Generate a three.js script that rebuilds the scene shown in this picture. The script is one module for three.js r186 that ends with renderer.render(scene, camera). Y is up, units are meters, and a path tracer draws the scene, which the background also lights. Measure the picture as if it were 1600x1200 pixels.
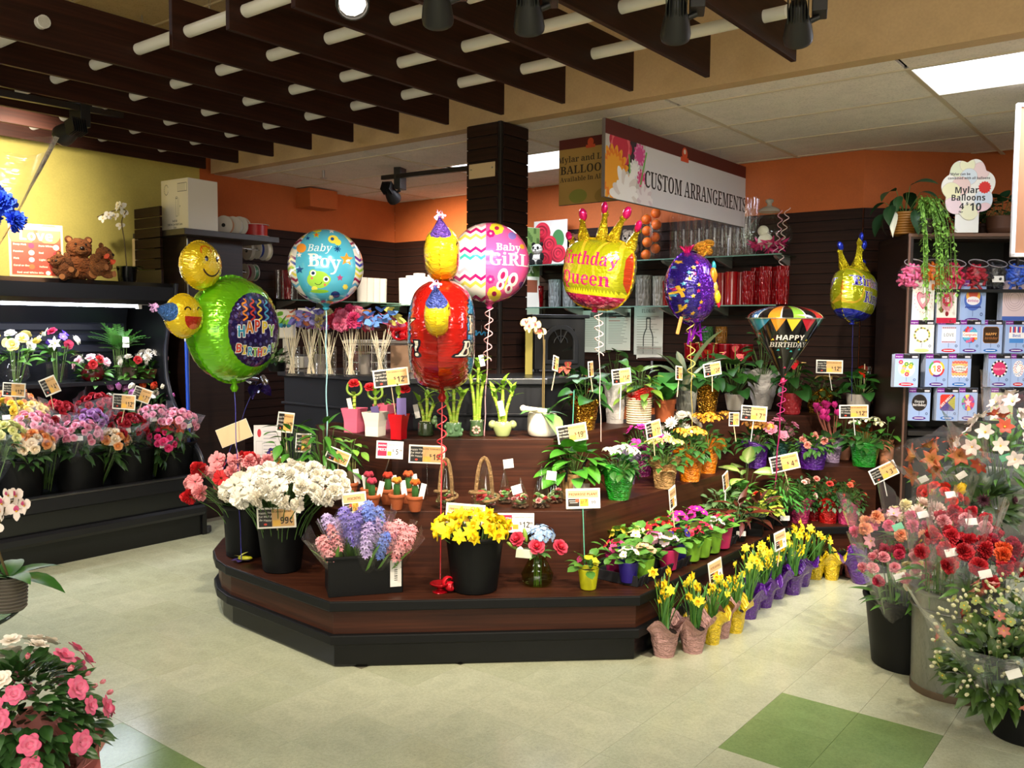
import * as THREE from 'three';
import { RoundedBoxGeometry } from 'three/addons/geometries/RoundedBoxGeometry.js';
import { mergeGeometries } from 'three/addons/utils/BufferGeometryUtils.js';
import { RectAreaLightUniformsLib } from 'three/addons/lights/RectAreaLightUniformsLib.js';

// ---------- camera, sky, lights, exposure ----------
const scene = new THREE.Scene();
const EYE = 1.49, FOCAL = 1380, PITCH = Math.atan(89 / 1380), ROLL = 0.4 * Math.PI / 180;
const camera = new THREE.PerspectiveCamera(2 * Math.atan(600 / FOCAL) * 180 / Math.PI, 4 / 3, 0.05, 60);
camera.position.set(0, EYE, 0); camera.rotation.order = 'YXZ'; camera.rotation.set(-PITCH, 0, ROLL);
const renderer = new THREE.WebGLRenderer({ antialias: true });
renderer.toneMapping = THREE.LinearToneMapping;
renderer.toneMappingExposure = 1.24;
renderer.shadowMap.enabled = true;
RectAreaLightUniformsLib.init();
scene.background = new THREE.Color(0x050505);   // an indoor shop: no sky is seen
const WARM = new THREE.Color(1.0, 0.86, 0.68), SPOT_POWER = 16, TROFFER = 16, STORE = 15, COOL = new THREE.Color(0.84, 0.89, 1.0), NEUTRAL = new THREE.Color(1, 0.94, 0.84);

// ---------- small helpers ----------
const V = (x, y, z) => new THREE.Vector3(x, y, z);
const D = Math.PI / 180;
function rng(seed) { let s = seed * 2654435761 >>> 0 || 1; return (a = 1, b) => { s ^= s << 13; s >>>= 0; s ^= s >>> 17; s ^= s << 5; s >>>= 0; const r = s / 4294967296; return b === undefined ? r * a : a + r * (b - a); }; }
const R = rng(77);
const ray = (px, py) => { const p = (px - 800) / FOCAL, q = (600 - py) / FOCAL, a = p * Math.cos(ROLL) - q * Math.sin(ROLL), b = p * Math.sin(ROLL) + q * Math.cos(ROLL), f = Math.cos(PITCH) + b * Math.sin(PITCH); return [a / f, (b * Math.cos(PITCH) - Math.sin(PITCH)) / f]; };
const at = (px, py, f) => { const [a, b] = ray(px, py); return V(a * f, EYE + b * f, -f); };            // point at forward distance f
const onY = (px, py, y) => { const [a, b] = ray(px, py), f = (y - EYE) / b; return V(a * f, y, -f); }; // point on a level surface
const mpp = f => f / FOCAL;                                                                           // metres per pixel at distance f
const yawTo = a => Math.PI / 2 - a * D;   // turns local +X to the heading a (degrees right of straight ahead)
const used = {};
const numbered = n => { const k = used[n] = (used[n] ?? -1) + 1; return k ? n + '_' + String(k).padStart(3, '0') : n; };
function thing(name, label, category, p = [0, 0, 0], turn = 0, group) {
  const o = new THREE.Group(); o.name = numbered(name); o.userData = { label, category }; if (group) o.userData.group = group;
  if (p.isVector3) o.position.copy(p); else o.position.set(...p);
  o.rotation.y = turn; scene.add(o); return o;
}
function struct(name, geo, m) { const o = geo ? new THREE.Mesh(geo, m) : new THREE.Group(); o.name = name; o.userData.kind = 'structure'; o.castShadow = o.receiveShadow = true; scene.add(o); return o; }
function part(parent, name, geo, m, p, r, s, label) {
  const o = new THREE.Mesh(geo, m); o.name = name; o.castShadow = o.receiveShadow = true;
  if (p) p.isVector3 ? o.position.copy(p) : o.position.set(...p);
  if (r) { o.rotation.order = 'YXZ'; o.rotation.set(...r); }
  if (s) typeof s === 'number' ? o.scale.setScalar(s) : o.scale.set(...s);
  if (label) o.userData.label = label;
  parent.add(o); return o;
}
function relabel(o, label, name) { o.name = numbered(name || o.name.replace(/_\d{3}$/, '')); o.userData = { ...o.userData, label }; scene.add(o); return o; }

// ---------- geometry ----------
function prep(g) {
  if (!g.index) { const n = g.attributes.position.count, a = new Uint32Array(n); for (let i = 0; i < n; i++) a[i] = i; g.setIndex(new THREE.BufferAttribute(a, 1)); }
  if (!g.attributes.normal) g.computeVertexNormals();
  if (!g.attributes.uv) g.setAttribute('uv', new THREE.BufferAttribute(new Float32Array(g.attributes.position.count * 2), 2));
  for (const k of Object.keys(g.attributes)) if (!['position', 'normal', 'uv', 'color'].includes(k)) g.deleteAttribute(k);
  g.morphAttributes = {}; g.clearGroups(); return g;
}
function mg(list) {
  list = list.map(prep); const col = list.some(g => g.attributes.color);
  if (col) for (const g of list) if (!g.attributes.color) g.setAttribute('color', new THREE.BufferAttribute(new Float32Array(g.attributes.position.count * 3).fill(1), 3));
  return mergeGeometries(list);
}
const M4 = new THREE.Matrix4(), QQ = new THREE.Quaternion(), EE = new THREE.Euler();
function xf(g, p = [0, 0, 0], r = [0, 0, 0], s = 1) { // a moved copy
  EE.set(r[0], r[1], r[2], 'YXZ'); QQ.setFromEuler(EE);
  M4.compose(p.isVector3 ? p : V(...p), QQ, typeof s === 'number' ? V(s, s, s) : V(...s)); return g.clone().applyMatrix4(M4);
}
function metric(g, k = 1) { // uv in metres from the dominant axis of each normal
  prep(g); const p = g.attributes.position, n = g.attributes.normal, u = g.attributes.uv;
  for (let i = 0; i < p.count; i++) { const x = Math.abs(n.getX(i)), y = Math.abs(n.getY(i)), z = Math.abs(n.getZ(i));
    if (y >= x && y >= z) u.setXY(i, p.getX(i) * k, p.getZ(i) * k); else if (x > z) u.setXY(i, p.getZ(i) * k, p.getY(i) * k); else u.setXY(i, p.getX(i) * k, p.getY(i) * k); }
  return g;
}
const rb = (w, h, d, r = 0.004, seg = 1) => metric(new RoundedBoxGeometry(w, h, d, seg, Math.min(r, w / 2.1, h / 2.1, d / 2.1)));
const cyl = (r0, r1, h, n = 16, open = false) => new THREE.CylinderGeometry(r1, r0, h, n, 1, open).translate(0, h / 2, 0); // base at the origin
const lathe = (pts, n = 24) => new THREE.LatheGeometry(pts.map(p => new THREE.Vector2(Math.max(p[0], 1e-5), p[1])), n);
function tube(pts, r, rad = 5, seg = 0) { const c = new THREE.CatmullRomCurve3(pts.map(p => p.isVector3 ? p : V(...p))); return new THREE.TubeGeometry(c, seg || Math.max(2, (pts.length - 1) * 4), r, rad); }
const bar = (a, b, r, n = 6) => { const d = b.clone().sub(a), l = d.length(); return new THREE.CylinderGeometry(r, r, l, n).translate(0, l / 2, 0).applyQuaternion(new THREE.Quaternion().setFromUnitVectors(V(0, 1, 0), d.normalize())).translate(a.x, a.y, a.z); };
function slab(pts, y0, y1, bevel = 0.004) { // extruded plan outline; pts are [x, z]
  const s = new THREE.Shape(pts.map(p => new THREE.Vector2(p[0], -p[1])));
  return metric(new THREE.ExtrudeGeometry(s, { depth: y1 - y0 - 2 * bevel, bevelEnabled: bevel > 0, bevelSize: bevel, bevelOffset: -bevel, bevelThickness: bevel, bevelSegments: 2, curveSegments: 1 }).rotateX(-Math.PI / 2).translate(0, y0 + bevel, 0));
}
function grid(nu, nv, f, closed) { // parametric sheet f(u,v)->[x,y,z]
  const p = [], uv = [], id = [];
  for (let j = 0; j <= nv; j++) for (let i = 0; i <= nu; i++) { p.push(...f(i / nu, j / nv)); uv.push(i / nu, j / nv); }
  for (let j = 0; j < nv; j++) for (let i = 0; i < nu; i++) { const a = j * (nu + 1) + i, b = a + nu + 1; id.push(a, a + 1, b + 1, a, b + 1, b); }
  const g = new THREE.BufferGeometry(); g.setAttribute('position', new THREE.Float32BufferAttribute(p, 3)); g.setAttribute('uv', new THREE.Float32BufferAttribute(uv, 2)); g.setIndex(id); g.computeVertexNormals();
  if (closed) { const n = g.attributes.normal; for (let j = 0; j <= nv; j++) { const a = j * (nu + 1), b = a + nu, v = V(n.getX(a) + n.getX(b), n.getY(a) + n.getY(b), n.getZ(a) + n.getZ(b)).normalize(); n.setXYZ(a, v.x, v.y, v.z); n.setXYZ(b, v.x, v.y, v.z); } }
  return g;
}
const CC = {}; const lin = h => (CC[h] ??= new THREE.Color(h));
function dye(g, f) { // vertex colours: a colour, or a function of (x, y, z, u, v)
  prep(g); const n = g.attributes.position.count, a = new Float32Array(n * 3), p = g.attributes.position, u = g.attributes.uv;
  for (let i = 0; i < n; i++) { const c = typeof f === 'function' ? f(p.getX(i), p.getY(i), p.getZ(i), u.getX(i), u.getY(i)) : lin(f); a[i * 3] = c.r; a[i * 3 + 1] = c.g; a[i * 3 + 2] = c.b; }
  g.setAttribute('color', new THREE.BufferAttribute(a, 3)); return g;
}
const mix = (a, b, t) => lin(a).clone().lerp(lin(b), Math.min(1, Math.max(0, t)));

// ---------- textures ----------
function vnoise(n, cell, seed, cx = cell) { // tileable value noise, n x n
  const r = rng(seed), gw = Math.round(n / cx), gh = Math.round(n / cell), L = Float32Array.from({ length: gw * gh }, () => r()), o = new Float32Array(n * n), sm = t => t * t * (3 - 2 * t);
  for (let y = 0; y < n; y++) for (let x = 0; x < n; x++) { const X = x / cx, Y = y / cell, i = Math.floor(X), j = Math.floor(Y), a = sm(X - i), b = sm(Y - j), g = (p, q) => L[(q % gh) * gw + p % gw];
    o[y * n + x] = (g(i, j) * (1 - a) + g(i + 1, j) * a) * (1 - b) + (g(i, j + 1) * (1 - a) + g(i + 1, j + 1) * a) * b; }
  return o;
}
function tex(n, f, srgb = true, rep = 1) { const d = new Uint8Array(n * n * 4); for (let i = 0; i < n * n; i++) { const c = f(i % n, i / n | 0, i); for (let k = 0; k < 3; k++) d[i * 4 + k] = Math.max(0, Math.min(255, Array.isArray(c) ? c[k] : c)); d[i * 4 + 3] = 255; }
  const t = new THREE.DataTexture(d, n, n); t.wrapS = t.wrapT = THREE.RepeatWrapping; t.magFilter = t.minFilter = THREE.LinearFilter; t.repeat.set(rep, rep); if (srgb) t.colorSpace = THREE.SRGBColorSpace; t.needsUpdate = true; return t; }
function canvasTex(w, h, draw) { const c = document.createElement('canvas'); c.width = w; c.height = h; const x = c.getContext('2d'); draw(x, w, h); const t = new THREE.CanvasTexture(c); t.colorSpace = THREE.SRGBColorSpace; return t; }
const N1 = vnoise(512, 4, 5), N2 = vnoise(512, 32, 6), N3 = vnoise(512, 128, 7), NW = vnoise(512, 4, 8, 128), NW2 = vnoise(512, 16, 9, 256), NW3 = vnoise(512, 2, 10, 64);
const rS = rng(31), SP = Float32Array.from({ length: 512 * 512 }, () => rS());
const woodT = tex(512, (x, y, i) => { const k = 205 + (NW[i] - .5) * 60 + (NW2[i] - .5) * 40 + (NW3[i] - .5) * 26; return [k, k * .97, k * .94]; });
const speckT = tex(512, (x, y, i) => { const k = 238 + (N2[i] - .5) * 14 + (N1[i] - .5) * 16 - (SP[i] > .93 ? 26 : 0) + (SP[i] < .05 ? 12 : 0); return [k, k, k * .98]; });
const ceilT = tex(512, (x, y, i) => { const k = 240 - (N1[i] > .7 ? 14 : 0) - (SP[i] > .97 ? 40 : 0) + (N2[i] - .5) * 10; return [k, k, k]; });
const wallT = tex(512, (x, y, i) => { const k = 240 + (N1[i] - .5) * 10 + (N2[i] - .5) * 8; return [k, k, k]; });
const creaseT = tex(512, () => 0, false);
var vn3; { vn3 = vnoise(512, 12, 44); const d = creaseT.image.data; for (let i = 0; i < 512 * 512; i++) { const k = 255 * Math.min(1, Math.abs(N2[i] - .5) * 1.3 + Math.abs(vn3[i] - .5) * .8); d[i * 4] = d[i * 4 + 1] = d[i * 4 + 2] = k; } }
const grainT = tex(256, (x, y) => 128 + (SP[y * 512 + x] - .5) * 160, false);
// ---------- materials ----------
const mats = {};
function mat(hex, rough = 0.6, o = {}) { const k = hex + '|' + rough + '|' + Object.entries(o).map(([a, b]) => a + (b && b.uuid ? b.uuid : b && b.isColor ? b.getHex() : b)).join();
  return mats[k] ??= new THREE.MeshPhysicalMaterial({ color: hex, roughness: rough, side: THREE.DoubleSide, ...o }); }
const vcol = (rough = 0.55, hex = 0xffffff, o = {}) => mat(hex, rough, { vertexColors: true, ...o });
const black = mat(0x0a0b0c, 0.5, { specularIntensity: 0.45, bumpMap: grainT, bumpScale: 0.0003 }), blackGloss = mat(0x08090b, 0.22, { specularIntensity: 0.6 }), wood = mat(0x4a2718, 0.46, { specularIntensity: 0.5, map: woodT }), woodDark = mat(0x371a0f, 0.55, { specularIntensity: 0.4, map: woodT }), woodSlat = mat(0x331d15, 0.6, { specularIntensity: 0.4, map: woodT });
const white = mat(0xf2efe8, 0.5), cardWhite = mat(0xf4f1ea, 0.6), stickMat = mat(0xd9c39a, 0.6), greenStake = mat(0x3f8f72, 0.45), steel = mat(0xb8b8b6, 0.3, { metalness: 1 }), soil = mat(0x2a1c14, 0.95, { bumpMap: grainT, bumpScale: 0.004 });
const cello = mat(0xffffff, 0.24, { transmission: 1, thickness: 0, ior: 1.5, bumpMap: creaseT, bumpScale: 0.003 });
const frost = mat(0xf4f1ee, 0.62, { transmission: 0.55, thickness: 0, bumpMap: creaseT, bumpScale: 0.004 });
const clearPlastic = mat(0xffffff, 0.06, { transmission: 1, thickness: 0, ior: 1.45 });
const glass = mat(0xffffff, 0.03, { transmission: 1, thickness: 0, ior: 1.5 });
const petalM = vcol(0.6, 0xffffff, { side: THREE.DoubleSide }), leafM = vcol(0.42), leafM2 = vcol(0.42, 0xd2e0c8), leafM3 = vcol(0.42, 0xfffbd8), leafMats = [leafM, leafM2, leafM3], matte = vcol(0.8), glossy = vcol(0.3);
const foilM = hex => mat(hex, 0.2, { metalness: 0.85, bumpMap: creaseT, bumpScale: 0.006 }), wrapM = hex => mat(hex, 0.38, { clearcoat: 0.5, clearcoatRoughness: 0.2, bumpMap: creaseT, bumpScale: 0.008 });
const mylar = (t, hex = 0xffffff, metal = 0.75) => mat(hex, 0.16, { map: t, metalness: metal, bumpMap: creaseT, bumpScale: 0.003, clearcoat: 0.6, clearcoatRoughness: 0.08 });

// ---------- leaves and flowers (geometry with vertex colours) ----------
const LW = { oval: t => Math.sin(Math.PI * Math.pow(t, .8)), heart: t => t < .12 ? .55 + t * 3.5 : Math.cos((t - .12) / .88 * Math.PI / 2) ** .75, lance: t => Math.sin(Math.PI * Math.pow(t, .62)) ** 1.1, strap: t => Math.min(1, t * 9) * (t > .75 ? Math.cos((t - .75) / .25 * Math.PI / 2) ** .6 : 1), spoon: t => .22 + .78 * Math.sin(Math.PI * Math.pow(t, 1.8)) * (t > .02 ? 1 : 0) - (t > .97 ? .22 : 0) };
const leafCache = {};
function leaf(kind, len, wid, bend = 0.5, fold = 0.25, c0 = 0x2f6b22, c1 = 0x4f8f33, edge) { // grows along +Z from the origin, arching down by bend
  const key = [kind, len, wid, bend, fold, c0, c1, edge].join(); if (leafCache[key]) return leafCache[key];
  const n = kind === 'strap' ? 9 : 6;
  const g = grid(4, n, (u, v) => { const a = v * bend, s = (u - .5) * 2, w = LW[kind](v) * wid / 2, k = bend ? 1 / bend : 0;
    const z = bend ? Math.sin(a) * k * len : v * len, y = bend ? -(1 - Math.cos(a)) * k * len : 0; return [s * w, y + Math.abs(s) * w * fold + (kind === 'heart' && v < .02 ? 0 : 0), z - (kind === 'heart' ? Math.abs(s) * w * .25 * (1 - v) : 0)]; });
  const A = lin(c0), B = lin(c1), E = edge !== undefined && lin(edge);
  dye(g, (x, y, z, u, v) => { const s = Math.abs(u - .5) * 2, c = A.clone().lerp(B, .35 + .4 * v); if (s < .3) c.lerp(B, .55); if (E) c.lerp(E, edge > 0xc00000 ? Math.max(0, 1 - s * 1.5) * (.9 - .4 * v) : s > .8 ? .85 : 0); return c; });
  return leafCache[key] = g;
}
function petal(len, wid, curl, cup, c0, c1, nu = 3, nv = 3, tip = 0.75, frill = 0) {
  const g = grid(nu, nv, (u, v) => { const s = (u - .5) * 2, w = wid / 2 * Math.pow(Math.sin(Math.PI * (.08 + v * tip)), .8), a = v * curl, k = curl ? 1 / curl : 0;
    return [s * w, (curl ? -(1 - Math.cos(a)) * k * len : 0) + s * s * w * cup + frill * v * Math.sin(s * 7) * wid, (curl ? Math.sin(a) * k * len : v * len) - s * s * v * len * .12]; });
  const A = lin(c0), B = lin(c1); return dye(g, (x, y, z, u, v) => A.clone().lerp(B, v));
}
function ringOf(g, n, elev, r0 = 0, y = 0, twist = 0, jit = 0, seed = 1) { const q = rng(seed), o = []; for (let i = 0; i < n; i++) { const a = twist + i / n * Math.PI * 2 + q(-jit, jit); o.push(xf(g, [Math.sin(a) * r0, y, Math.cos(a) * r0], [-(elev + q(-jit, jit)), a, 0])); } return o; }
const F = {}; // flower geometries of unit radius, facing +Y, cached by kind and colours
function fl(kind, c0, c1 = c0, c2 = 0xf2c230) {
  const key = kind + c0 + '_' + c1 + '_' + c2; if (F[key]) return F[key]; let L = [];
  const disc = (r, y, c, n = 8) => dye(new THREE.SphereGeometry(r, n, 4).scale(1, .5, 1).translate(0, y, 0), c);
  switch (kind) {
    case 'rose': { const P = (l, w, cu, cp) => petal(l, w, cu, cp, c0, c1, 3, 3, .62);
      L = [dye(new THREE.SphereGeometry(.3, 8, 6).scale(1, 1.25, 1).translate(0, .42, 0), c0), ...ringOf(P(.75, .75, .25, .75), 3, 1.45, .1, .05, 0, .08, 2), ...ringOf(P(.8, .85, .4, .6), 4, 1.22, .18, .05, .5, .08, 3), ...ringOf(P(.88, 1, .55, .45), 5, .95, .22, 0, .2, .1, 4), ...ringOf(P(.92, 1.1, .8, .35), 5, .6, .2, -.05, .8, .1, 5)]; break; }
    case 'carnation': { const q = rng(c0 + 9), pt = (w, f) => petal(.72, w, .2, .1, c0, c1, 6, 2, .55, f); const ps = [pt(.5, .11), pt(.58, .14), pt(.44, .12)];
      for (let i = 0; i < 62; i++) { const t = (i + .5) / 62, e = 1.5 - 1.75 * Math.pow(t, .7), a = i * 2.399; L.push(xf(ps[i % 3], [Math.sin(a) * .2 * t, .28 - .42 * t, Math.cos(a) * .2 * t], [-e + q(-.12, .12), a, q(-.7, .7)], [1, 1, q(.9, 1.2)])); } break; }
    case 'daffodil': L = [...ringOf(petal(1, .62, -.2, -.1, c0, c0, 2, 3, .86), 6, .12, .1), dye(grid(10, 3, (u, v) => { const a = u * Math.PI * 2, r = .24 + v * .08 + (v > .9 ? .1 + .04 * Math.sin(a * 7) : 0); return [Math.sin(a) * r, .02 + v * .55, Math.cos(a) * r]; }), c1), disc(.2, .05, c1, 6)]; break;
    case 'five': L = [...ringOf(petal(1, .95, .25, .1, c0, c0, 2, 2, .7), 5, .2), disc(.2, .05, c2, 6)]; break;
    case 'four': L = [...ringOf(petal(1, .95, .2, .1, c1, c0, 1, 2, .7), 4, .2, 0, 0, 0, .1, 3), disc(.14, .05, c2, 5)]; break;
    case 'azalea': L = [...ringOf(petal(1, .95, .5, .12, c1, c0, 4, 3, .72, .06), 5, .42, .05, 0, 0, .06, 2), ...ringOf(petal(.8, .8, .5, .15, c1, c0, 4, 3, .72, .08), 5, .8, .05, .05, .6, .08, 3), ...ringOf(petal(.55, .5, .4, .2, c1, c0, 2, 2, .72), 3, 1.2, .02, .08, .2)]; break;
    case 'daisy': L = [...ringOf(petal(1, .3, .3, 0, c0, c0, 1, 2, .88), 16, .12, .12), disc(.26, .06, c2)]; break;
    case 'mum': for (let k = 0; k < 4; k++) L.push(...ringOf(petal(1 - k * .15, .26, -.3, 0, c1, c0, 1, 2, .85), 13, .1 + k * .36, .05, k * .06, k * .3, .08, k + 2)); break;
    case 'lily': L = [...ringOf(petal(1.1, .5, 1, .25, mix(c0, 0xa8c060, .35).getHex(), c0, 2, 5, .9), 6, .95, .05), ...ringOf(dye(new THREE.CylinderGeometry(.015, .015, .7, 4).rotateX(Math.PI / 2).translate(0, 0, .35), c2), 5, 1.25)]; break;
    case 'alstro': L = [...ringOf(petal(1, .6, .7, .2, c1, c0, 2, 4, .82), 6, .9, .08, 0, 0, .05, 4), disc(.12, .2, c2, 5)]; break;
    case 'orchid': L = [...ringOf(petal(1, .62, .2, .1, c0, c0, 2, 3, .8), 3, .1), ...[-1, 1].map(s => xf(petal(1, 1.15, .2, .08, c0, c0, 3, 3, .72), [0, .03, 0], [-.15, Math.PI + s * 2.05 - Math.PI + 0, 0])), xf(petal(.6, .5, .9, .5, c1, c1, 2, 3, .72), [0, .06, 0], [-.9, Math.PI, 0]), disc(.13, .1, c2, 5)]; break;
    case 'tulip': L = [...ringOf(petal(1.2, .95, -.45, .5, mix(c0, 0x90a040, .25).getHex(), c0, 2, 4, .8), 3, 1.35, .22, 0, 0), ...ringOf(petal(1.15, .95, -.4, .5, mix(c0, 0x90a040, .25).getHex(), c1, 2, 4, .8), 3, 1.25, .25, 0, 1.05)]; break;
    case 'cyclamen': L = ringOf(petal(1.05, .85, -.5, .3, c1, c0, 2, 3, .8), 6, .95, .15, 0, 0, .25, 6); break;
    case 'anthurium': L = [dye(leaf('heart', 1.5, 1.3, .5, -.12, c0, c0).clone().translate(0, 0, -.4), c0), dye(xf(cyl(.07, .04, .8, 6), [0, 0, -.15], [.9, 0, 0]), c2)]; break;
    case 'floret': L = ringOf(petal(1, .42, .7, .1, c1, c0, 1, 2, .85), 6, .5); break;
  }
  const g = mg(L); return F[key] = g;
}
function dome(n, rx, ry, seed, jit = .25, low = 0) { const q = rng(seed), o = []; for (let i = 0; i < n; i++) { const t = (i + .5) / n, y = 1 - t * (1 - low), r = Math.sqrt(Math.max(0, 1 - y * y)), a = i * 2.39996 + q(-jit, jit); o.push([Math.sin(a) * r * rx * (1 + q(-jit, jit) * .5), y * ry * (1 + q(-jit, jit) * .4), Math.cos(a) * r * rx * (1 + q(-jit, jit) * .5), a, Math.atan2(y * rx, r * ry + 1e-3)]); } return o; }
// a dome-shaped cluster of tiny flowers, one geometry
function cluster(kind, n, r, h, size, cols, seed = 1, c1, c2) { const q = rng(seed); return mg(dome(n, r, h, seed, .3).map(([x, y, z, a, e], i) => xf(fl(kind, cols[i % cols.length], c1 ?? cols[i % cols.length], c2), [x, y, z], [Math.PI / 2 - e + q(-.3, .3), a, 0], size * q(.8, 1.2)))); }
function spike(n, r, h, size, cols, seed = 1) { const q = rng(seed), L = []; for (let i = 0; i < n; i++) { const t = i / n, a = i * 2.4; const rr = r * (t < .8 ? 1 : 1 - (t - .8) * 3); L.push(xf(fl('floret', cols[i % cols.length], cols[0]), [Math.sin(a) * rr * .6, t * h, Math.cos(a) * rr * .6], [1.2 - t * .8 + q(-.2, .2), a, 0], size * q(.85, 1.15))); } return mg(L); }

// ---------- foliage ----------
// leaves on stems spreading from (0, y, 0); single = each leaf its own part
function foliage(parent, o) {
  const { y = 0, n = 20, r = .1, h = .12, kind = 'oval', len = .06, wid = .035, bend = .6, fold = .2, c0 = 0x2a5f1e, c1 = 0x4d8a32, edge, seed = 1, single = false, low = .05, droop = .5, stem = true, x = 0, z = 0, stemR = .0015, tilt = 0, name = 'leaf', mats = leafMats } = o;
  const q = rng(seed), g = leaf(kind, len, wid, bend, fold, c0, c1, edge), L = [], S = [];
  for (const [i, [px, py, pz, a, e]] of dome(n, r, h, seed, .3, low).entries()) {
    const k = q(.75, 1.2), rot = [-(e - droop + q(-.35, .35)), a + q(-.5, .5), q(-.4, .4)], p = [x + px * .8, y + py * .9, z + pz * .8];
    if (single) part(parent, name, g, mats[i % mats.length], p, rot, k); else L.push(xf(g, p, rot, k));
    if (stem) S.push(dye(new THREE.CylinderGeometry(stemR * .8, stemR, 1, 4).translate(0, .5, 0).applyMatrix4(new THREE.Matrix4().compose(V(x, y - .01, z), new THREE.Quaternion().setFromUnitVectors(V(0, 1, 0), V(p[0] - x, p[1] - y + .01, p[2] - z).normalize()), V(1, Math.hypot(p[0] - x, p[1] - y + .01, p[2] - z), 1))), 0x4a6a2c)); }
  if (L.length) part(parent, 'foliage', mg(L), leafMats[seed % 3]);
  if (S.length) part(parent, 'stems', mg(S), leafM);
}
function blooms(parent, g, n, r, h, size, o = {}) { const { y = 0, seed = 3, x = 0, z = 0, low = .15, name = 'flower', m = petalM, face = 0 } = o, q = rng(seed * 7 + 1), gs = Array.isArray(g) ? g : [g];
  for (const [i, [px, py, pz, a, e]] of dome(n, r, h, seed, .35, low).entries()) part(parent, name, gs[i % gs.length], m, [x + px, y + py, z + pz], [Math.PI / 2 - e + q(-.25, .25) + face * Math.cos(a) , a, 0], size * q(.85, 1.15)); }

// ---------- containers ----------
const potG = (rb_, rt, h, lip = .006, n = 28) => lathe([[0, .002], [rb_ - .004, .0], [rb_, .004], [rt * .94 + rb_ * .06, h * .78], [rt, h * .8], [rt + lip, h * .81], [rt + lip, h - .003], [rt + lip - .003, h], [rt - .002, h], [rt - .004, h * .9], [0, h * .88]], n);
const cupG = (rb_, rt, h, n = 28, t = .003) => lathe([[0, .0], [rb_ - .004, 0], [rb_, .004], [rt, h - .002], [rt - t / 2, h], [rt - t, h - .002], [rb_ - t, .008], [0, .008]], n);
const bucketG = (r0, r1, h, n = 36) => lathe([[0, 0], [r0 - .006, 0], [r0, .006], [r1 - .004, h - .02], [r1 + .006, h - .018], [r1 + .008, h - .004], [r1 + .004, h], [r1 - .006, h], [r1 - .008, h - .02], [r0 - .006, .01], [0, .01]], n);
function wrapG(r0, r1, h, rise = .03, pts = 4, seed = 1, amp = .004, nu = 40, nv = 9) { // foil or paper wrap with a flared, pointed top
  const q = rng(seed), ph = q(6.28), n1 = q(6.28), n2 = q(6.28);
  return grid(nu, nv, (u, v) => { const a = u * Math.PI * 2, w = v * v, top = h + rise * (.5 + .5 * Math.cos(pts * a + ph)) , y = v * (v > .6 ? h + (top - h) * (v - .6) / .4 : h), f = v > .8 ? (v - .8) * .35 * rise * 8 : 0;
    const r = r0 + (r1 - r0) * v + f + amp * (Math.sin(a * 9 + n1 + v * 4) + .7 * Math.sin(a * 17 + n2 - v * 7) + .5 * Math.sin(v * 23 + a * 3)) * (.3 + v); return [Math.sin(a) * r, y, Math.cos(a) * r]; }, true); }
function sleeveG(r0, r1, h, seed = 1, arc = 1, amp = .012, nu = 30, nv = 8) { // cellophane cone with loose pleats and a pointed rim
  const q = rng(seed), A = q(6.28), B = q(6.28), C = q(6.28);
  return grid(nu, nv, (u, v) => { const a = (u - .5) * Math.PI * 2 * arc, r = r0 + (r1 - r0) * Math.pow(v, .85) + amp * v * (Math.sin(a * 5 + A) + .6 * Math.sin(a * 11 + B + v * 3)), y = v * h * (1 + .09 * Math.cos(a * 2 + C) * v); return [Math.sin(a) * r, y, Math.cos(a) * r]; }, arc === 1); }
// ---------- the setting ----------
const UX = Math.sin(38 * D), UF = Math.cos(38 * D), TURN = yawTo(38);       // the shop's own axes: u runs 38 degrees right of straight ahead, w to the right of it
const uw = (o, a, b) => [o[0] + a * UX + b * UF, o[1] + a * UF - b * UX];     // [x, forward]
const P3 = (p, y) => V(p[0], y, -p[1]);
const wallBetween = (a, b, y0, y1, t, m) => { const l = Math.hypot(b[0] - a[0], b[1] - a[1]), g = rb(l, y1 - y0, t, .002); const ang = Math.atan2(b[0] - a[0], b[1] - a[1]); // a solid wall whose face runs from a to b, thickness behind the left-hand side
  g.translate(l / 2, (y0 + y1) / 2, -t / 2).rotateY(Math.PI / 2 - ang).translate(a[0], 0, -a[1]); return g; };
const CORNER = [-1.22, 9.20], GO = [-2.606, 7.43], BR = [2.479, 6.321], RR = [3.9, 6.47];
const orange = mat(0xc4642a, 0.75, { map: wallT }), green = mat(0xcabd62, 0.75, { map: wallT }), beige = mat(0xc4a57a, 0.75, { map: wallT }), ceilM = mat(0xe8e0d4, 0.85, { map: ceilT });
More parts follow.
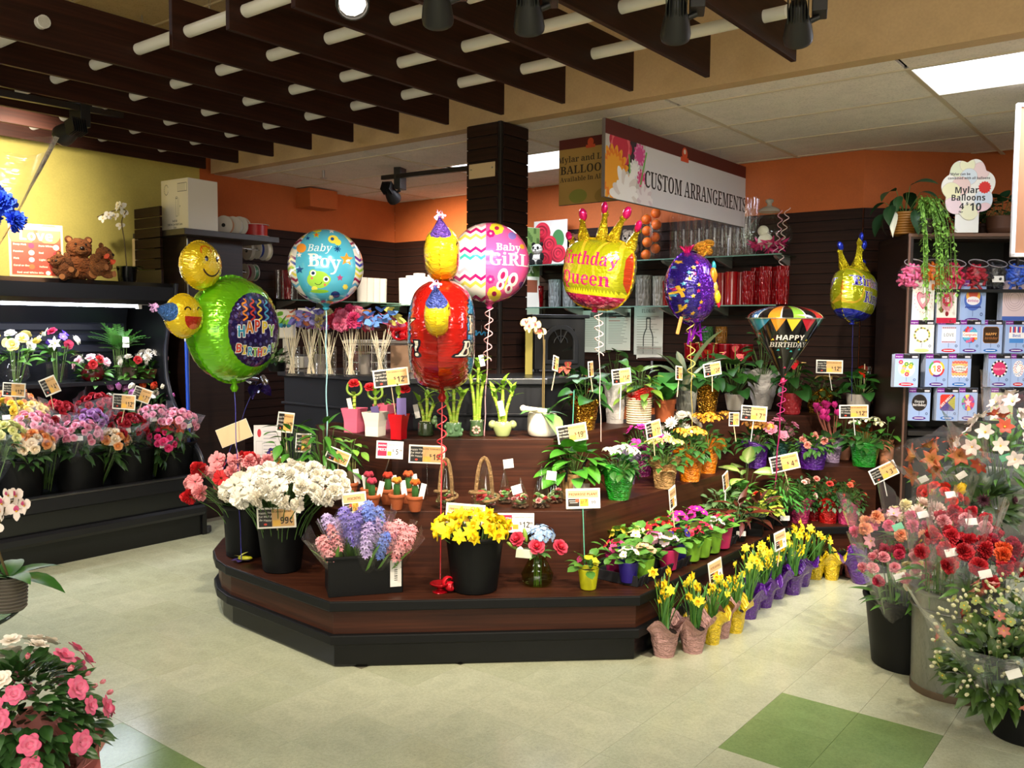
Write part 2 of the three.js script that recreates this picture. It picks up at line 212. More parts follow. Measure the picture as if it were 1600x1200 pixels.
{
  struct('wall_left', wallBetween(uw(GO, -17, 0), GO, 0, 3.75, .12), green);
  struct('wall_left_far', wallBetween(GO, CORNER, 0, 2.95, .12), orange);
  struct('wall_back', wallBetween(CORNER, BR, 0, 2.95, .12), orange);
  struct('wall_right_angled', wallBetween(BR, [8.2, 6.92], 0, 2.95, .12), orange);
  struct('wall_right', wallBetween([8, 7], [8, -6], 0, 3.75, .12), mat(0xe2d8c2, .8, { map: wallT }));
  struct('wall_front', wallBetween([8, -5.5], [-13.5, -5.5], 0, 3.75, .12), mat(0xe2d8c2, .8, { map: wallT }));
  // floor: tiles on a slab
  const fl0 = struct('floor'); part(fl0, 'slab', rb(24, .12, 18, .001).translate(-2.5, -.0645, -2), mat(0x6f6a58, .9));
  const A0 = onY(1222, 1082, 0), A = [A0.x, -A0.z], S = .305, cells = [];
  for (let i = -22; i < 22; i++) for (let j = -24; j < 22; j++) { const c = uw(A, (i + .5) * S, (j + .5) * S); if (c[1] < 1.6 || c[1] > 6.7) continue; const px = 800 + FOCAL * c[0] / c[1]; if (px < -900 || px > 2900 || inIsland(c)) continue; cells.push([i, j, c, px < -120 || px > 1720 ? 1 : 0]); }
  cells.sort((a, b) => a[3] - b[3] || a[2][1] - b[2][1]);
  const tg = rb(S - .0011, .004, S - .0011, .0006).translate(0, -.002, 0); const cream = [0xccd0b4, 0xc8ccaf, 0xd0d3b8, 0xc9cdb2].map(h => mat(h, .19, { map: speckT })), grn = [0x87a266, 0x8ba66a].map(h => mat(h, .19, { map: speckT }));
  cells.slice(0, 300).forEach(([i, j, c]) => { const gi = ((i % 6) + 6) % 6, gj = ((j % 6) + 6) % 6, g = gi >= 4 && gj < 2 && !(c[0] < -.9 && c[1] > 3.6); part(fl0, 'tile', tg, g ? grn[(i + j) & 1] : cream[Math.floor(R(4))], P3(c, 0), [0, TURN + Math.floor(R(4)) * Math.PI / 2, 0]); });
  if (cells.length > 300) { const rest = cells.slice(300).map(([i, j, c]) => xf(tg, P3(c, 0), [0, TURN, 0])); part(fl0, 'tiles', mg(rest), cream[0]).userData.kind = 'stuff'; }
  part(fl0, 'tile', rb(9, .004, 6, .001).translate(0, -.0022, 0), cream[1], [-6.5, 0, 3.6]); part(fl0, 'tile', rb(9, .004, 6, .001).translate(0, -.0022, 0), cream[1], [3, 0, 1.7]);
}
function inIsland([x, f]) { const s = [[-.7, 3.85], [.5, 3.95], [1.6, 5.35], [2.4, 5.4], [2.4, 6.5], [-1.3, 6.5], [-1.45, 4.6]]; let k = false; for (let i = 0, j = s.length - 1; i < s.length; j = i++) if ((s[i][1] > f) !== (s[j][1] > f) && x < (s[j][0] - s[i][0]) * (f - s[i][1]) / (s[j][1] - s[i][1]) + s[i][0]) k = !k; return k; }
// slatted wall panels: every slat its own piece
const slatG = {};
function slatWall(parent, a, b, y0, y1, pitch = .076, t = .014, m = woodSlat) { const l = Math.hypot(b[0] - a[0], b[1] - a[1]), ang = Math.atan2(b[0] - a[0], b[1] - a[1]), key = l.toFixed(3) + pitch; const g = slatG[key] ??= rb(l, pitch - .006, t, .002);
  const n = [Math.cos(ang), -Math.sin(ang)], c = [(a[0] + b[0]) / 2 + n[0] * .012, (a[1] + b[1]) / 2 + n[1] * .012];
  for (let y = y0; y + pitch <= y1 + .001; y += pitch) part(parent, 'slat', g, m, V(c[0], y + pitch / 2, -c[1]), [0, Math.PI / 2 - ang, 0]);
  part(parent, 'backing_board', rb(l, y1 - y0, .006, .001), mat(0x120c0a, .8), V(c[0] - n[0] * .008, (y0 + y1) / 2, -(c[1] - n[1] * .008)), [0, Math.PI / 2 - ang, 0]); }
{
  const p = thing('slatted_wall_panel', 'dark brown slatted wall panelling below the orange wall on the left-hand side of the far corner', 'wall panel'); slatWall(p, uw(GO, .25, 0), CORNER, .07, 2.35);
  const q = thing('slatted_wall_panel', 'dark brown slatted wall panelling across the back behind the glass shelves', 'wall panel'); slatWall(q, CORNER, BR, .83, 2.35);
  const r = thing('slatted_wall_panel', 'dark brown slatted wall panelling beside the balloon package rack', 'wall panel'); slatWall(r, BR, [3.1, 6.385], .83, 2.35);
  // the post under the soffit
  const c = struct('column'), N = [-.08, 5.5], w = .27; part(c, 'core', rb(w - .03, 2.75 - 1.1, w - .03, .004).translate(0, 1.1 + (2.75 - 1.1) / 2, 0), mat(0x1b1414, .7), P3(uw(N, w / 2, -w / 2), 0), [0, TURN, 0]);
  slatWall(c, uw(N, 0, -w + .012), uw(N, 0, -.012), 1.15, 2.748, .076); slatWall(c, uw(N, .012, 0), uw(N, w - .012, 0), 1.15, 2.748, .076);
  part(c, 'corner_trim', rb(.028, 1.6, .028, .003).translate(0, 1.95, 0), mat(0x17120f, .5), P3(uw(N, .004, -.004), 0), [0, TURN, 0]);
  const pl = thing('cover_plate', 'small beige cover plate screwed onto the slatted column', 'plate', P3(uw(N, -.022, -.13), 2.46), TURN - Math.PI / 2); part(pl, 'plate', rb(.21, .09, .006, .002), mat(0xcdb48c, .5)); for (const s of [-.085, .085]) part(pl, 'screw', cyl(.005, .005, .004, 8).rotateX(Math.PI / 2), steel, [s, .01, .003]);
}
// ceilings
const S0 = [-2.039, 7.088], S1 = [2.15, 3.816];
{
  const far = [S0[0] - UF * .62, S0[1] + UX * .62], near = [S1[0] + UF * 7.2, S1[1] - UX * 7.2];
  struct('soffit', wallBetween(far, near, 2.75, 3.75, .1), beige);
  const up = struct('ceiling_upper'); part(up, 'slab', slab([[-14, 6], [8.1, 6], [8.1, -6.5 + 3], [near[0], -near[1]], [far[0], -far[1]], [-2.7, -7.6], [-14, -7.6]], 3.75, 3.85), mat(0xcdb48c, .85, { map: ceilT }));
  const barM = mat(0xc9b592, .6); for (let k = -3; k < 8; k++) { const a = uw([-1.6, 4.4], k * .61 - .6, -6), b = uw([-1.6, 4.4], k * .61 - .6, 9); part(up, 'grid_bar', bar(P3(a, 3.748), P3(b, 3.748), .012, 4), barM); }
  for (let k = -5; k < 5; k++) part(up, 'grid_bar', bar(P3(uw([-1.6, 4.4], -8, k * 1.22), 3.748), P3(uw([-1.6, 4.4], 4.4, k * 1.22), 3.748), .012, 4), barM);
  const low = struct('ceiling_lower'), G = [1.91, 4.38], clip = (poly, side) => { const o = []; for (let i = 0; i < poly.length; i++) { const a = poly[i], b = poly[(i + 1) % poly.length], da = side(a), db = side(b); if (da >= 0) o.push(a); if (da * db < 0) { const t = da / (da - db); o.push([a[0] + (b[0] - a[0]) * t, a[1] + (b[1] - a[1]) * t]); } } return o; };
  const side = p => (p[0] - S0[0]) * UX + (p[1] - S0[1]) * UF - .06, seen = p => { const x = 800 + FOCAL * p[0] / p[1]; return p[1] > 2.5 && x > 150 && x < 1850; };
  const inRoom = p => { const d = (p[0] - GO[0]) * UF - (p[1] - GO[1]) * UX, e = (BR[0] - p[0]) * UX + (BR[1] - p[1]) * UF; return d > -1.3 && e > -.75 && p[1] < 9.3; };
  const tm = [0xf0e6dc, 0xece1d6, 0xf2e9df].map(h => mat(h, .85, { map: ceilT }));
  for (let i = -3; i < 9; i++) for (let j = -6; j < 4; j++) { const c = uw(G, (i + .5) * .61, (j + .5) * 1.22); if (side(c) < -.7 || !inRoom(c) || !seen(c)) continue;
    if ((i === 0 && j === 0) || (i === 1 && j === -3)) continue;
    const e = .011, poly = clip([[0, 0], [1, 0], [1, 1], [0, 1]].map(([a, b]) => uw(G, (i + (a ? 1 : 0)) * .61 + (a ? -e : e), (j + (b ? 1 : 0)) * 1.22 + (b ? -e : e))), side); if (poly.length < 3) continue;
    const warped = (i === 2 && j === -2) || (i === 3 && j === -4);
    if (warped) { const q = grid(10, 8, (u, v) => { const c = uw(G, (i + .02 + u * .96) * .61, (j + .01 + v * .98) * 1.22); return [c[0], 2.757 + .075 * Math.pow(1 - v, 6) * Math.sin(u * Math.PI), -c[1]]; }); part(low, 'tile', q, tm[1]); continue; }
    part(low, 'tile', slab(poly.map(p => [p[0], -p[1]]), 2.754, 2.77, .0015), tm[Math.floor(R(3))]); }
  for (let i = -3; i < 9; i++) { const a = uw(G, i * .61, -7.4), b = uw(G, i * .61, 4); if (side(a) > .03) part(low, 'grid_bar', metric(new THREE.BoxGeometry(11.4 * 1.22 / 1.22, .006, .022).translate(5.7, 0, 0)), mat(0xcdbfa8, .5), P3(a, 2.752), [0, TURN - Math.PI / 2, 0]); }
  for (let j = -6; j < 4; j++) { const t0 = Math.max(0, -(side(uw(G, 0, j * 1.22))) ) ; part(low, 'grid_bar', metric(new THREE.BoxGeometry(5.6 - t0, .006, .024).translate((5.6 - t0) / 2, 0, 0)), mat(0xc4b399, .5), P3(uw(G, t0, j * 1.22), 2.7515), [0, TURN, 0]); }
  part(low, 'upper_void', slab([[-3.5, -9.6], [8, -9.6], [8, -7], [near[0], -near[1]], [S0[0] - .5, -S0[1] - .42]].map(p => p), 2.98, 3.0, 0), mat(0x241c14, .9));
  const blk = struct('trim_box', rb(.32, .17, .2, .003), orange); blk.position.copy(P3(uw(GO, 1.15, .1), 2.655)); blk.rotation.y = TURN; const sp = thing('sprinkler_head', 'small sprinkler head under the white ceiling near the orange wall box', 'sprinkler', P3([-1.55, 7.3], 2.7)); part(sp, 'pipe', cyl(.012, .012, .055, 10), steel); part(sp, 'deflector', cyl(.03, .03, .004, 12), steel, [0, -.012, 0]); part(sp, 'frame', bar(V(0, -.01, 0), V(0, .01, 0), .006), steel);
}
// ceiling lights: a glowing panel and an area light of its size just under it
function troffer(c, y, w, l, turn, power, label, col = NEUTRAL, glow = 1.6) {
  const t = thing('ceiling_light', label, 'light', P3(c, y), turn); part(t, 'frame', mg([rb(l, .03, .02, .002).translate(0, .012, w / 2), rb(l, .03, .02, .002).translate(0, .012, -w / 2), rb(.02, .03, w, .002).translate(l / 2, .012, 0), rb(.02, .03, w, .002).translate(-l / 2, .012, 0), rb(l, .006, w, .001).translate(0, .05, 0)]), white);
  part(t, 'diffuser', new THREE.PlaneGeometry(l - .02, w - .02).rotateX(Math.PI / 2).translate(0, .004, 0), mat(0xffffff, .5, { emissive: col, emissiveIntensity: glow }));
  const L = new THREE.RectAreaLight(col, power, l - .03, w - .03); L.position.set(0, -.004, 0); L.rotation.x = -Math.PI / 2; t.add(L); L.name = 'ceiling_light_lamp'; return t; }
{
  const G = [1.91, 4.38]; troffer(uw(G, .305, .61), 2.752, .6, 1.21, TURN - Math.PI / 2, TROFFER, 'long bright ceiling light in the tiles over the balloon package rack', COOL, 2.2); troffer(uw(G, 2.5 * .61, 2.5 * 1.22), 2.752, .6, 1.21, TURN - Math.PI / 2, TROFFER, 'unseen ceiling light added right of the view to brighten the white tiles', COOL, 2.2);  // second troffer is added out of view to brighten the lower ceiling
  troffer(uw(G, 1.5 * .61, -2.42 * 1.22), 2.752, .6, 1.21, TURN - Math.PI / 2, TROFFER, 'bright ceiling light half hidden behind the slatted column', COOL, 2.2);
  for (const [x, f] of [[-3.2, .6], [1.6, -.6], [-5.5, -2.5], [2, -3.6]]) troffer([x, f], 3.72, .6, 2.4, 0, STORE, `long ceiling light of the shop ${x < -4 ? 'far left' : x < 0 ? 'near left' : f > -2 ? 'near right' : 'far right'} behind the camera`, NEUTRAL, 1.5).userData.group = 'shop ceiling lights behind the camera';
  { const t = thing('added_fill_case', 'long lit case added behind the camera as soft fill light', 'display cooler', V(-.8, 0, 4.6)), m = mat(0xd8d8d4, .4); part(t, 'cabinet', rb(7.4, 2.4, .6, .01).translate(0, 1.2, .34), m); part(t, 'fill_panel', new THREE.PlaneGeometry(7.2, 1.7).rotateY(Math.PI).translate(0, 1.35, .03), mat(0xffffff, .5, { emissive: NEUTRAL, emissiveIntensity: .9 })); for (let i = 0; i <= 8; i++) part(t, 'fill_panel_bar', rb(.05, 1.8, .03, .004), mat(0x9a9a98, .4), [-3.6 + i * .9, 1.35, .02]); const L = new THREE.RectAreaLight(NEUTRAL, 2.6, 7.2, 1.7); L.position.set(0, 1.35, -.02); L.name = 'fill_panel_lamp'; t.add(L); }  // unseen lit case, added as soft front fill for display and ceiling
  const t = troffer(uw(GO, -3.9, .6), 3.70, .12, 2.4, TURN, 26, 'unseen fluorescent batten added out of view to brighten the green wall', COOL, 3);  // unseen batten, added only to light the green wall
}
// hanging baffle boards and the white rods through them
{
  const E0 = [1.269, 4.098], m = woodDark, y0 = 2.70, hgt = .225, chain = mat(0xb0aa98, .4, { metalness: .6 }), ends = [];
  for (let k = 0; k < 12; k++) { const e = uw(E0, 0, -k * .423), len = k < 6 ? 1.81 : 5.2; const b = thing('hanging_board', k < 6 ? `dark wooden ceiling board, ${['first', 'second', 'third', 'fourth', 'fifth', 'sixth'][k]} of the six short boards counted from the right` : `dark wooden ceiling board, ${['first', 'second', 'third', 'fourth', 'fifth', 'sixth'][k - 6]} of the six long boards counted towards the green wall`, 'ceiling board', P3(e, y0), TURN);
    part(b, 'board', rb(len, hgt, .026, .003).translate(-len / 2, hgt / 2, 0), m); for (const x of [-.5, -len + .4]) { part(b, 'chain', mg([...Array(14)].map((_, i) => xf(new THREE.TorusGeometry(.012, .003, 4, 8).scale(.7, 1.6, 1), [0, .02 + i * .033, 0], [0, i % 2 * Math.PI / 2, 0]))), chain, [x, hgt, 0], 0, [1, 1.72, 1]); part(b, 'bracket', rb(.03, .02, .034, .002), chain, [x, hgt, 0]); } }
  const rods = [[-.38], [-.83], [-1.29], [-1.73]]; // distance from the right-hand board ends
  const rm = mat(0xd8d4c8, .38);
  rods.forEach(([a], i) => { const p = uw(E0, a, .12), l = 4.9; const t = thing('white_rod', ['white round rod through the ceiling boards nearest their right-hand ends', 'second white round rod through the ceiling boards from their right-hand ends', 'third white round rod through the ceiling boards from their right-hand ends', 'white round rod through the ceiling boards near the short boards far ends'][i], 'rod', P3(p, y0 + .095), TURN + Math.PI / 2); part(t, 'rod', cyl(.027, .027, l, 16).rotateZ(-Math.PI / 2), rm); for (const s of [0, l]) part(t, 'end_cap', cyl(.028, .028, .01, 16).rotateZ(-Math.PI / 2), white, [s, 0, 0]); });
  [-2.18, -2.63, -3.08].forEach((a, i) => { const p = uw(E0, a, -6 * .423 + .05), l = 2.2; const t = thing('white_rod', ['first white rod through the long boards only, by the short boards', 'second white rod through the long boards only', 'white rod through the long boards farthest from the column'][i], 'rod', P3(p, y0 + .095), TURN + Math.PI / 2); part(t, 'rod', cyl(.027, .027, l, 16).rotateZ(-Math.PI / 2), rm); part(t, 'end_cap', cyl(.028, .028, .01, 16).rotateZ(-Math.PI / 2), white); });
}
// track lights: head with cooling fins, a glowing lens, and a spot lamp just in front of it
function trackHead(p, target, label, o = {}) { const { power = SPOT_POWER, angle = .5, s = 1, light = true, col = WARM, adapter = true, group } = o, t = thing('track_spotlight', label, 'spotlight', p, 0, group); const d = target.clone().sub(p).normalize(), yaw = Math.atan2(d.x, d.z), pit = Math.asin(-d.y);
  part(t, 'stem', bar(V(-.075 * Math.cos(yaw), .1, .075 * Math.sin(yaw)), V(-.075 * Math.cos(yaw), .3, .075 * Math.sin(yaw)), .01), mat(0x1c1a19, .5)); if (adapter) part(t, 'adapter', rb(.055, .17, .11, .004).translate(0, .12, 0), mat(0x1c1a19, .5), [-.075 * Math.cos(yaw) * 1, 0, .075 * Math.sin(yaw)], [0, yaw, 0], s); part(t, 'yoke', bar(V(0, 0, 0), V(-.075 * Math.cos(yaw), .03, .075 * Math.sin(yaw)), .012), mat(0x1c1a19, .5));
  const h = part(t, 'lamp_housing', lathe([[.001, -.1], [.03, -.1], [.035, -.06], [.05, 0], [.056, .045], [.054, .06], [.048, .06], [.046, .035], [0, .03]], 20).rotateX(Math.PI / 2), mat(0x1b1a1b, .5), [0, 0, 0], [pit, yaw, 0], s);
  part(h, 'cooling_fin', mg([...Array(7)].map((_, i) => rb(.004, .075, .075, .001).translate(-.036 + i * .012, 0, -.08))), mat(0x141414, .5)); part(h, 'lens', new THREE.CircleGeometry(.045, 10).translate(0, 0, .045), mat(0xffffff, .4, { emissive: col, emissiveIntensity: light ? 6 : 2, side: THREE.FrontSide }));
  if (light) { const L = new THREE.SpotLight(col, power, 0, angle, .7, 2); L.position.copy(d).multiplyScalar(.075 * s); L.target.position.copy(target).sub(p); t.add(L, L.target); L.castShadow = true; L.shadow.radius = 2; L.name = 'track_spotlight_lamp'; } return t; }
{
  const trackBar = (a, b, label) => { const t = thing('light_track', label, 'track', a), d = b.clone().sub(a); part(t, 'track', rb(d.length(), .035, .036, .003).translate(d.length() / 2, 0, 0), mat(0x151414, .5), [0, 0, 0], [0, Math.atan2(-d.z, d.x), Math.asin(d.y / d.length())]); return t; };
  trackBar(at(-40, 138, 4.4), at(219, 186, 5.75), 'black light track hanging below the long boards near the green wall');
  trackHead(at(106, 207, 5.14), P3([-3.7, 5.9], 2.25), 'black track spotlight hanging in front of the boards near the green wall', { s: 1.1, angle: .85, power: 14 });
  trackBar(at(598, 278, 7.3), at(742, 262, 6.4), 'black light track under the white ceiling left of the column');
  trackHead(at(612, 304, 7.2), P3([-.5, 8.6], 1.7), 'black track spotlight under the white ceiling left of the column', { s: 1.05, angle: .75, power: 30 });
  const y = 2.69; trackBar(P3([-1.35, 2.45], 2.95), P3([1.75, 3.0], 2.95), 'black light track above the short ceiling boards, out of view');
  [[548, -6, 3.0, [-.1, 1.8], 1.2, 'glowing track spotlight at the top edge turned towards the camera', .5], [683, 10, 3.1, [-.3, 5.1], .9, 'black finned track spotlight third from the right among the ceiling boards', 1], [826, 22, 3.2, [.2, 5.0], .7, 'black finned track spotlight second from the left beside the middle boards', 1], [1056, 36, 3.3, [.9, 5.2], .8, 'black finned track spotlight in front of the second short board', 1], [1247, 42, 3.4, [1.8, 5.6], .9, 'black finned track spotlight at the right-hand end of the first short board', 1]].forEach(([x, yy, f, tg, ty, l, k]) => trackHead(at(x, yy, f), P3(tg, ty), l, { power: SPOT_POWER * k, angle: .62 }));
  // more heads of the same track outside the frame
  [[-1.2, 2.5, [-.9, 4.4], .6], [.7, 2.1, [.5, 4.2], .6], [1.8, 1.9, [1.9, 4.4], .8], [-2.3, 3.2, [-2.5, 5.6], .7]].forEach(([x, f, tg, ty], i) => trackHead(V(x, 2.8, -f), P3(tg, ty), ['first', 'second', 'third', 'fourth'][i] + ' black track spotlight of the shop just above the view', { power: SPOT_POWER, angle: .55, group: 'track spotlights above the view' }));
}
// ---------- the stepped display island ----------
function inset(poly, d) { const n = poly.length, o = []; const E = i => { const a = poly[i], b = poly[(i + 1) % n], l = Math.hypot(b[0] - a[0], b[1] - a[1]), nx = -(b[1] - a[1]) / l, ny = (b[0] - a[0]) / l; return [[a[0] + nx * d, a[1] + ny * d], [b[0] - a[0], b[1] - a[1]]]; };
  for (let i = 0; i < n; i++) { const [p, r] = E((i + n - 1) % n), [q, s] = E(i), den = r[0] * s[1] - r[1] * s[0]; const t = Math.abs(den) < 1e-6 ? 0 : ((q[0] - p[0]) * s[1] - (q[1] - p[1]) * s[0]) / den; o.push(Math.abs(den) < 1e-6 ? q : [p[0] + r[0] * t, p[1] + r[1] * t]); } return o; }
const Y1 = .305, Y2 = .61, Y3 = .905, Y4 = 1.2;
const BACK = [[2.36, 6.24], [1.15, 6.24], [.68, 5.59], [.21, 4.99], [-.58, 4.95]]; // the edge along the counter behind
const T1 = [[-.78, 3.735], [.575, 3.85], [1.65, 5.22], [2.36, 5.29], ...BACK, [-1.4, 5.62], [-1.56, 5.3], [-1.6, 5.1], [-1.61, 4.86], [-1.575, 4.6], [-1.5, 4.42], [-1.41, 4.296]];
const T2 = [[-.79, 4.15], [.36, 4.2], [1.455, 5.53], [2.36, 5.66], ...BACK, [-1.16, 5.42], [-1.3, 5.25], [-1.35, 5.0], [-1.28, 4.72], [-1.1, 4.46]];
const T3 = [[-.62, 4.55], [.22, 4.61], [1.2, 5.87], [2.36, 6.02], ...BACK, [-1.08, 5.36], [-1.16, 5.2], [-1.1, 5.02]];
{
  const pz = p => p.map(q => [q[0], -q[1]]), t = thing('display_island', 'large stepped dark wooden flower display island with black edges in the middle of the floor', 'display stand');
  part(t, 'base', slab(pz(inset(T1, .035)), 0, .11, .012), blackGloss); part(t, 'lower_edge', slab(pz(inset(T1, .004)), .108, .152, .006), black);
  part(t, 'front_band', slab(pz(inset(T1, .028)), .15, .26, .002), wood); part(t, 'deck_edge', slab(pz(T1), .257, .303, .006), black); part(t, 'deck', slab(pz(inset(T1, .006)), .3, Y1, .001), wood);
  part(t, 'second_step', slab(pz(T2), Y1 - .002, Y2, .003), wood); part(t, 'third_step', slab(pz(T3), Y2 - .002, Y3, .003), wood);
}
{ // the dark counter behind the island
  const C0 = [-.57, 4.96], C1 = [.2, 5.0], C2 = uw(C1, .75, 0), CL = [C0[0] - UF * 1.2, C0[1] + UX * 1.2], pz = p => p.map(q => [q[0], -q[1]]), poly = [C0, C1, C2, [.1, 6.35], uw(CL, .6, 0), CL], dk = mat(0x15171c, .5, { specularIntensity: .5 });
  const t = thing('service_counter', 'dark blue-black service counter behind the top step of the island', 'counter');
  part(t, 'body', slab(pz(inset(poly, .03)), 0, 1.165, .004), dk); part(t, 'counter_top', slab(pz(poly), 1.165, Y4, .005), mat(0x26282c, .3)); part(t, 'plinth_rail', slab(pz(inset(poly, .015)), .985, 1.0, .003), dk); 
}
// ---------- shared flower things ----------
const UP = V(0, 1, 0);
const tiltTo = (o, d) => { o.quaternion.setFromUnitVectors(UP, d.clone().normalize()); return o; };
const stemsG = (n, h, r0, r1, seed, rad = .0022, c = 0x4f7434, y0 = 0) => { const q = rng(seed), L = []; for (let i = 0; i < n; i++) { const a = q(6.283), k = Math.sqrt(q()), p = V(Math.sin(a) * r0 * k, y0, Math.cos(a) * r0 * k), e = V(Math.sin(a) * r1 * k, h * q(.85, 1), Math.cos(a) * r1 * k); L.push(dye(bar(p, e, rad, 4), mix(c, 0x87a556, q(.5)).getHex())); } return mg(L); };
// a bouquet standing in a bucket: base point, bloom centre, bloom radius, [[flower geometry, count, size], ...]
function bouquet(name, label, base, top, r, specs, o = {}) {
  const t = thing(name, label, o.cat || 'bouquet', base, 0, o.group), d = top.clone().sub(base), H = d.length(); tiltTo(t, d); if (o.spin) t.rotateY(o.spin);
  const seed = o.seed || 5, q = rng(seed + 100), tot = specs.reduce((a, s) => a + s[1], 0), pts = dome(tot, r, r * (o.flat ?? .75), seed, .22, o.low ?? .1);
  const order = []; specs.forEach((s, k) => { for (let i = 0; i < s[1]; i++) order.push([q(), k]); }); if (!o.sorted) order.sort((a, b) => a[0] - b[0]);
  pts.forEach(([x, y, z, a, e], i) => { const s = specs[order[i][1]]; part(t, s[3] || 'bloom', s[0], petalM, [x, H - r * .35 + y, z], [Math.PI / 2 - e * .8 + q(-.2, .2), a, q(-.5, .5)], s[2] * q(.88, 1.12)); });
  part(t, 'stems', stemsG(o.stems ?? 12, H - r * .3, .03, r * .75, seed, o.rad || .0026), leafM);
  const lv = o.leaves ?? 26; if (lv) { const L = [], g = leaf(o.leafKind || 'lance', o.leafLen || .09, o.leafWid || .026, .7, .2, o.c0 || 0x2c5a22, o.c1 || 0x57883a); for (const [i, [x, y, z, a, e]] of dome(lv, r * .85, r * .6, seed + 3, .4, -.3).entries()) L.push(xf(g, [x * .8, H - r * .75 + y * .8 - q(.08), z * .8], [-(e * .6 + q(-.3, .5)), a, q(-.6, .6)], q(.7, 1.2))); part(t, 'foliage', mg(L), leafMats[seed % 3]); }
  if (o.sleeve !== false) part(t, 'cellophane_sleeve', sleeveG(.03, r * (o.sr || 1.18), (H - .1) * 1 + r * (o.up ?? .45), seed, o.arc ?? 1, .014).translate(0, .1, 0), o.sleeveMat || cello);
  if (o.sticker) { const [sx, sy, c, sa = 0] = o.sticker; part(t, 'sticker', rb(.045, .03, .0015, .0007), c || cardWhite, [Math.sin(sa) * r * sx, H + r * sy, Math.cos(sa) * r * sx], [-.4, sa, .3]); }
  return t;
}
function bucket(label, p, r0, r1, h, m = black, o = {}) { const t = thing(o.name || 'flower_bucket', label, 'bucket', p, 0, o.group); part(t, 'pail', bucketG(r0, r1, h), m); part(t, 'water', new THREE.CircleGeometry(r0 * .97, 24).rotateX(-Math.PI / 2).translate(0, h * .45, 0), mat(0x20302a, .08)); if (o.ring) part(t, 'rolled_ring', new THREE.TorusGeometry(r1 * .985, .006, 6, 40).rotateX(Math.PI / 2).translate(0, h * .82, 0), m); if (o.foot) part(t, 'foot_band', lathe([[r0 + .001, 0], [r0 + .004, .002], [r0 + .004, .028], [r0 + .001, .03]], 36), mat(0x6a5a48, .6, { metalness: .5 })); return t; }

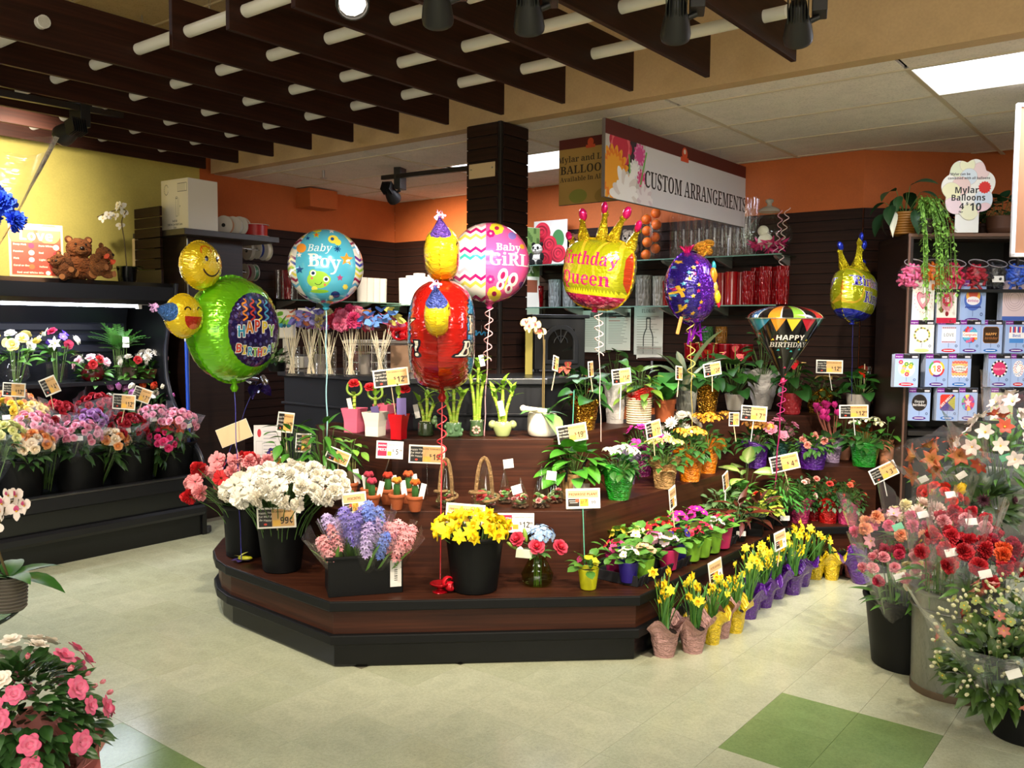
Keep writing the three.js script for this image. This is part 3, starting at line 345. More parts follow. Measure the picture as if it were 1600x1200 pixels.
// ---------- the open flower cooler ----------
const extX = (prof, x0, x1, b = .003) => metric(new THREE.ExtrudeGeometry(new THREE.Shape(prof.map(([z, y]) => new THREE.Vector2(-z, y))), { depth: x1 - x0 - 2 * b, bevelEnabled: true, bevelSize: b, bevelOffset: -b, bevelThickness: b, bevelSegments: 2 }).rotateY(Math.PI / 2).translate(x0 + b, 0, 0));
const CO = [-2.18, 6.19], CT = yawTo(36.5), cu = (x, z) => { const a = 36.5 * D, s = Math.sin(a), c = Math.cos(a); return [CO[0] + x * s + z * c, CO[1] + x * c - z * s]; }, cP = (x, y, z) => P3(cu(x, z), y);
{
  const t = thing('flower_cooler', 'long black open refrigerated flower case with a lit canopy along the green wall', 'display cooler', P3(CO, 0), CT), L = -4.2, bk = mat(0x0f1013, .3), bk2 = mat(0x15161a, .45);
  part(t, 'base_panel', extX([[-.03, 0], [-.03, .17], [-1.02, .17], [-1.02, 0]], L, 0), bk); part(t, 'bumper_rail', extX([[0, .15], [.012, .17], [.012, .205], [-.01, .22], [-.06, .22], [-.06, .15]], L, .01), bk2);
  part(t, 'front_panel', extX([[-.03, .22], [-.02, .34], [-.06, .34], [-.08, .22]], L, 0), bk); part(t, 'front_lip', extX([[-.012, .34], [0, .35], [0, .425], [-.012, .44], [-.06, .44], [-.07, .34]], L, .005), bk2); part(t, 'chrome_line', extX([[.003, .428], [.003, .436], [-.008, .44], [-.01, .43]], L, .005, .001), steel);
  part(t, 'deck', extX([[-.06, .385], [-.06, .4], [-.95, .4], [-.95, .385]], L, -.03), bk2); part(t, 'back_liner', extX([[-.93, .4], [-.9, .7], [-.9, 1.5], [-.86, 1.66], [-.9, 1.7], [-1.0, 1.7], [-1.0, .4]], L, -.03), mat(0x15171f, .35));
  for (const y of [1.28, 1.36, 1.44]) part(t, 'air_grille', extX([[-.895, y], [-.885, y + .01], [-.885, y + .05], [-.895, y + .06]], L, -.06, .002), mat(0x2a2c38, .4));
  part(t, 'shelf', extX([[-.52, 1.065], [-.52, 1.09], [-.9, 1.09], [-.9, 1.065]], L, -.05), bk2);
  part(t, 'canopy', extX([[-.36, 1.63], [-.32, 1.66], [-.32, 1.755], [-.36, 1.785], [-1.0, 1.785], [-1.0, 1.7], [-.5, 1.68], [-.48, 1.63]], L, 0), bk);
  const ep = [[-.012, 0], [-.012, .44], [-.05, .55], [-.2, .72], [-.38, .92], [-.46, 1.1], [-.47, 1.3], [-.42, 1.5], [-.36, 1.63], [-.32, 1.785], [-1.03, 1.785], [-1.03, 0]];
  part(t, 'end_panel', extX(ep, 0, .035), bk); part(t, 'end_trim', tube(ep.slice(1, 10).map(([z, y]) => [.02, y, z + .004]), .016, 8, 40), mat(0x2a2d36, .25));
  part(t, 'light_tube', cyl(.016, .016, 3.9, 14).rotateZ(-Math.PI / 2), mat(0xffffff, .4, { emissive: new THREE.Color(.82, .86, 1), emissiveIntensity: 18 }), [-4.1, 1.625, -.46]);
  part(t, 'tube_reflector', extX([[-.4, 1.628], [-.4, 1.634], [-.6, 1.66], [-.6, 1.654]], L, -.05, .001), white);
  for (const x of [-.19, -4.11]) part(t, 'lamp_holder', rb(.03, .05, .04, .004), white, [x, 1.625, -.46]);
  const A = new THREE.RectAreaLight(COOL, 48, 3.9, .06); A.position.set(-2.15, 1.6, -.47); A.rotation.x = -Math.PI / 2 - .25; A.name = 'light_tube_lamp'; t.add(A);
  const rose = (c, d) => fl('rose', c, d), sprayRest = [];
  // buckets and bouquets on the deck
  const clocal = p => { const a = 36.5 * D, s = Math.sin(a), c = Math.cos(a), dx = p.x - CO[0], df = -p.z - CO[1]; return [dx * s + df * c, dx * c - df * s]; }, atZ = (px, py, z) => { let lo = 3, hi = 9; for (let i = 0; i < 40; i++) { const m = (lo + hi) / 2; clocal(at(px, py, m))[1] > z ? lo = m : hi = m; } return at(px, py, (lo + hi) / 2); };
  const B = (px, z, k) => { const q = clocal(atZ(px, 720, z)); return bucket(k, cP(q[0], .402, z), .13, .155, .26, black, {}); };
  B(272, -.24, 'black bucket in the cooler deck at its right end under the hot pink roses'); B(205, -.24, 'black bucket in the cooler deck under the dark red roses'); B(125, -.24, 'black bucket in the cooler deck under the pale pink roses'); B(28, -.24, 'black bucket in the cooler deck under the white and peach roses at the picture edge');
  const bq = (px, py, f, x, z, r, specs, label, o = {}) => { const zz = Math.max(-.62, Math.min(-.05, z + .1)), p = atZ(px, py, zz), q = clocal(p), g = rng(px + py), b = cP(q[0] + g(-.05, .02), .43, Math.max(-.6, zz - .13)); return bouquet(o.name || 'rose_bouquet', label, b, p, r, o.sleeve === false ? specs : specs.map(s => [s[0], Math.round(s[1] * 1.7), s[2] * .76]), { leaves: 46, leafLen: .1, leafWid: .035, c0: 0x1c3a1a, c1: 0x3a5f2c, low: .0, sticker: [.9, -.2, cardWhite, o.sa ?? .3], arc: .72, up: .35, stems: 9, ...o }); };
  const pinks = [rose(0xf08fb0, 0xf7b8cc), 12, .036], hot = [rose(0xd81f6a, 0xe8478a), 11, .036], red = [rose(0x9c0f22, 0xb31a2c), 13, .036], orange_ = [rose(0xd2421a, 0xe05a2a), 8, .036], peach = [rose(0xe88a3a, 0xf3b070), 5, .042], cream = [rose(0xf2dcb8, 0xf8e9d2), 6, .042], yel = [rose(0xe8c02a, 0xf2d850), 12, .036], pgreen = [rose(0xc8cf7a, 0xe3e2a0), 9, .038], lav = [rose(0xb27ac0, 0xcfa0d8), 9, .036];
  bq(283, 652, 5.75, -.42, -.2, .115, [[...pinks]], 'light pink rose bouquet in cellophane at the right end of the cooler', { seed: 11, sa: 1 }); bq(258, 683, 5.6, -.5, -.22, .1, [[...hot]], 'hot pink rose bouquet lowest at the right end of the cooler', { seed: 12 }); bq(243, 645, 5.8, -.55, -.32, .1, [[pinks[0], 11, .034]], 'pale pink rose bouquet behind the hot pink roses in the cooler', { seed: 13 });
  bq(268, 663, 5.72, -.48, -.26, .08, [[...orange_]], 'orange red rose bouquet between the pink rose bouquets of the cooler', { seed: 14 });
  bq(203, 660, 5.5, -.98, -.25, .115, [[...red]], 'dark red rose bouquet in front below the price card of the cooler', { seed: 15 }); bq(155, 630, 5.65, -1.05, -.5, .125, [[red[0], 15, .037]], 'wide dark red rose bouquet in the back row of the cooler', { seed: 16 }); bq(95, 640, 5.5, -1.35, -.5, .115, [[red[0], 13, .037]], 'dark red rose bouquet beside the yellow roses in the cooler', { seed: 17 });
  bq(130, 672, 5.2, -1.45, -.22, .115, [[pinks[0], 16, .033]], 'pale pink rose bouquet in the front middle of the cooler', { seed: 18 }); bq(143, 652, 5.35, -1.45, -.32, .09, [[...lav]], 'lilac rose bouquet behind the pale pink roses in the cooler', { seed: 19 }); bq(180, 682, 5.25, -1.3, -.22, .09, [[...cream], [...peach]], 'white and peach rose bouquet leaning right in the cooler', { seed: 20 });
  bq(52, 686, 4.9, -1.95, -.2, .1, [[...cream], [peach[0], 7, .042]], 'white and orange rose bouquet low in the left of the cooler', { seed: 21 }); bq(52, 660, 5.05, -1.95, -.3, .115, [[pinks[0], 15, .034]], 'pink rose bouquet behind the white and orange roses of the cooler', { seed: 22 }); bq(10, 672, 4.85, -2.1, -.22, .1, [[...pgreen]], 'pale green rose bouquet at the picture edge in the cooler', { seed: 23 }); bq(85, 676, 5.0, -1.85, -.25, .07, [[pinks[0], 8, .034]], 'small pink rose bouquet between larger ones in the cooler', { seed: 24 });
  bq(18, 640, 5.05, -2.05, -.5, .12, [[...yel]], 'bright yellow rose bouquet under the price card at the picture edge', { seed: 25 }); bq(52, 640, 5.15, -1.85, -.48, .09, [[rose(0xf0d77a, 0xf6e6a0), 10, .034]], 'pale yellow rose bouquet beside the bright yellow one in the cooler', { seed: 26 }); bq(22, 620, 5.15, -2.0, -.6, .11, [[peach[0], 9, .034]], 'orange rose bouquet behind the yellow roses of the cooler', { seed: 27 });
  bq(240, 612, 6.1, -.6, -.6, .09, [[fl('tulip', 0xd8311f, 0xe04a2a), 3, .05], [fl('tulip', 0xece5d2, 0xf5f0e0), 4, .05], [fl('tulip', 0xc24aa0, 0xd870b8), 1, .05]], 'red and white tulip bouquet at the back right of the cooler', { seed: 28, name: 'tulip_bouquet', sleeve: false }); bq(190, 613, 6.0, -.9, -.6, .09, [[fl('tulip', 0xb865b5, 0xd08ad0), 4, .048], [fl('tulip', 0xf2eee2, 0xf8f4ea), 3, .048]], 'lilac and white tulip bouquet at the back of the cooler', { seed: 29, name: 'tulip_bouquet', sleeve: false });
  // arrangements on the upper shelf
  const arr = (px, py, f, x, r, specs, label, vase, o = {}) => { const tp = atZ(px, py, -.64), b = cP(clocal(tp)[0], 1.092, -.64), t = bouquet('flower_arrangement', label, b, tp, r, specs, { cat: 'flower arrangement', sleeve: false, leaves: 60, low: -.1, leafKind: 'oval', leafLen: .085, leafWid: .036, stems: 8, ...o }); t.rotation.set(0, o.turn || 0, 0); t.updateMatrix(); if (vase) part(t, 'vase', ...vase); return t; };
  const cubeVase = [rb(.1, .13, .1, .006).translate(0, .065, 0), glass], bowl = [lathe([[.05, 0], [.075, .02], [.08, .06], [.06, .1], [.065, .115]], 24), mat(0x5a0f14, .2)], cylV = [cupG(.05, .055, .17), glass];
  arr(235, 553, 6.15, -.3, .1, [[fl('mum', 0xf4efe6, 0xe8e0d0), 5, .04], [rose(0xf0a8b8, 0xf8c8d2), 3, .032], [fl('daisy', 0xffffff), 6, .026]], 'white and pink flower arrangement in a low basket at the cooler shelf end', [lathe([[.06, 0], [.09, .07]], 24), mat(0x6b4a2c, .8)], { seed: 31, flat: .5 }); arr(205, 560, 6.1, -.55, .09, [[fl('mum', 0xf6f2ea, 0xece4d4), 6, .04], [fl('rose', 0xb01a22, 0xc42a30), 1, .03]], 'white chrysanthemum arrangement with raffia on the cooler shelf', [rb(.1, .09, .1, .01).translate(0, .045, 0), mat(0x3a2a1c, .8)], { seed: 32, flat: .5 });
  arr(145, 562, 5.85, -.85, .11, [[fl('azalea', 0xf3c6cf, 0xe7a0b4), 6, .036], [fl('rose', 0xb01a22, 0xc42a30), 2, .03], [fl('mum', 0xf6f2ea, 0xece4d4), 3, .036]], 'pink and white arrangement in a dark red bowl on the cooler shelf', bowl, { seed: 33, flat: .55 });
  arr(88, 530, 5.6, -1.35, .12, [[fl('lily', 0xf6f3ea), 3, .055], [fl('five', 0x4a2a9a, 0x5a3ab0), 4, .03], [fl('rose', 0xf4efe4, 0xfaf6ee), 2, .034], [fl('rose', 0xb81a4a, 0xc83a60), 2, .032]], 'arrangement of white lilies and purple flowers in a square vase in the cooler', cubeVase, { seed: 34, leaves: 34 }); arr(22, 530, 5.15, -1.95, .13, [[fl('rose', 0xf0dc70, 0xf6eaa0), 5, .036], [fl('rose', 0xf6f2e0, 0xfbf8ee), 4, .036], [fl('tulip', 0xf2d850, 0xf6e680), 2, .04]], 'yellow and white rose arrangement in a round glass vase in the cooler', [lathe([[.04, 0], [.09, .05], [.08, .13], [.06, .16]], 24), glass], { seed: 35, leaves: 34, flat: .6 });
  { const p = thing('fern_bunch', 'feathery green fern bunch with a white tag in a glass vase under the cooler light', 'greenery', (() => { const q = atZ(188, 590, -.7); q.y = 1.092; return q; })()); part(p, 'vase', ...cylV); const L = [], q = rng(5); for (let i = 0; i < 26; i++) { const a = i * 2.4, e = .35 + .9 * q(), fr = []; const n = 9; for (let k = 1; k < n; k++) for (const s of [-1, 1]) fr.push(xf(leaf('lance', .07 * (1 - k / n * .6), .016, .3, .1, 0x2f6b2c, 0x66a34c), [0, -((k / n) ** 2) * .06, k / n * .2], [0, s * .9, 0])); L.push(xf(mg(fr), [0, .2 + q(.05), 0], [-e, a, 0], q(.8, 1.15))); } part(p, 'fronds', mg(L), leafM); part(p, 'stems', stemsG(14, .24, .03, .05, 3), leafM); part(p, 'tag', rb(.045, .075, .002, .001), cardWhite, [.09, .27, .1], [0, .2, 0]); }
}
// ---------- lettering ----------
function textAt(x, s, px, py, size, color, o = {}) { x.save(); x.translate(px, py); if (o.rot) x.rotate(o.rot); if (o.sx) x.scale(o.sx, 1); x.font = `${o.style || 'bold'} ${size}px ${o.font || 'sans-serif'}`; x.textAlign = o.align || 'center'; x.textBaseline = 'middle'; if (o.stroke) { x.strokeStyle = o.stroke; x.lineWidth = o.sw || size / 6; x.lineJoin = 'round'; x.strokeText(s, 0, 0); } x.fillStyle = color; x.fillText(s, 0, 0); x.restore(); }
const star = (x, cx, cy, r, c, n = 5, k = .45, rot = -Math.PI / 2) => { x.fillStyle = c; x.beginPath(); for (let i = 0; i < n * 2; i++) { const a = rot + i * Math.PI / n, q = i % 2 ? r * k : r; x.lineTo(cx + Math.cos(a) * q, cy + Math.sin(a) * q); } x.closePath(); x.fill(); };
const dot = (x, cx, cy, r, c, ry = r) => { x.fillStyle = c; x.beginPath(); x.ellipse(cx, cy, r, ry, 0, 0, 7); x.fill(); };
const petalsOn = (x, cx, cy, r, n, c, cc) => { for (let i = 0; i < n; i++) { const a = i / n * 6.283; dot(x, cx + Math.cos(a) * r * .6, cy + Math.sin(a) * r * .6, r * .42, c); } dot(x, cx, cy, r * .34, cc); };
// a flat printed face on a thin board: front shows the print, the rest is plain
function board(w, h, t, m, edge, r = 0.002) { const g = new THREE.Group(); part(g, 'panel', rb(w, h, t, r), edge); part(g, 'print', new THREE.PlaneGeometry(w - .004, h - .004).translate(0, 0, t / 2 + .0008), m); return g; }
function sheet(name, label, cat, p, turn, w, h, t, m, edge = cardWhite, tilt = 0, roll = 0, group) { const o = thing(name, label, cat, p, 0, group); o.rotation.order = 'YXZ'; o.rotation.set(tilt, turn, roll); for (const c of [...board(w, h, t, m, edge).children]) o.add(c); return o; }
const printM = (w, h, f, rough = .55) => new THREE.MeshPhysicalMaterial({ map: canvasTex(w, h, f), roughness: rough });
const faceEye = (p) => Math.atan2(-p.x, -p.z); // yaw that turns +Z to the viewer's side of the room

// ---------- on top of the cooler ----------
{
  const loveM = printM(256, 288, (x, w, h) => { x.fillStyle = '#f6d9a0'; x.fillRect(0, 0, w, h); x.fillStyle = '#d9542e'; x.fillRect(10, 12, w - 20, h - 22); dot(x, 60, 60, 60, '#e8a24a'); dot(x, 190, 50, 55, '#e8b45a'); x.fillStyle = '#f0d08a'; x.fillRect(10, 10, w - 20, 22);
    textAt(x, 'Love', 128, 62, 74, '#fffaf0', { font: 'sans-serif', style: 'bold' }); x.fillStyle = '#c93f2a'; x.fillRect(12, 100, w - 24, h - 116); const nm = ['Deep Pink', 'Passion', 'Pink', 'Coral or Orange'], nn = ['Pure White', 'Red', 'Light Pink', 'Yellow']; nm.forEach((s, i) => { textAt(x, s, 18, 112 + i * 38, 13, '#ffe6cf', { align: 'left' }); dot(x, 104, 118 + i * 38, 14, ['#b81a50', '#f2e3c8', '#e8a0a8', '#e0602a'][i]); textAt(x, nn[i], 138, 116 + i * 38, 13, '#ffe6cf', { align: 'left' }); dot(x, 222, 122 + i * 38, 15, ['#f4efe4', '#b01a22', '#f0c8cc', '#f0c040'][i]); }); textAt(x, 'Red and White Mix', 96, 264, 14, '#ffe6cf'); dot(x, 180, 264, 12, '#f2dcd0'); });
  const p = at(58, 431, 5.75); p.y = 1.785 + .17; sheet('rose_colour_sign', 'red and yellow sign titled Love standing on the cooler', 'sign', p, faceEye(p) + .15, .315, .345, .006, loveM, mat(0xf4e4c4, .6), -.06).position.y = 1.787 + .173;
  // teddy bears: one furry body mesh each
  const fur = (hex, fs = .012) => mat(hex, .95, { bumpMap: creaseT, bumpScale: .02, sheen: .6, sheenColor: new THREE.Color(0xd8935a) });
  const furG = (r, sx, sy, sz, seed) => { const g = new THREE.SphereGeometry(r, 36, 26), p = g.attributes.position, q = rng(seed), v = V(0, 0, 0); for (let i = 0; i < p.count; i++) { v.fromBufferAttribute(p, i); const n = Math.sin(v.x * 95 + seed) * Math.sin(v.y * 88 + seed * 2) * Math.sin(v.z * 91) * .07 + Math.sin(v.x * 210) * Math.sin(v.y * 190 + v.z * 170) * .035; v.multiplyScalar(1 + n); p.setXYZ(i, v.x * sx, v.y * sy, v.z * sz); } g.computeVertexNormals(); return g; };
  const bearG = (seed, lying) => { const L = [[.085, [0, .09, 0], [1, 1.1, .9]], [.075, [0, .215, .01], [1.1, .95, .95]], [.026, [-.062, .275, 0], [1, 1, .6]], [.026, [.062, .275, 0], [1, 1, .6]], [.036, [-.085, .13, .035], [.8, 1.5, .8]], [.036, [.085, .13, .035], [.8, 1.5, .8]], [.042, [-.06, .035, .075], [.9, .9, 1.5]], [.042, [.06, .035, .075], [.9, .9, 1.5]]]; return mg(L.map(([r, p, s], i) => xf(furG(r, ...s, seed + i), p))); };
  const bear = (p, turn, s, c0, c1, label, tip = 0, group) => { const t = thing('teddy_bear', label, 'plush toy', p, turn, group); t.rotation.z = tip; t.scale.setScalar(s); part(t, 'body', bearG(3), fur(c0)); part(t, 'muzzle', furG(.04, 1, .8, .8, 9), fur(c1), [0, .2, .075]); part(t, 'nose', new THREE.SphereGeometry(.012, 10, 8).scale(1.3, 1, .8), mat(0x1a100c, .3), [0, .212, .108]); for (const e of [-1, 1]) { part(t, 'eye', new THREE.SphereGeometry(.008, 8, 6), mat(0x0c0806, .15), [e * .032, .24, .074]); part(t, 'paw_pad', new THREE.CircleGeometry(.03, 14), mat(0xa86a3a, .9), [e * .06, .04, .141]); part(t, 'ear_lining', new THREE.CircleGeometry(.014, 12), mat(0xa86a3a, .9), [e * .062, .275, .018]); } return t; };
  const b0 = P3(cu(-1.02, -.62), 1.786); b0.copy(at(124, 432, 6.02)); b0.y = 1.787; bear(b0, faceEye(b0) + .2, .98, 0x7a4119, 0x8f5527, 'curly brown teddy bear sitting upright behind the other bears on the cooler'); b0.y = 1.787;
  const b1 = at(150, 433, 5.9); b1.y = 1.82; bear(b1, faceEye(b1) + .9, .72, 0x8a5022, 0xa06534, 'small brown teddy bear with an orange bow leaning right on the cooler', -.5); part(scene.children.at(-1), 'bow', mg([-1, 1].map(s => xf(new THREE.ConeGeometry(.03, .05, 8), [s * .025, .165, .09], [0, 0, s * 1.57]))), mat(0xd8502a, .6));
  const b2 = at(113, 434, 5.82); b2.y = 1.8; bear(b2, faceEye(b2) - .2, .6, 0x6e3a16, 0x8f5527, 'smallest brown teddy bear lying in front on the cooler', .7);
  // white orchid in a black pot
  orchid(P3(cu(-.18, -.62), 1.786), { pot: [lathe([[0, 0], [.06, 0], [.063, .01], [.075, .12], [.07, .12], [0, .1]], 4).rotateY(Math.PI / 4), blackGloss], label: 'white moth orchid in a black square pot at the right end of the cooler top', pts: [[0, .1, 0], [-.01, .3, .01], [-.02, .45, .02], [.02, .52, .04], [-.08, .5, .08], [-.16, .46, .1]], n: 11, size: .034, c: 0xf4efe2, c1: 0xf2e6c0, leaves: 4, range: [.35, 1], spread: .07, leafLen: .15 });
  // clear wrapped gift with blue tissue at the left edge
  const g = thing('wrapped_gift', 'cellophane wrapped gift with blue tissue flowers at the left picture edge', 'gift', at(-30, 432, 4.3)); g.position.y = 1.787; part(g, 'cellophane', sleeveG(.05, .26, .62, 9, 1, .02).rotateZ(-.2).translate(-.03, 0, 0), cello); for (const [x, y, f, s] of [[2, 318, 4.2, .07], [20, 346, 4.15, .06], [-20, 300, 4.2, .08], [-12, 352, 4.2, .07]]) part(g, 'tissue_flower', fl('carnation', 0x1a3fd0, 0x2c58e8), petalM, at(x, y, f).sub(g.position), [1.1, x * .1, 0], s); part(g, 'stand', lathe([[0, 0], [.05, 0], [.05, .01], [.012, .03], [.012, .1], [.04, .13], [0, .13]], 20), mat(0xd8d0c0, .3));
}
function orchid(p, o) { // potted moth orchid with an arching spike
  const t = thing('potted_orchid', o.label, 'orchid', p, o.turn || 0); part(t, 'pot', ...o.pot); const h = o.pts[0][1], q = rng(o.seed || 4); part(t, 'flower_stem', tube(o.pts, .004, 6, 30), mat(0x5a4a28, .6)); if (o.stick) part(t, 'support_stick', bar(V(.008, h, 0), V(.008, h + o.stick, 0), .003), mat(0x6a5a30, .7));
  const c = new THREE.CatmullRomCurve3(o.pts.map(a => V(...a))); for (let i = 0; i < o.n; i++) { const s = o.range[0] + (o.range[1] - o.range[0]) * (i + .5) / o.n, a = c.getPoint(s); part(t, 'flower', fl('orchid', o.c, o.c1, 0xe8b030), petalM, [a.x + q(-.5, .5) * o.spread, a.y + q(-.5, .5) * o.spread, a.z + q(-.2, .6) * o.spread], [Math.PI / 2 - .2 + q(-.4, .4), (o.face || 0) + q(-.6, .6), q(-.3, .3)], o.size * q(.85, 1.1)); }
  for (let i = 0; i < o.leaves; i++) part(t, 'leaf', leaf('oval', o.leafLen || .2, (o.leafLen || .2) * .38, .8, .18, 0x2b5a26, 0x4d8a3a), leafMats[i % 2], [0, h, 0], [-.55 + q(.4), i * 2.6 + (o.leafTurn || 0), 0], q(.8, 1.1)); return t; }

// ---------- brown cabinet beside the cooler ----------
{
  const C = [-2.43, 6.62], cb = (x, z) => uw(C, x, -z), m = mat(0x2f1d17, .5, { map: woodT }), t = thing('tall_cabinet', 'tall dark brown cabinet with an overhanging top shelf next to the cooler', 'cabinet', P3(C, 0), TURN);
  part(t, 'side_panel', rb(.49, 2.15, .03, .003).translate(.245, 1.075, -.015), m); part(t, 'side_panel', rb(.03, 2.15, .4, .003).translate(.015, 1.075, -.23), m); part(t, 'edge_strip', rb(.008, 2.12, .008, .001).translate(.0, 1.07, .012), steel); part(t, 'top_shelf', rb(.84, .045, .72, .004).translate(.34, 2.172, -.25), mat(0x3a322c, .45)); for (const y of [.1, .8, 1.4]) part(t, 'inner_shelf', rb(.43, .02, .38, .002).translate(.26, y, -.23), m); part(t, 'back_panel', rb(.49, 2.1, .012, .001).translate(.245, 1.05, -.43), m);
  const sc = thing('slatted_screen', 'small dark slatted screen with a cream edge behind the white orchid', 'screen', P3(cb(-.1, .34), 0), TURN - Math.PI / 2); part(sc, 'edge_post', rb(.04, 2.15, .03, .003).translate(-.2, 1.075, .0), mat(0xe0c89a, .6)); part(sc, 'panel', rb(.36, 1.9, .02, .002).translate(0, .95, 0), m); for (let i = 0; i < 6; i++) part(sc, 'slat', rb(.36, .07, .02, .002), woodSlat, [0, 1.945 + i * .078, .005]);
  const kraftM = printM(512, 384, (x, w, h) => { x.fillStyle = '#ded6c6'; x.fillRect(0, 0, w, h); x.strokeStyle = '#4a4a48'; x.lineWidth = 7; x.beginPath(); x.arc(100, 70, 38, .2, 5.9); x.stroke(); for (let i = 0; i < 16; i++) { x.save(); x.translate(100, 70); x.rotate(i * .393); x.fillStyle = '#ded6c6'; x.fillRect(26, -4, 26, 5); x.restore(); } x.strokeStyle = '#555'; x.lineWidth = 4; x.strokeRect(320, 30, 170, 62); for (let i = 0; i < 5; i++) { x.beginPath(); x.moveTo(345 + i * 26, 32); x.lineTo(345 + i * 26, 90); x.stroke(); } x.lineWidth = 3; x.strokeRect(280, 140, 34, 140); x.beginPath(); x.ellipse(297, 138, 20, 8, 0, 0, 7); x.stroke(); x.beginPath(); x.moveTo(338, 140); x.lineTo(338, 280); x.stroke(); textAt(x, '5"', 362, 205, 20, '#444'); [['54-87-00', 316], ['1,000 Pet Care Multi Cases', 342], ['Clear', 366]].forEach(([s, y]) => textAt(x, s, 256, y, 23, '#4a4a48', { style: '' })); });
  const kraftS = printM(256, 384, (x, w, h) => { x.fillStyle = '#e9dfc4'; x.fillRect(0, 0, w, h); textAt(x, 'decostar', 80, 46, 26, '#5a584c', { font: 'serif' }); textAt(x, '854-0-00', 100, 200, 26, '#77705c', { style: '' }); x.strokeStyle = '#8a8270'; x.lineWidth = 3; x.strokeRect(190, 100, 22, 130); dot(x, 70, 300, 34, '#b8b2a4'); dot(x, 110, 330, 40, '#c8c0ac'); textAt(x, 'Fragrance', 140, 312, 26, '#6a6452', { style: 'italic' }); });
  const bp = at(297, 361, 6.78); bp.y = 2.195; const bt = yawTo(62), bx = thing('cardboard_box', 'white printed cardboard carton on the cabinet top', 'box', bp, bt - Math.PI / 2 + .48); const W = .33, Dp = .26, Hh = .375; part(bx, 'carton', rb(W, Hh, Dp, .003).translate(0, Hh / 2, 0), mat(0xe9e2d2, .7)); part(bx, 'front_print', new THREE.PlaneGeometry(W - .004, Hh - .006).translate(0, Hh / 2, Dp / 2 + .001), kraftM); part(bx, 'side_print', new THREE.PlaneGeometry(Dp - .004, Hh - .006).rotateY(-Math.PI / 2).translate(-W / 2 - .001, Hh / 2, 0), kraftS); part(bx, 'flap', rb(W, .003, Dp / 2 - .002, .001).translate(0, Hh + .001, Dp / 4), mat(0xe9e2d2, .7)); part(bx, 'flap', rb(W, .003, Dp / 2 - .002, .001).translate(0, Hh + .001, -Dp / 4), mat(0xe9e2d2, .7));
  // ribbon spools
  const spool = (p, r, w, c, label, rot) => { const s = thing('ribbon_spool', label, 'ribbon', p, 0, undefined); s.rotation.order = 'YXZ'; s.rotation.set(...rot); part(s, 'flange', mg([-1, 1].map(k => xf(cyl(r, r, .003, 28), [0, k * w / 2, 0]))), mat(0xd9d4ca, .5)); part(s, 'ribbon', cyl(r * .86, r * .86, w - .004, 28).translate(0, -w / 2 + .004, 0), mat(c, .35, { sheen: .5 })); part(s, 'core_hole', cyl(r * .2, r * .2, .004, 16).translate(0, w / 2 + .003, 0), mat(0x30302c, .8)); return s; };
  const q = [[352, 353, 7.0, .075, .05, 0xc88a62, 'copper ribbon spool standing beside the white carton'], [366, 352, 7.05, .075, .055, 0xd9d2c4, 'cream ribbon spool second from the white carton'], [376, 353, 7.1, .078, .05, 0xb07058, 'bronze ribbon spool with wide white flanges on the cabinet top']]; q.forEach(([x, y, f, r, w, c, l]) => { const p = at(x, y, f); p.y = 2.195 + r; spool(p, r, w, c, l, [0, TURN + .5, Math.PI / 2]); });
  const rp = at(400, 362, 7.15); rp.y = 2.195 + .05; spool(rp, .105, .09, 0xb01414, 'wide red ribbon spool lying flat on the cabinet top', [0, 0, .0]);
  [[389, 392, .078, 0xcfcac2, 'silver ribbon spool on the upper wall peg by the cabinet'], [404, 390, .08, 0x2a3f9a, 'blue ribbon spool on the upper wall peg'], [414, 392, .082, 0xd8cfb4, 'cream ribbon spool at the end of the upper wall peg'], [385, 425, .07, 0x8a2a48, 'dark pink ribbon spool on the lower wall peg'], [395, 426, .072, 0x3f6a4a, 'green ribbon spool at the end of the lower wall peg']].forEach(([x, y, r, c, l]) => { const p = at(x, y, 7.55); const s = spool(p, r, .04, c, l, [0, TURN, Math.PI / 2]); part(s, 'wall_peg', bar(V(0, -.05, 0), V(0, .18, 0), .004), steel); });
  const pole = thing('broom_handle', 'blue broom handle with a white tip leaning at the cooler end', 'broom', at(296, 660, 6.25)); pole.position.y = 0; { const a = V(0, 0, 0), tp = at(291, 532, 6.3).sub(pole.position); part(pole, 'handle', bar(a, tp, .012, 10), mat(0x1d4fc4, .3)); part(pole, 'tip', bar(tp.clone().multiplyScalar(.995), tp.clone().multiplyScalar(1.07), .013, 10), mat(0xc8ccd0, .4)); part(pole, 'brush_head', rb(.28, .05, .05, .01).translate(0, .03, 0), mat(0x2a2c30, .7)); }
}
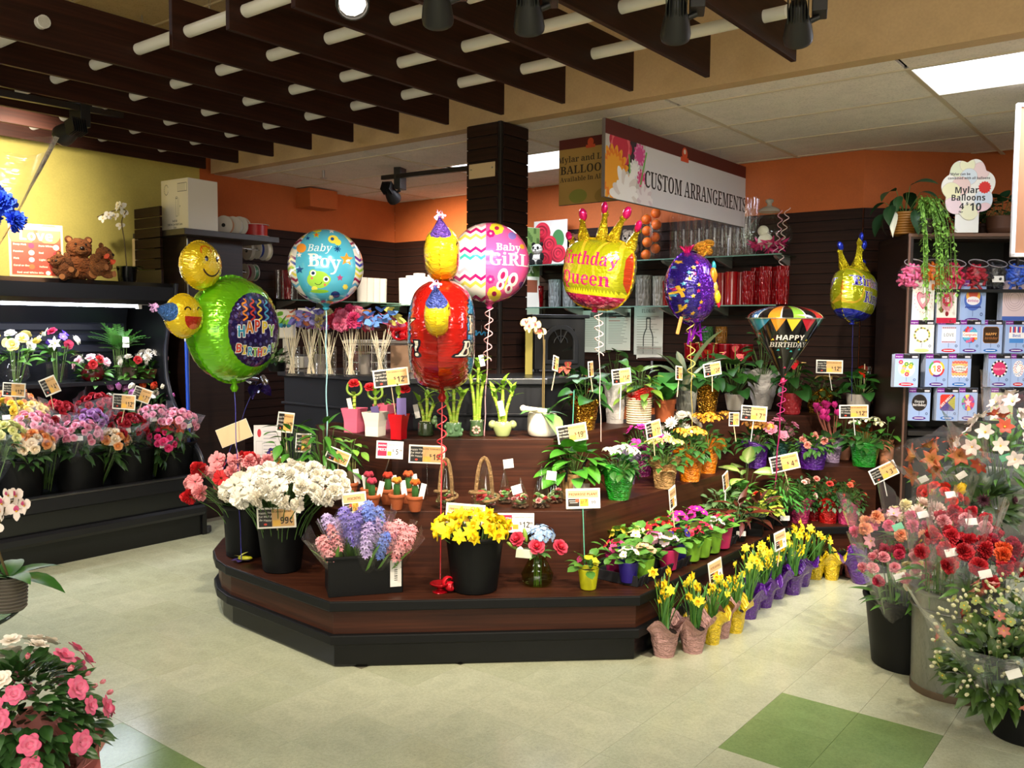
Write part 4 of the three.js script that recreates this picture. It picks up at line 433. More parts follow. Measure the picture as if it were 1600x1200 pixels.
// ---------- glass shelves on the back wall and what stands on them ----------
const bw = (px, off) => { const a = (px - 800) / FOCAL / 1.0, x0 = CORNER[0] - UX * off, f0 = CORNER[1] - UF * off; const s = (a * f0 - x0) / (UF + a * UX); return [x0 + UF * s, f0 - UX * s]; }; // on the back wall, off metres in front of it, at picture column px
const lwp = (px, off) => { const a = (px - 800) / FOCAL, x0 = GO[0] + UF * off, f0 = GO[1] - UX * off; const s = (a * f0 - x0) / (UX - a * UF); return [x0 + UX * s, f0 + UF * s]; };
const BT = TURN - Math.PI / 2; // turns +Z to face out of the back wall: along -u
{
  const shelf = (pa, pb, off, dep, y, label) => { const a = pa, b = pb, l = Math.hypot(b[0] - a[0], b[1] - a[1]), ang = Math.atan2(b[0] - a[0], b[1] - a[1]), t = thing('glass_shelf', label, 'shelf', P3(a, y), Math.PI / 2 - ang); part(t, 'glass_pane', rb(l, .01, dep, .002).translate(l / 2, -.005, dep / 2), mat(0xcfe8dc, .03, { transmission: 1, thickness: 0 })); part(t, 'glass_edge', rb(l, .009, .003, .001).translate(l / 2, -.005, dep + .001), mat(0x5a7a6c, .15)); const n = Math.max(2, Math.round(l / .45)); for (let i = 0; i <= n; i++) part(t, 'bracket', extX([[.0, -.012], [.0, -.075], [.03, -.075], [dep * .8, -.03], [dep * .9, -.012]], -.012, .012, .001).translate(.06 + (l - .12) * i / n, 0, 0), mat(0xb8b4ac, .35, { metalness: .7 })); };
  shelf(bw(836, .02), bw(1240, .02), 0, .3, 2.03, 'upper glass shelf on the back wall right of the column'); shelf(bw(836, .02), bw(1234, .02), 0, .3, 1.665, 'lower glass shelf of red vases on the back wall right of the column'); shelf(lwp(425, .02), lwp(612, .02), 0, .28, 1.72, 'glass shelf of vases on the left-hand slatted wall'); shelf(bw(628, .02), bw(735, .02), 0, .3, 1.70, 'glass shelf of white vases on the back wall left of the column');
  const std = (name, label, cat, px, y, off, parts, group, lw) => { const t = thing(name, label, cat, P3((lw ? lwp : bw)(px, off), y + .0005), 0, group); parts.forEach(a => part(t, ...a)); return t; };
  const gv = (r0, r1, h, m) => [['vessel', cupG(r0, r1, h, 20, .005), m]], cut = hex => mat(hex, .08, { transmission: .35, thickness: 0, bumpMap: creaseT, bumpScale: .02 }), redG = cut(0x900810), redP = mat(0x82080e, .16, { clearcoat: 1 }), greyG = cut(0x9aa0a0), clearV = mat(0xffffff, .04, { transmission: 1, thickness: 0 }), whiteV = mat(0xfaf6ee, .3), frostV = mat(0xf4f0e8, .25, { transmission: .5, thickness: 0 });
  // second shelf
  std('red_vase', 'short red mottled glass vase at the left end of the lower shelf', 'vase', 838, 1.666, .15, gv(.055, .06, .19, redG)); std('glass_vase', 'clear bubbled glass vase beside the short red one', 'vase', 866, 1.666, .15, gv(.055, .06, .24, greyG)); std('glass_vase', 'clear bubbled glass vase partly behind the birthday queen balloon', 'vase', 888, 1.666, .15, gv(.055, .06, .22, greyG));
  std('grey_vase', 'grey patterned vase just right of the birthday queen balloon', 'vase', 1004, 1.666, .15, gv(.065, .07, .25, mat(0x77736a, .4, { bumpMap: creaseT, bumpScale: .02 }))); std('grey_vase', 'grey patterned vase left of the purple balloon', 'vase', 1028, 1.666, .15, gv(.05, .056, .24, mat(0x8a857a, .4, { bumpMap: creaseT, bumpScale: .02 }))); std('red_vase', 'red beaded vase close to the left of the purple balloon', 'vase', 1042, 1.666, .15, gv(.04, .05, .2, redG));
  [1126, 1140, 1154, 1167, 1180, 1193, 1206, 1219].forEach((px, i) => std('red_vase', ['first', 'second', 'third', 'fourth', 'fifth', 'sixth', 'seventh', 'eighth'][i] + ' red mirrored glass vase in the row right of the purple balloon', 'vase', px, 1.666, i % 2 ? .2 : .11, gv(.046, .05, .27 - (i > 3 ? -.01 : .02), i < 3 ? redP : redG), 'red vases on the lower shelf'));
  // upper shelf
  [1052, 1064, 1076, 1088, 1100, 1112, 1124, 1136, 1148, 1160, 1170].forEach((px, i) => std('glass_cylinder', ['first', 'second', 'third', 'fourth', 'fifth', 'sixth', 'seventh', 'eighth', 'ninth', 'tenth', 'eleventh'][i] + ' tall clear glass cylinder from the oranges along the upper shelf', 'vase', px, 2.031, i % 2 ? .2 : .1, [['vessel', cupG(.05, .052, i > 6 ? .38 + (i % 3) * .06 : .36, 20, .004), clearV]], 'clear cylinders on the upper shelf'));
  const cylO = std('glass_cylinder', 'clear glass cylinder filled with oranges on the upper shelf', 'vase', 1014, 2.031, .16, [['vessel', cupG(.085, .088, .42, 28, .004), clearV]]); { const q = rng(3); for (let i = 0; i < 8; i++) { const g = thing('orange', ['lowest', 'second', 'third', 'fourth', 'fifth', 'sixth', 'seventh', 'topmost'][i] + ' orange in the glass cylinder on the upper shelf', 'fruit', cylO.position.clone().add(V((i % 2 ? 1 : -1) * .035, .05 + i * .047, (i % 3 - 1) * .03))); part(g, 'fruit', new THREE.SphereGeometry(.04, 18, 14), mat(0xe86a10, .45, { bumpMap: grainT, bumpScale: .001 })); part(g, 'stem_scar', new THREE.SphereGeometry(.006, 6, 4), mat(0x6a7a2a, .8), [0, .039, 0]); } }
  const jar = std('lidded_jar', 'ribbed pumpkin shaped glass jar with a knobbed lid and pink filling', 'jar', 1196, 2.031, .2, [['vessel', (() => { const g = lathe([[.0, 0], [.07, 0], [.13, .04], [.168, .12], [.165, .18], [.12, .25], [.075, .275], [.07, .31]], 60), p = g.attributes.position; for (let i = 0; i < p.count; i++) { const a = Math.atan2(p.getX(i), p.getZ(i)), k = 1 - .05 * Math.pow(Math.abs(Math.cos(a * 6)), 6) * Math.min(1, p.getY(i) * 20); p.setX(i, p.getX(i) * k); p.setZ(i, p.getZ(i) * k); } g.computeVertexNormals(); return g; })(), mat(0xf2f6ee, .05, { transmission: 1, thickness: 0 })], ['lid', lathe([[.078, .31], [.08, .325], [.05, .345], [.02, .355], [.016, .37], [.03, .385], [.03, .4], [.0, .41]], 32), mat(0xd8e0d4, .08, { transmission: .7, thickness: 0 })], ['feather_filling', (() => { const L = [], q = rng(6); for (let i = 0; i < 90; i++) { const a = q(6.28), r = Math.sqrt(q()) * .14; L.push(xf(leaf('lance', .07, .022, .8, .1, 0xb8145a, 0xd83a80), [Math.sin(a) * r * .8, .02 + q(.05) + r * .25, Math.cos(a) * r * .8], [q(-.8, .5), q(6.28), q(3)])); } return mg(L); })(), leafM], ['plush_toy', mg([xf(new THREE.SphereGeometry(.055, 16, 12), [-.03, .1, .02]), xf(new THREE.SphereGeometry(.04, 14, 10), [-.05, .17, .03])]), mat(0xe8e2d8, .9)]]);
  const curl = (n, r, len, seed, wob = .02) => { const pts = []; for (let i = 0; i <= n * 12; i++) { const a = i / 12 * 6.283; pts.push(V(Math.cos(a) * r + Math.sin(i * .05 + seed) * wob, -i / (n * 12) * len, Math.sin(a) * r)); } return tube(pts, .0035, 4, n * 24); };
  part(jar, 'curled_ribbon', curl(5, .015, .33, 1), mat(0xd8a0b4, .3), [.03, .31, .1]); part(jar, 'curled_ribbon', curl(6, .018, .42, 2), mat(0xe6c8c4, .3), [.085, .33, .1]);
  // left back shelf
  [[505, .2, 0xf5f0e4], [520, .14, 0xf5f0e4]].forEach(() => 0);
  [436, 447, 458].forEach((px, i) => std('glass_vase', ['clear glass vase at the left end of the left-hand shelf', 'dark red glass vase on the left-hand shelf', 'clear vase beside the dark red one behind the blue balloon'][i], 'vase', px, 1.721, .15, gv(.045, .05, .26, i === 1 ? redG : clearV), undefined, true));
  [566, 576, 586, 596].forEach((px, i) => std('frosted_vase', ['first', 'second', 'third', 'fourth'][i] + ' frosted ribbed vase in the row right of the blue balloon', 'vase', px, 1.721, .14, gv(.05, .055, .24, frostV), 'frosted vases on the left-hand shelf', true));
  [632, 643, 655, 666, 677].forEach((px, i) => std('white_vase', ['first', 'second', 'third', 'fourth', 'fifth'][i] + ' white vase from the far corner towards the red balloon', 'vase', px, 1.701, .15, gv(.055, .06, .27 + (i % 3) * .02, whiteV), 'white vases in the far corner'));
  // on the ledge of the service counter behind: small coloured candles
  const T3b = 1.25; const led = thing('candle_ledge', 'dark narrow ledge of candle jars under the lower shelf of the back wall', 'shelf', P3(bw(1020, .02), T3b), Math.PI / 2 - 128 * D); { const a = bw(1020, .02), b = bw(1245, .02), l = Math.hypot(a[0] - b[0], a[1] - b[1]); part(led, 'board', rb(l, .02, .26, .003).translate(l / 2, -.01, .13), woodDark); for (const x of [.1, l - .1]) part(led, 'bracket', rb(.02, .08, .2, .002), steel, [x, -.06, .1]); }
  [1078, 1096, 1114, 1132, 1150, 1166].forEach((px, i) => std('candle_jar', ['first', 'second', 'third', 'fourth', 'fifth', 'sixth'][i] + ' dark red candle jar of the row behind the anthuriums', 'candle', px, T3b, .13, [['jar', cupG(.045, .048, .12, 20), mat(0x7a0a14, .1, { transmission: .2, thickness: 0 })], ['rim', lathe([[.044, .112], [.05, .114], [.05, .122], [.044, .122]], 24), mat(0x9a2028, .2)]], 'dark red candle jars')); [1104, 1126].forEach((px, i) => std('candle_jar', ['green crackled candle glass above the red candle jars', 'amber crackled candle glass above the red candle jars'][i], 'candle', px, T3b + .125, .13, [['jar', cupG(.044, .046, .13, 20), cut(i ? 0x8a5a1a : 0x3a6a3a)]]));
  // posters and bears on the upper shelf
  const roseP = printM(256, 288, (x, w, h) => { x.fillStyle = '#d9d5cf'; x.fillRect(0, 0, w, h); const ro = (cx, cy, r) => { for (let i = 0; i < 9; i++) { const k = 1 - i / 9; x.fillStyle = ['#8a1226', '#c21d38', '#d83048'][i % 3]; x.beginPath(); x.ellipse(cx + Math.sin(i * 2.1) * r * .12 * k, cy + Math.cos(i * 1.7) * r * .12 * k, r * k, r * k * (.86 + .1 * (i % 2)), i, 0, 7); x.fill(); } }; dot(x, 190, 120, 46, '#3f7a44', 60); ro(60, 70, 70); ro(120, 150, 62); ro(190, 210, 60); ro(80, 240, 66); });
  const rpz = P3(bw(858, .1), 2.03); sheet('rose_poster', 'poster of red roses standing on the upper shelf beside the column', 'poster', rpz.clone().setY(2.03 + .2), BT, .36, .4, .008, roseP);
  const gr = P3(bw(829, .25), 2.03); sheet('banner', 'narrow green and white banner edge beside the column', 'banner', gr.setY(1.97), BT + 1.15, .16, .78, .008, printM(64, 256, (x, w, h) => { x.fillStyle = '#6d8a48'; x.fillRect(0, 0, w, h); x.fillStyle = '#44602a'; for (let i = 0; i < 30; i++) x.fillRect((i * 37) % 60, (i * 53) % 130, 10, 16); x.fillStyle = '#e8e2d6'; x.fillRect(0, 140, w, 116); textAt(x, 'X', 30, 118, 34, '#e8e2d6'); x.fillStyle = '#8a4a30'; x.fillRect(8, 150, 48, 36); }));
  const fm = (hex) => mat(hex, .95, { bumpMap: creaseT, bumpScale: .015 }), ball = (r, p, s = [1, 1, 1]) => xf(new THREE.SphereGeometry(r, 18, 14).scale(...s), p);
  const pd = thing('panda_plush', 'black and white panda plush on the upper shelf by the column', 'plush toy', P3(bw(838, .25), 2.031), BT + .3); part(pd, 'body', mg([ball(.05, [0, .05, 0], [1, 1.1, .9]), ball(.048, [0, .135, .01])]), fm(0xece6dc)); part(pd, 'limbs', mg([ball(.018, [-.036, .18, 0]), ball(.018, [.036, .18, 0]), ball(.024, [-.05, .07, .025], [.8, 1.5, .8]), ball(.024, [.05, .07, .025], [.8, 1.5, .8]), ball(.028, [-.035, .02, .045]), ball(.028, [.035, .02, .045])]), fm(0x161412)); for (const s of [-1, 1]) part(pd, 'eye_patch', ball(.011, [s * .02, .145, .052], [1, 1.2, .6]), fm(0x161412)); part(pd, 'nose', ball(.007, [0, .128, .058]), blackGloss);
  const bb = (px, off, c, c1, label) => { const t = thing('teddy_bear', label, 'plush toy', P3(bw(px, off), 2.031), BT); part(t, 'body', mg([ball(.07, [0, .07, 0], [1, 1.15, .9]), ball(.065, [0, .19, .01]), ball(.022, [-.05, .245, 0]), ball(.022, [.05, .245, 0]), ball(.03, [-.07, .1, .03], [.8, 1.5, .8]), ball(.03, [.07, .1, .03], [.8, 1.5, .8]), ball(.035, [-.05, .03, .06]), ball(.035, [.05, .03, .06])]), fm(c)); part(t, 'muzzle', ball(.03, [0, .175, .06]), fm(c1)); part(t, 'nose', ball(.009, [0, .185, .09]), blackGloss); for (const s of [-1, 1]) part(t, 'eye', ball(.007, [s * .025, .205, .066]), blackGloss); };
  bb(900, .16, 0x6a3d1e, 0x8a5a34, 'brown teddy bear behind the crown points of the queen balloon'); bb(982, .16, 0x8a7a68, 0xa89a88, 'grey brown teddy bear beside the cylinder of oranges');
  // papers taped to the slats
  const paper = (px, py, w, h, label, f) => { const b = bw(px, .03), F0 = b[1]; const p = P3(b, at(px, py, F0).y); sheet('notice', label, 'notice', p, BT, w, h, .002, printM(192, 224, f)); };
  const lines = (x, w, y0, y1, st, c = '#9a948c') => { x.fillStyle = c; for (let y = y0; y < y1; y += st) x.fillRect(18, y, w - 36 - (y * 37 % 60), 3); };
  paper(926, 518, .25, .36, 'white notice sheet behind the black stove', (x, w, h) => { x.fillStyle = '#cdc8c2'; x.fillRect(0, 0, w, h); lines(x, w, 30, 200, 10); }); paper(965, 515, .24, .35, 'notice sheet with red lines in the middle of the slatted wall', (x, w, h) => { x.fillStyle = '#d3cdc7'; x.fillRect(0, 0, w, h); lines(x, w, 24, 190, 9, '#8f8a86'); x.fillStyle = '#b04038'; x.fillRect(20, 44, 60, 3); x.fillRect(20, 62, 90, 3); });
  paper(1012, 517, .27, .4, 'notice headed FLORAL with an outlined bottle', (x, w, h) => { x.fillStyle = '#cfc9c6'; x.fillRect(0, 0, w, h); textAt(x, 'FLORAL', 96, 20, 22, '#55504c', { font: 'serif' }); lines(x, w, 44, 210, 12); x.strokeStyle = '#111'; x.lineWidth = 6; x.beginPath(); x.moveTo(84, 50); x.lineTo(84, 100); x.quadraticCurveTo(64, 128, 64, 150); x.lineTo(64, 220); x.moveTo(108, 50); x.lineTo(108, 100); x.quadraticCurveTo(128, 128, 128, 150); x.lineTo(128, 220); x.moveTo(84, 52); x.lineTo(108, 52); x.stroke(); }); paper(1014, 551, .24, .11, 'notice headed SERVICE COMMITMENT in red', (x, w, h) => { x.fillStyle = '#d8d2cc'; x.fillRect(0, 0, w, h); textAt(x, 'SERVICE COMMITMENT', 96, 40, 16, '#b03030'); lines(x, w, 80, 210, 26); });
  paper(952, 492, .4, .045, 'long dark label strip on the shelf edge of the back wall', (x, w, h) => { x.fillStyle = '#15161c'; x.fillRect(0, 0, w, h); x.fillStyle = '#d8d4d0'; x.fillRect(110, 90, 60, 30); });
}
// ---------- stove and counter things ----------
{
  const sp = at(866, 590, 5.75); sp.y = Y4; const t = thing('electric_stove', 'black decorative electric stove with an arched glass door on the counter', 'stove', sp, .28), b = mat(0x15171b, .42); part(t, 'body', rb(.34, .33, .22, .006).translate(0, .185, 0), b); part(t, 'top_plate', rb(.39, .022, .26, .005).translate(0, .36, 0), mat(0x20242a, .3)); for (const x of [-.15, .15]) for (const z of [-.09, .09]) part(t, 'leg', cyl(.012, .018, .022, 10), b, [x, 0, z]);
  const arch = new THREE.Shape(); arch.absarc(0, .0, .115, 0, Math.PI); arch.lineTo(-.115, -.13); arch.lineTo(.115, -.13); const hole = new THREE.Path(); hole.absarc(0, 0, .09, 0, Math.PI); hole.lineTo(-.09, -.11); hole.lineTo(.09, -.11); arch.holes.push(hole); const d = part(t, 'door', new THREE.ExtrudeGeometry(arch, { depth: .012, bevelSize: .003, bevelThickness: .003, bevelSegments: 2 }), mat(0x1d2026, .35), [0, .19, .112]); part(d, 'glass_pane', new THREE.PlaneGeometry(.19, .2).translate(0, -.01, .002), mat(0x0b0b0d, .08)); part(d, 'arch_bars', mg([-.5, 0, .5].map(a => bar(V(0, 0, .01), V(Math.sin(a) * .1, Math.cos(a) * .1, .01), .004)).concat([xf(new THREE.TorusGeometry(.045, .004, 5, 20, Math.PI), [0, 0, .01])])), b); part(t, 'vent_slot', mg([...Array(5)].map((_, i) => rb(.003, .008, .1, .001).translate(.171, .1 + i * .04, 0))), mat(0x2a2e34, .4));
  const yb = thing('paper_roll_box', 'tall yellow green paper wrapped box beside the column', 'box', at(826, 588, 5.4)); yb.position.y = Y4; part(yb, 'carton', rb(.045, .3, .04, .003).translate(0, .15, 0), mat(0x8f8438, .7)); part(yb, 'lid', rb(.047, .02, .042, .003).translate(0, .31, 0), mat(0x3a4a8a, .6));
  // jars of decorative picks
  const tops = { butterfly: (c) => mg([-1, 1].flatMap(s => [xf(leaf('oval', .05, .05, .2, .1, c, c), [0, .01, 0], [-.9, s * .9, 0]), xf(leaf('oval', .035, .035, .2, .1, c, c), [0, -.005, 0], [.1, s * 1.2, 0])])), flower: c => xf(fl('daisy', c, c, 0xf0d060), [0, 0, 0], [0, 0, 0], .045), bow: c => xf(fl('carnation', c, c), [0, 0, 0], [0, 0, 0], .05) };
  const picks = (px, py, f, label, cols, o = {}) => { const t = thing('pick_jar', label, 'jar', at(px, py, f)); t.position.y = Y4; const h = o.h ?? .17, r = o.r ?? .045, q = rng(px); part(t, 'glass_jar', cupG(r * .92, r, h, 24, .004), glass); part(t, 'sticks', mg([...Array(17)].map(() => { const a = q(6.28), k = q(.3, 1); return bar(V(Math.sin(a + 2.5) * r * .6 * k, .012, Math.cos(a + 2.5) * r * .6 * k), V(Math.sin(a) * r * 1.5 * k, h + q(.05, .12), Math.cos(a) * r * 1.5 * k), .0017, 5); })), mat(o.stick || 0xe8dcc0, .6)); for (const [i, [x, y, z, a, e]] of dome(o.n || 12, o.tr || .085, .07, px, .3, .1).entries()) part(t, 'pick_top', tops[o.kind || 'butterfly'](cols[i % cols.length]), matte, [x, h + .12 + y, z], [Math.PI / 2 - e, a, 0], o.s || 1); };
  picks(457, 576, 5.15, 'glass jar of orange, blue and green foam picks at the left end of the counter', [0xe8906a, 0x4aa0c8, 0x8ac850], { tr: .06, n: 8 }); picks(486, 578, 5.12, 'glass jar of lilac foam picks second from the left on the counter', [0x8a86d0, 0x7a76c8, 0xa09ae0], { tr: .075, h: .17, n: 13 }); picks(514, 580, 5.09, 'glass jar of cream twig picks on the counter below the blue balloon', [0xe8dcb0, 0xd8c890], { kind: 'bow', n: 8, tr: .07, s: .6 }); picks(548, 582, 5.06, 'glass jar of pink and red flower picks on the counter', [0xd8407a, 0xe87aa0, 0xc83050, 0xf0b0c0], { kind: 'bow', n: 15, tr: .1 }); picks(594, 586, 5.02, 'glass jar of blue butterfly picks nearest the red balloon', [0x5a8ad8, 0xd8d070, 0xe89a50, 0x6a9ae0, 0xe070a0], { n: 16, tr: .095, s: 1.1 });
  for (const [px, c, l] of [[500, 0xb06ac0, 'lilac butterfly picks held above the middle jars'], [570, 0xe06a9a, 'pink butterfly picks held above the right-hand jars']]) { const t = thing('butterfly_picks', l, 'picks', at(px, 560, 5.3)); t.position.y = Y4; part(t, 'sticks', stemsG(9, .28, .02, .08, px, .002, 0xd8c8a0), leafM); part(t, 'holder', cupG(.03, .034, .12), mat(0x888078, .5)); for (const [i, [x, y, z, a, e]] of dome(9, .09, .06, px, .3, .1).entries()) part(t, 'pick_top', tops.butterfly(i % 3 ? c : 0x8a9ae0), matte, [x, .28 + y, z], [1.2 - e, a, 0], 1.2); }
  // things standing farther back on the counter
  const reg = thing('cash_register', 'pale grey cash register screen behind the pick jars', 'cash register', at(447, 575, 6.1)); reg.position.y = Y4; part(reg, 'base', rb(.2, .08, .2, .01).translate(.05, .04, 0), mat(0xb8b2a4, .5)); part(reg, 'screen_case', rb(.13, .2, .06, .014).translate(0, .3, 0), mat(0xd2ccc0, .45)); part(reg, 'neck', rb(.04, .16, .04, .006).translate(0, .14, -.01), mat(0xb8b2a4, .5)); part(reg, 'keypad', rb(.1, .012, .1, .004).translate(.1, .086, .03), mat(0x3a3a3c, .6)); part(reg, 'receipt_sign', rb(.15, .1, .008, .003).translate(.16, .36, 0), mat(0xe8e4da, .6)); part(reg, 'sign_stem', bar(V(.16, .08, 0), V(.16, .31, 0), .006), steel);
  const wr = thing('wire_basket', 'white wire basket with boxes on the counter behind the jars', 'basket', at(592, 578, 5.7), .1); wr.position.y = Y4; { const L = []; for (let i = 0; i <= 10; i++) L.push(bar(V(-.2 + i * .04, 0, .1), V(-.2 + i * .04, .17, .1), .003), bar(V(-.2 + i * .04, 0, -.1), V(-.2 + i * .04, .17, -.1), .003)); for (const y of [.005, .06, .12, .17]) L.push(bar(V(-.2, y, .1), V(.2, y, .1), .003), bar(V(-.2, y, -.1), V(.2, y, -.1), .003), bar(V(-.2, y, -.1), V(-.2, y, .1), .003), bar(V(.2, y, -.1), V(.2, y, .1), .003)); part(wr, 'wire_frame', mg(L), mat(0xece8e0, .4)); part(wr, 'shelf_tray', rb(.44, .02, .24, .005).translate(0, .19, 0), mat(0xe8e2d6, .5)); for (const [x, c] of [[-.12, 0x8a1a2a], [.0, 0x2a1a1c], [.12, 0xb03a50]]) part(wr, 'small_box', rb(.08, .12, .08, .004).translate(x, .066, 0), mat(c, .5)); }
  const bow = thing('red_gift_bow', 'big shiny red bow just left of the red balloon', 'bow', at(627, 545, 5.5)); bow.position.y = Y4; part(bow, 'box', rb(.12, .17, .12, .004).translate(0, .087, 0), mat(0x8a6a50, .6)); part(bow, 'bow_loops', mg([...Array(9)].map((_, i) => xf(new THREE.TorusGeometry(.045, .014, 6, 16).scale(1, .7, 2), [Math.sin(i * 2.4) * .05, .24 + (i % 3) * .025, Math.cos(i * 2.4) * .05], [i, i * 2.4, 0]))), mat(0xc00d18, .15, { clearcoat: 1 }));
  const fan = thing('leafy_plant_pot', 'dark leafy plant in a black pot at the far left end of the counter', 'plant', at(433, 575, 5.6)); fan.position.y = Y4 - .001; part(fan, 'pot', potG(.05, .06, .06), black); foliage(fan, { y: .05, n: 50, r: .09, h: .07, len: .05, wid: .03, c0: 0x16301a, c1: 0x2a5028, seed: 8 });
  const scr = thing('blue_neon_script', 'small blue script lettering decoration hanging by the column', 'decoration', at(752, 522, 5.55)); part(scr, 'script', tube([[-.05, .01, 0], [-.03, .02, 0], [-.035, -.01, 0], [-.01, .015, 0], [0, -.005, 0], [.02, .015, 0], [.03, -.02, 0], [.04, .012, 0], [.05, -.005, 0]], .005, 6, 40), mat(0x2aa0e0, .3)); part(scr, 'hanging_wire', bar(V(0, 0, 0), V(0, .1, -.03), .0012), steel);
}
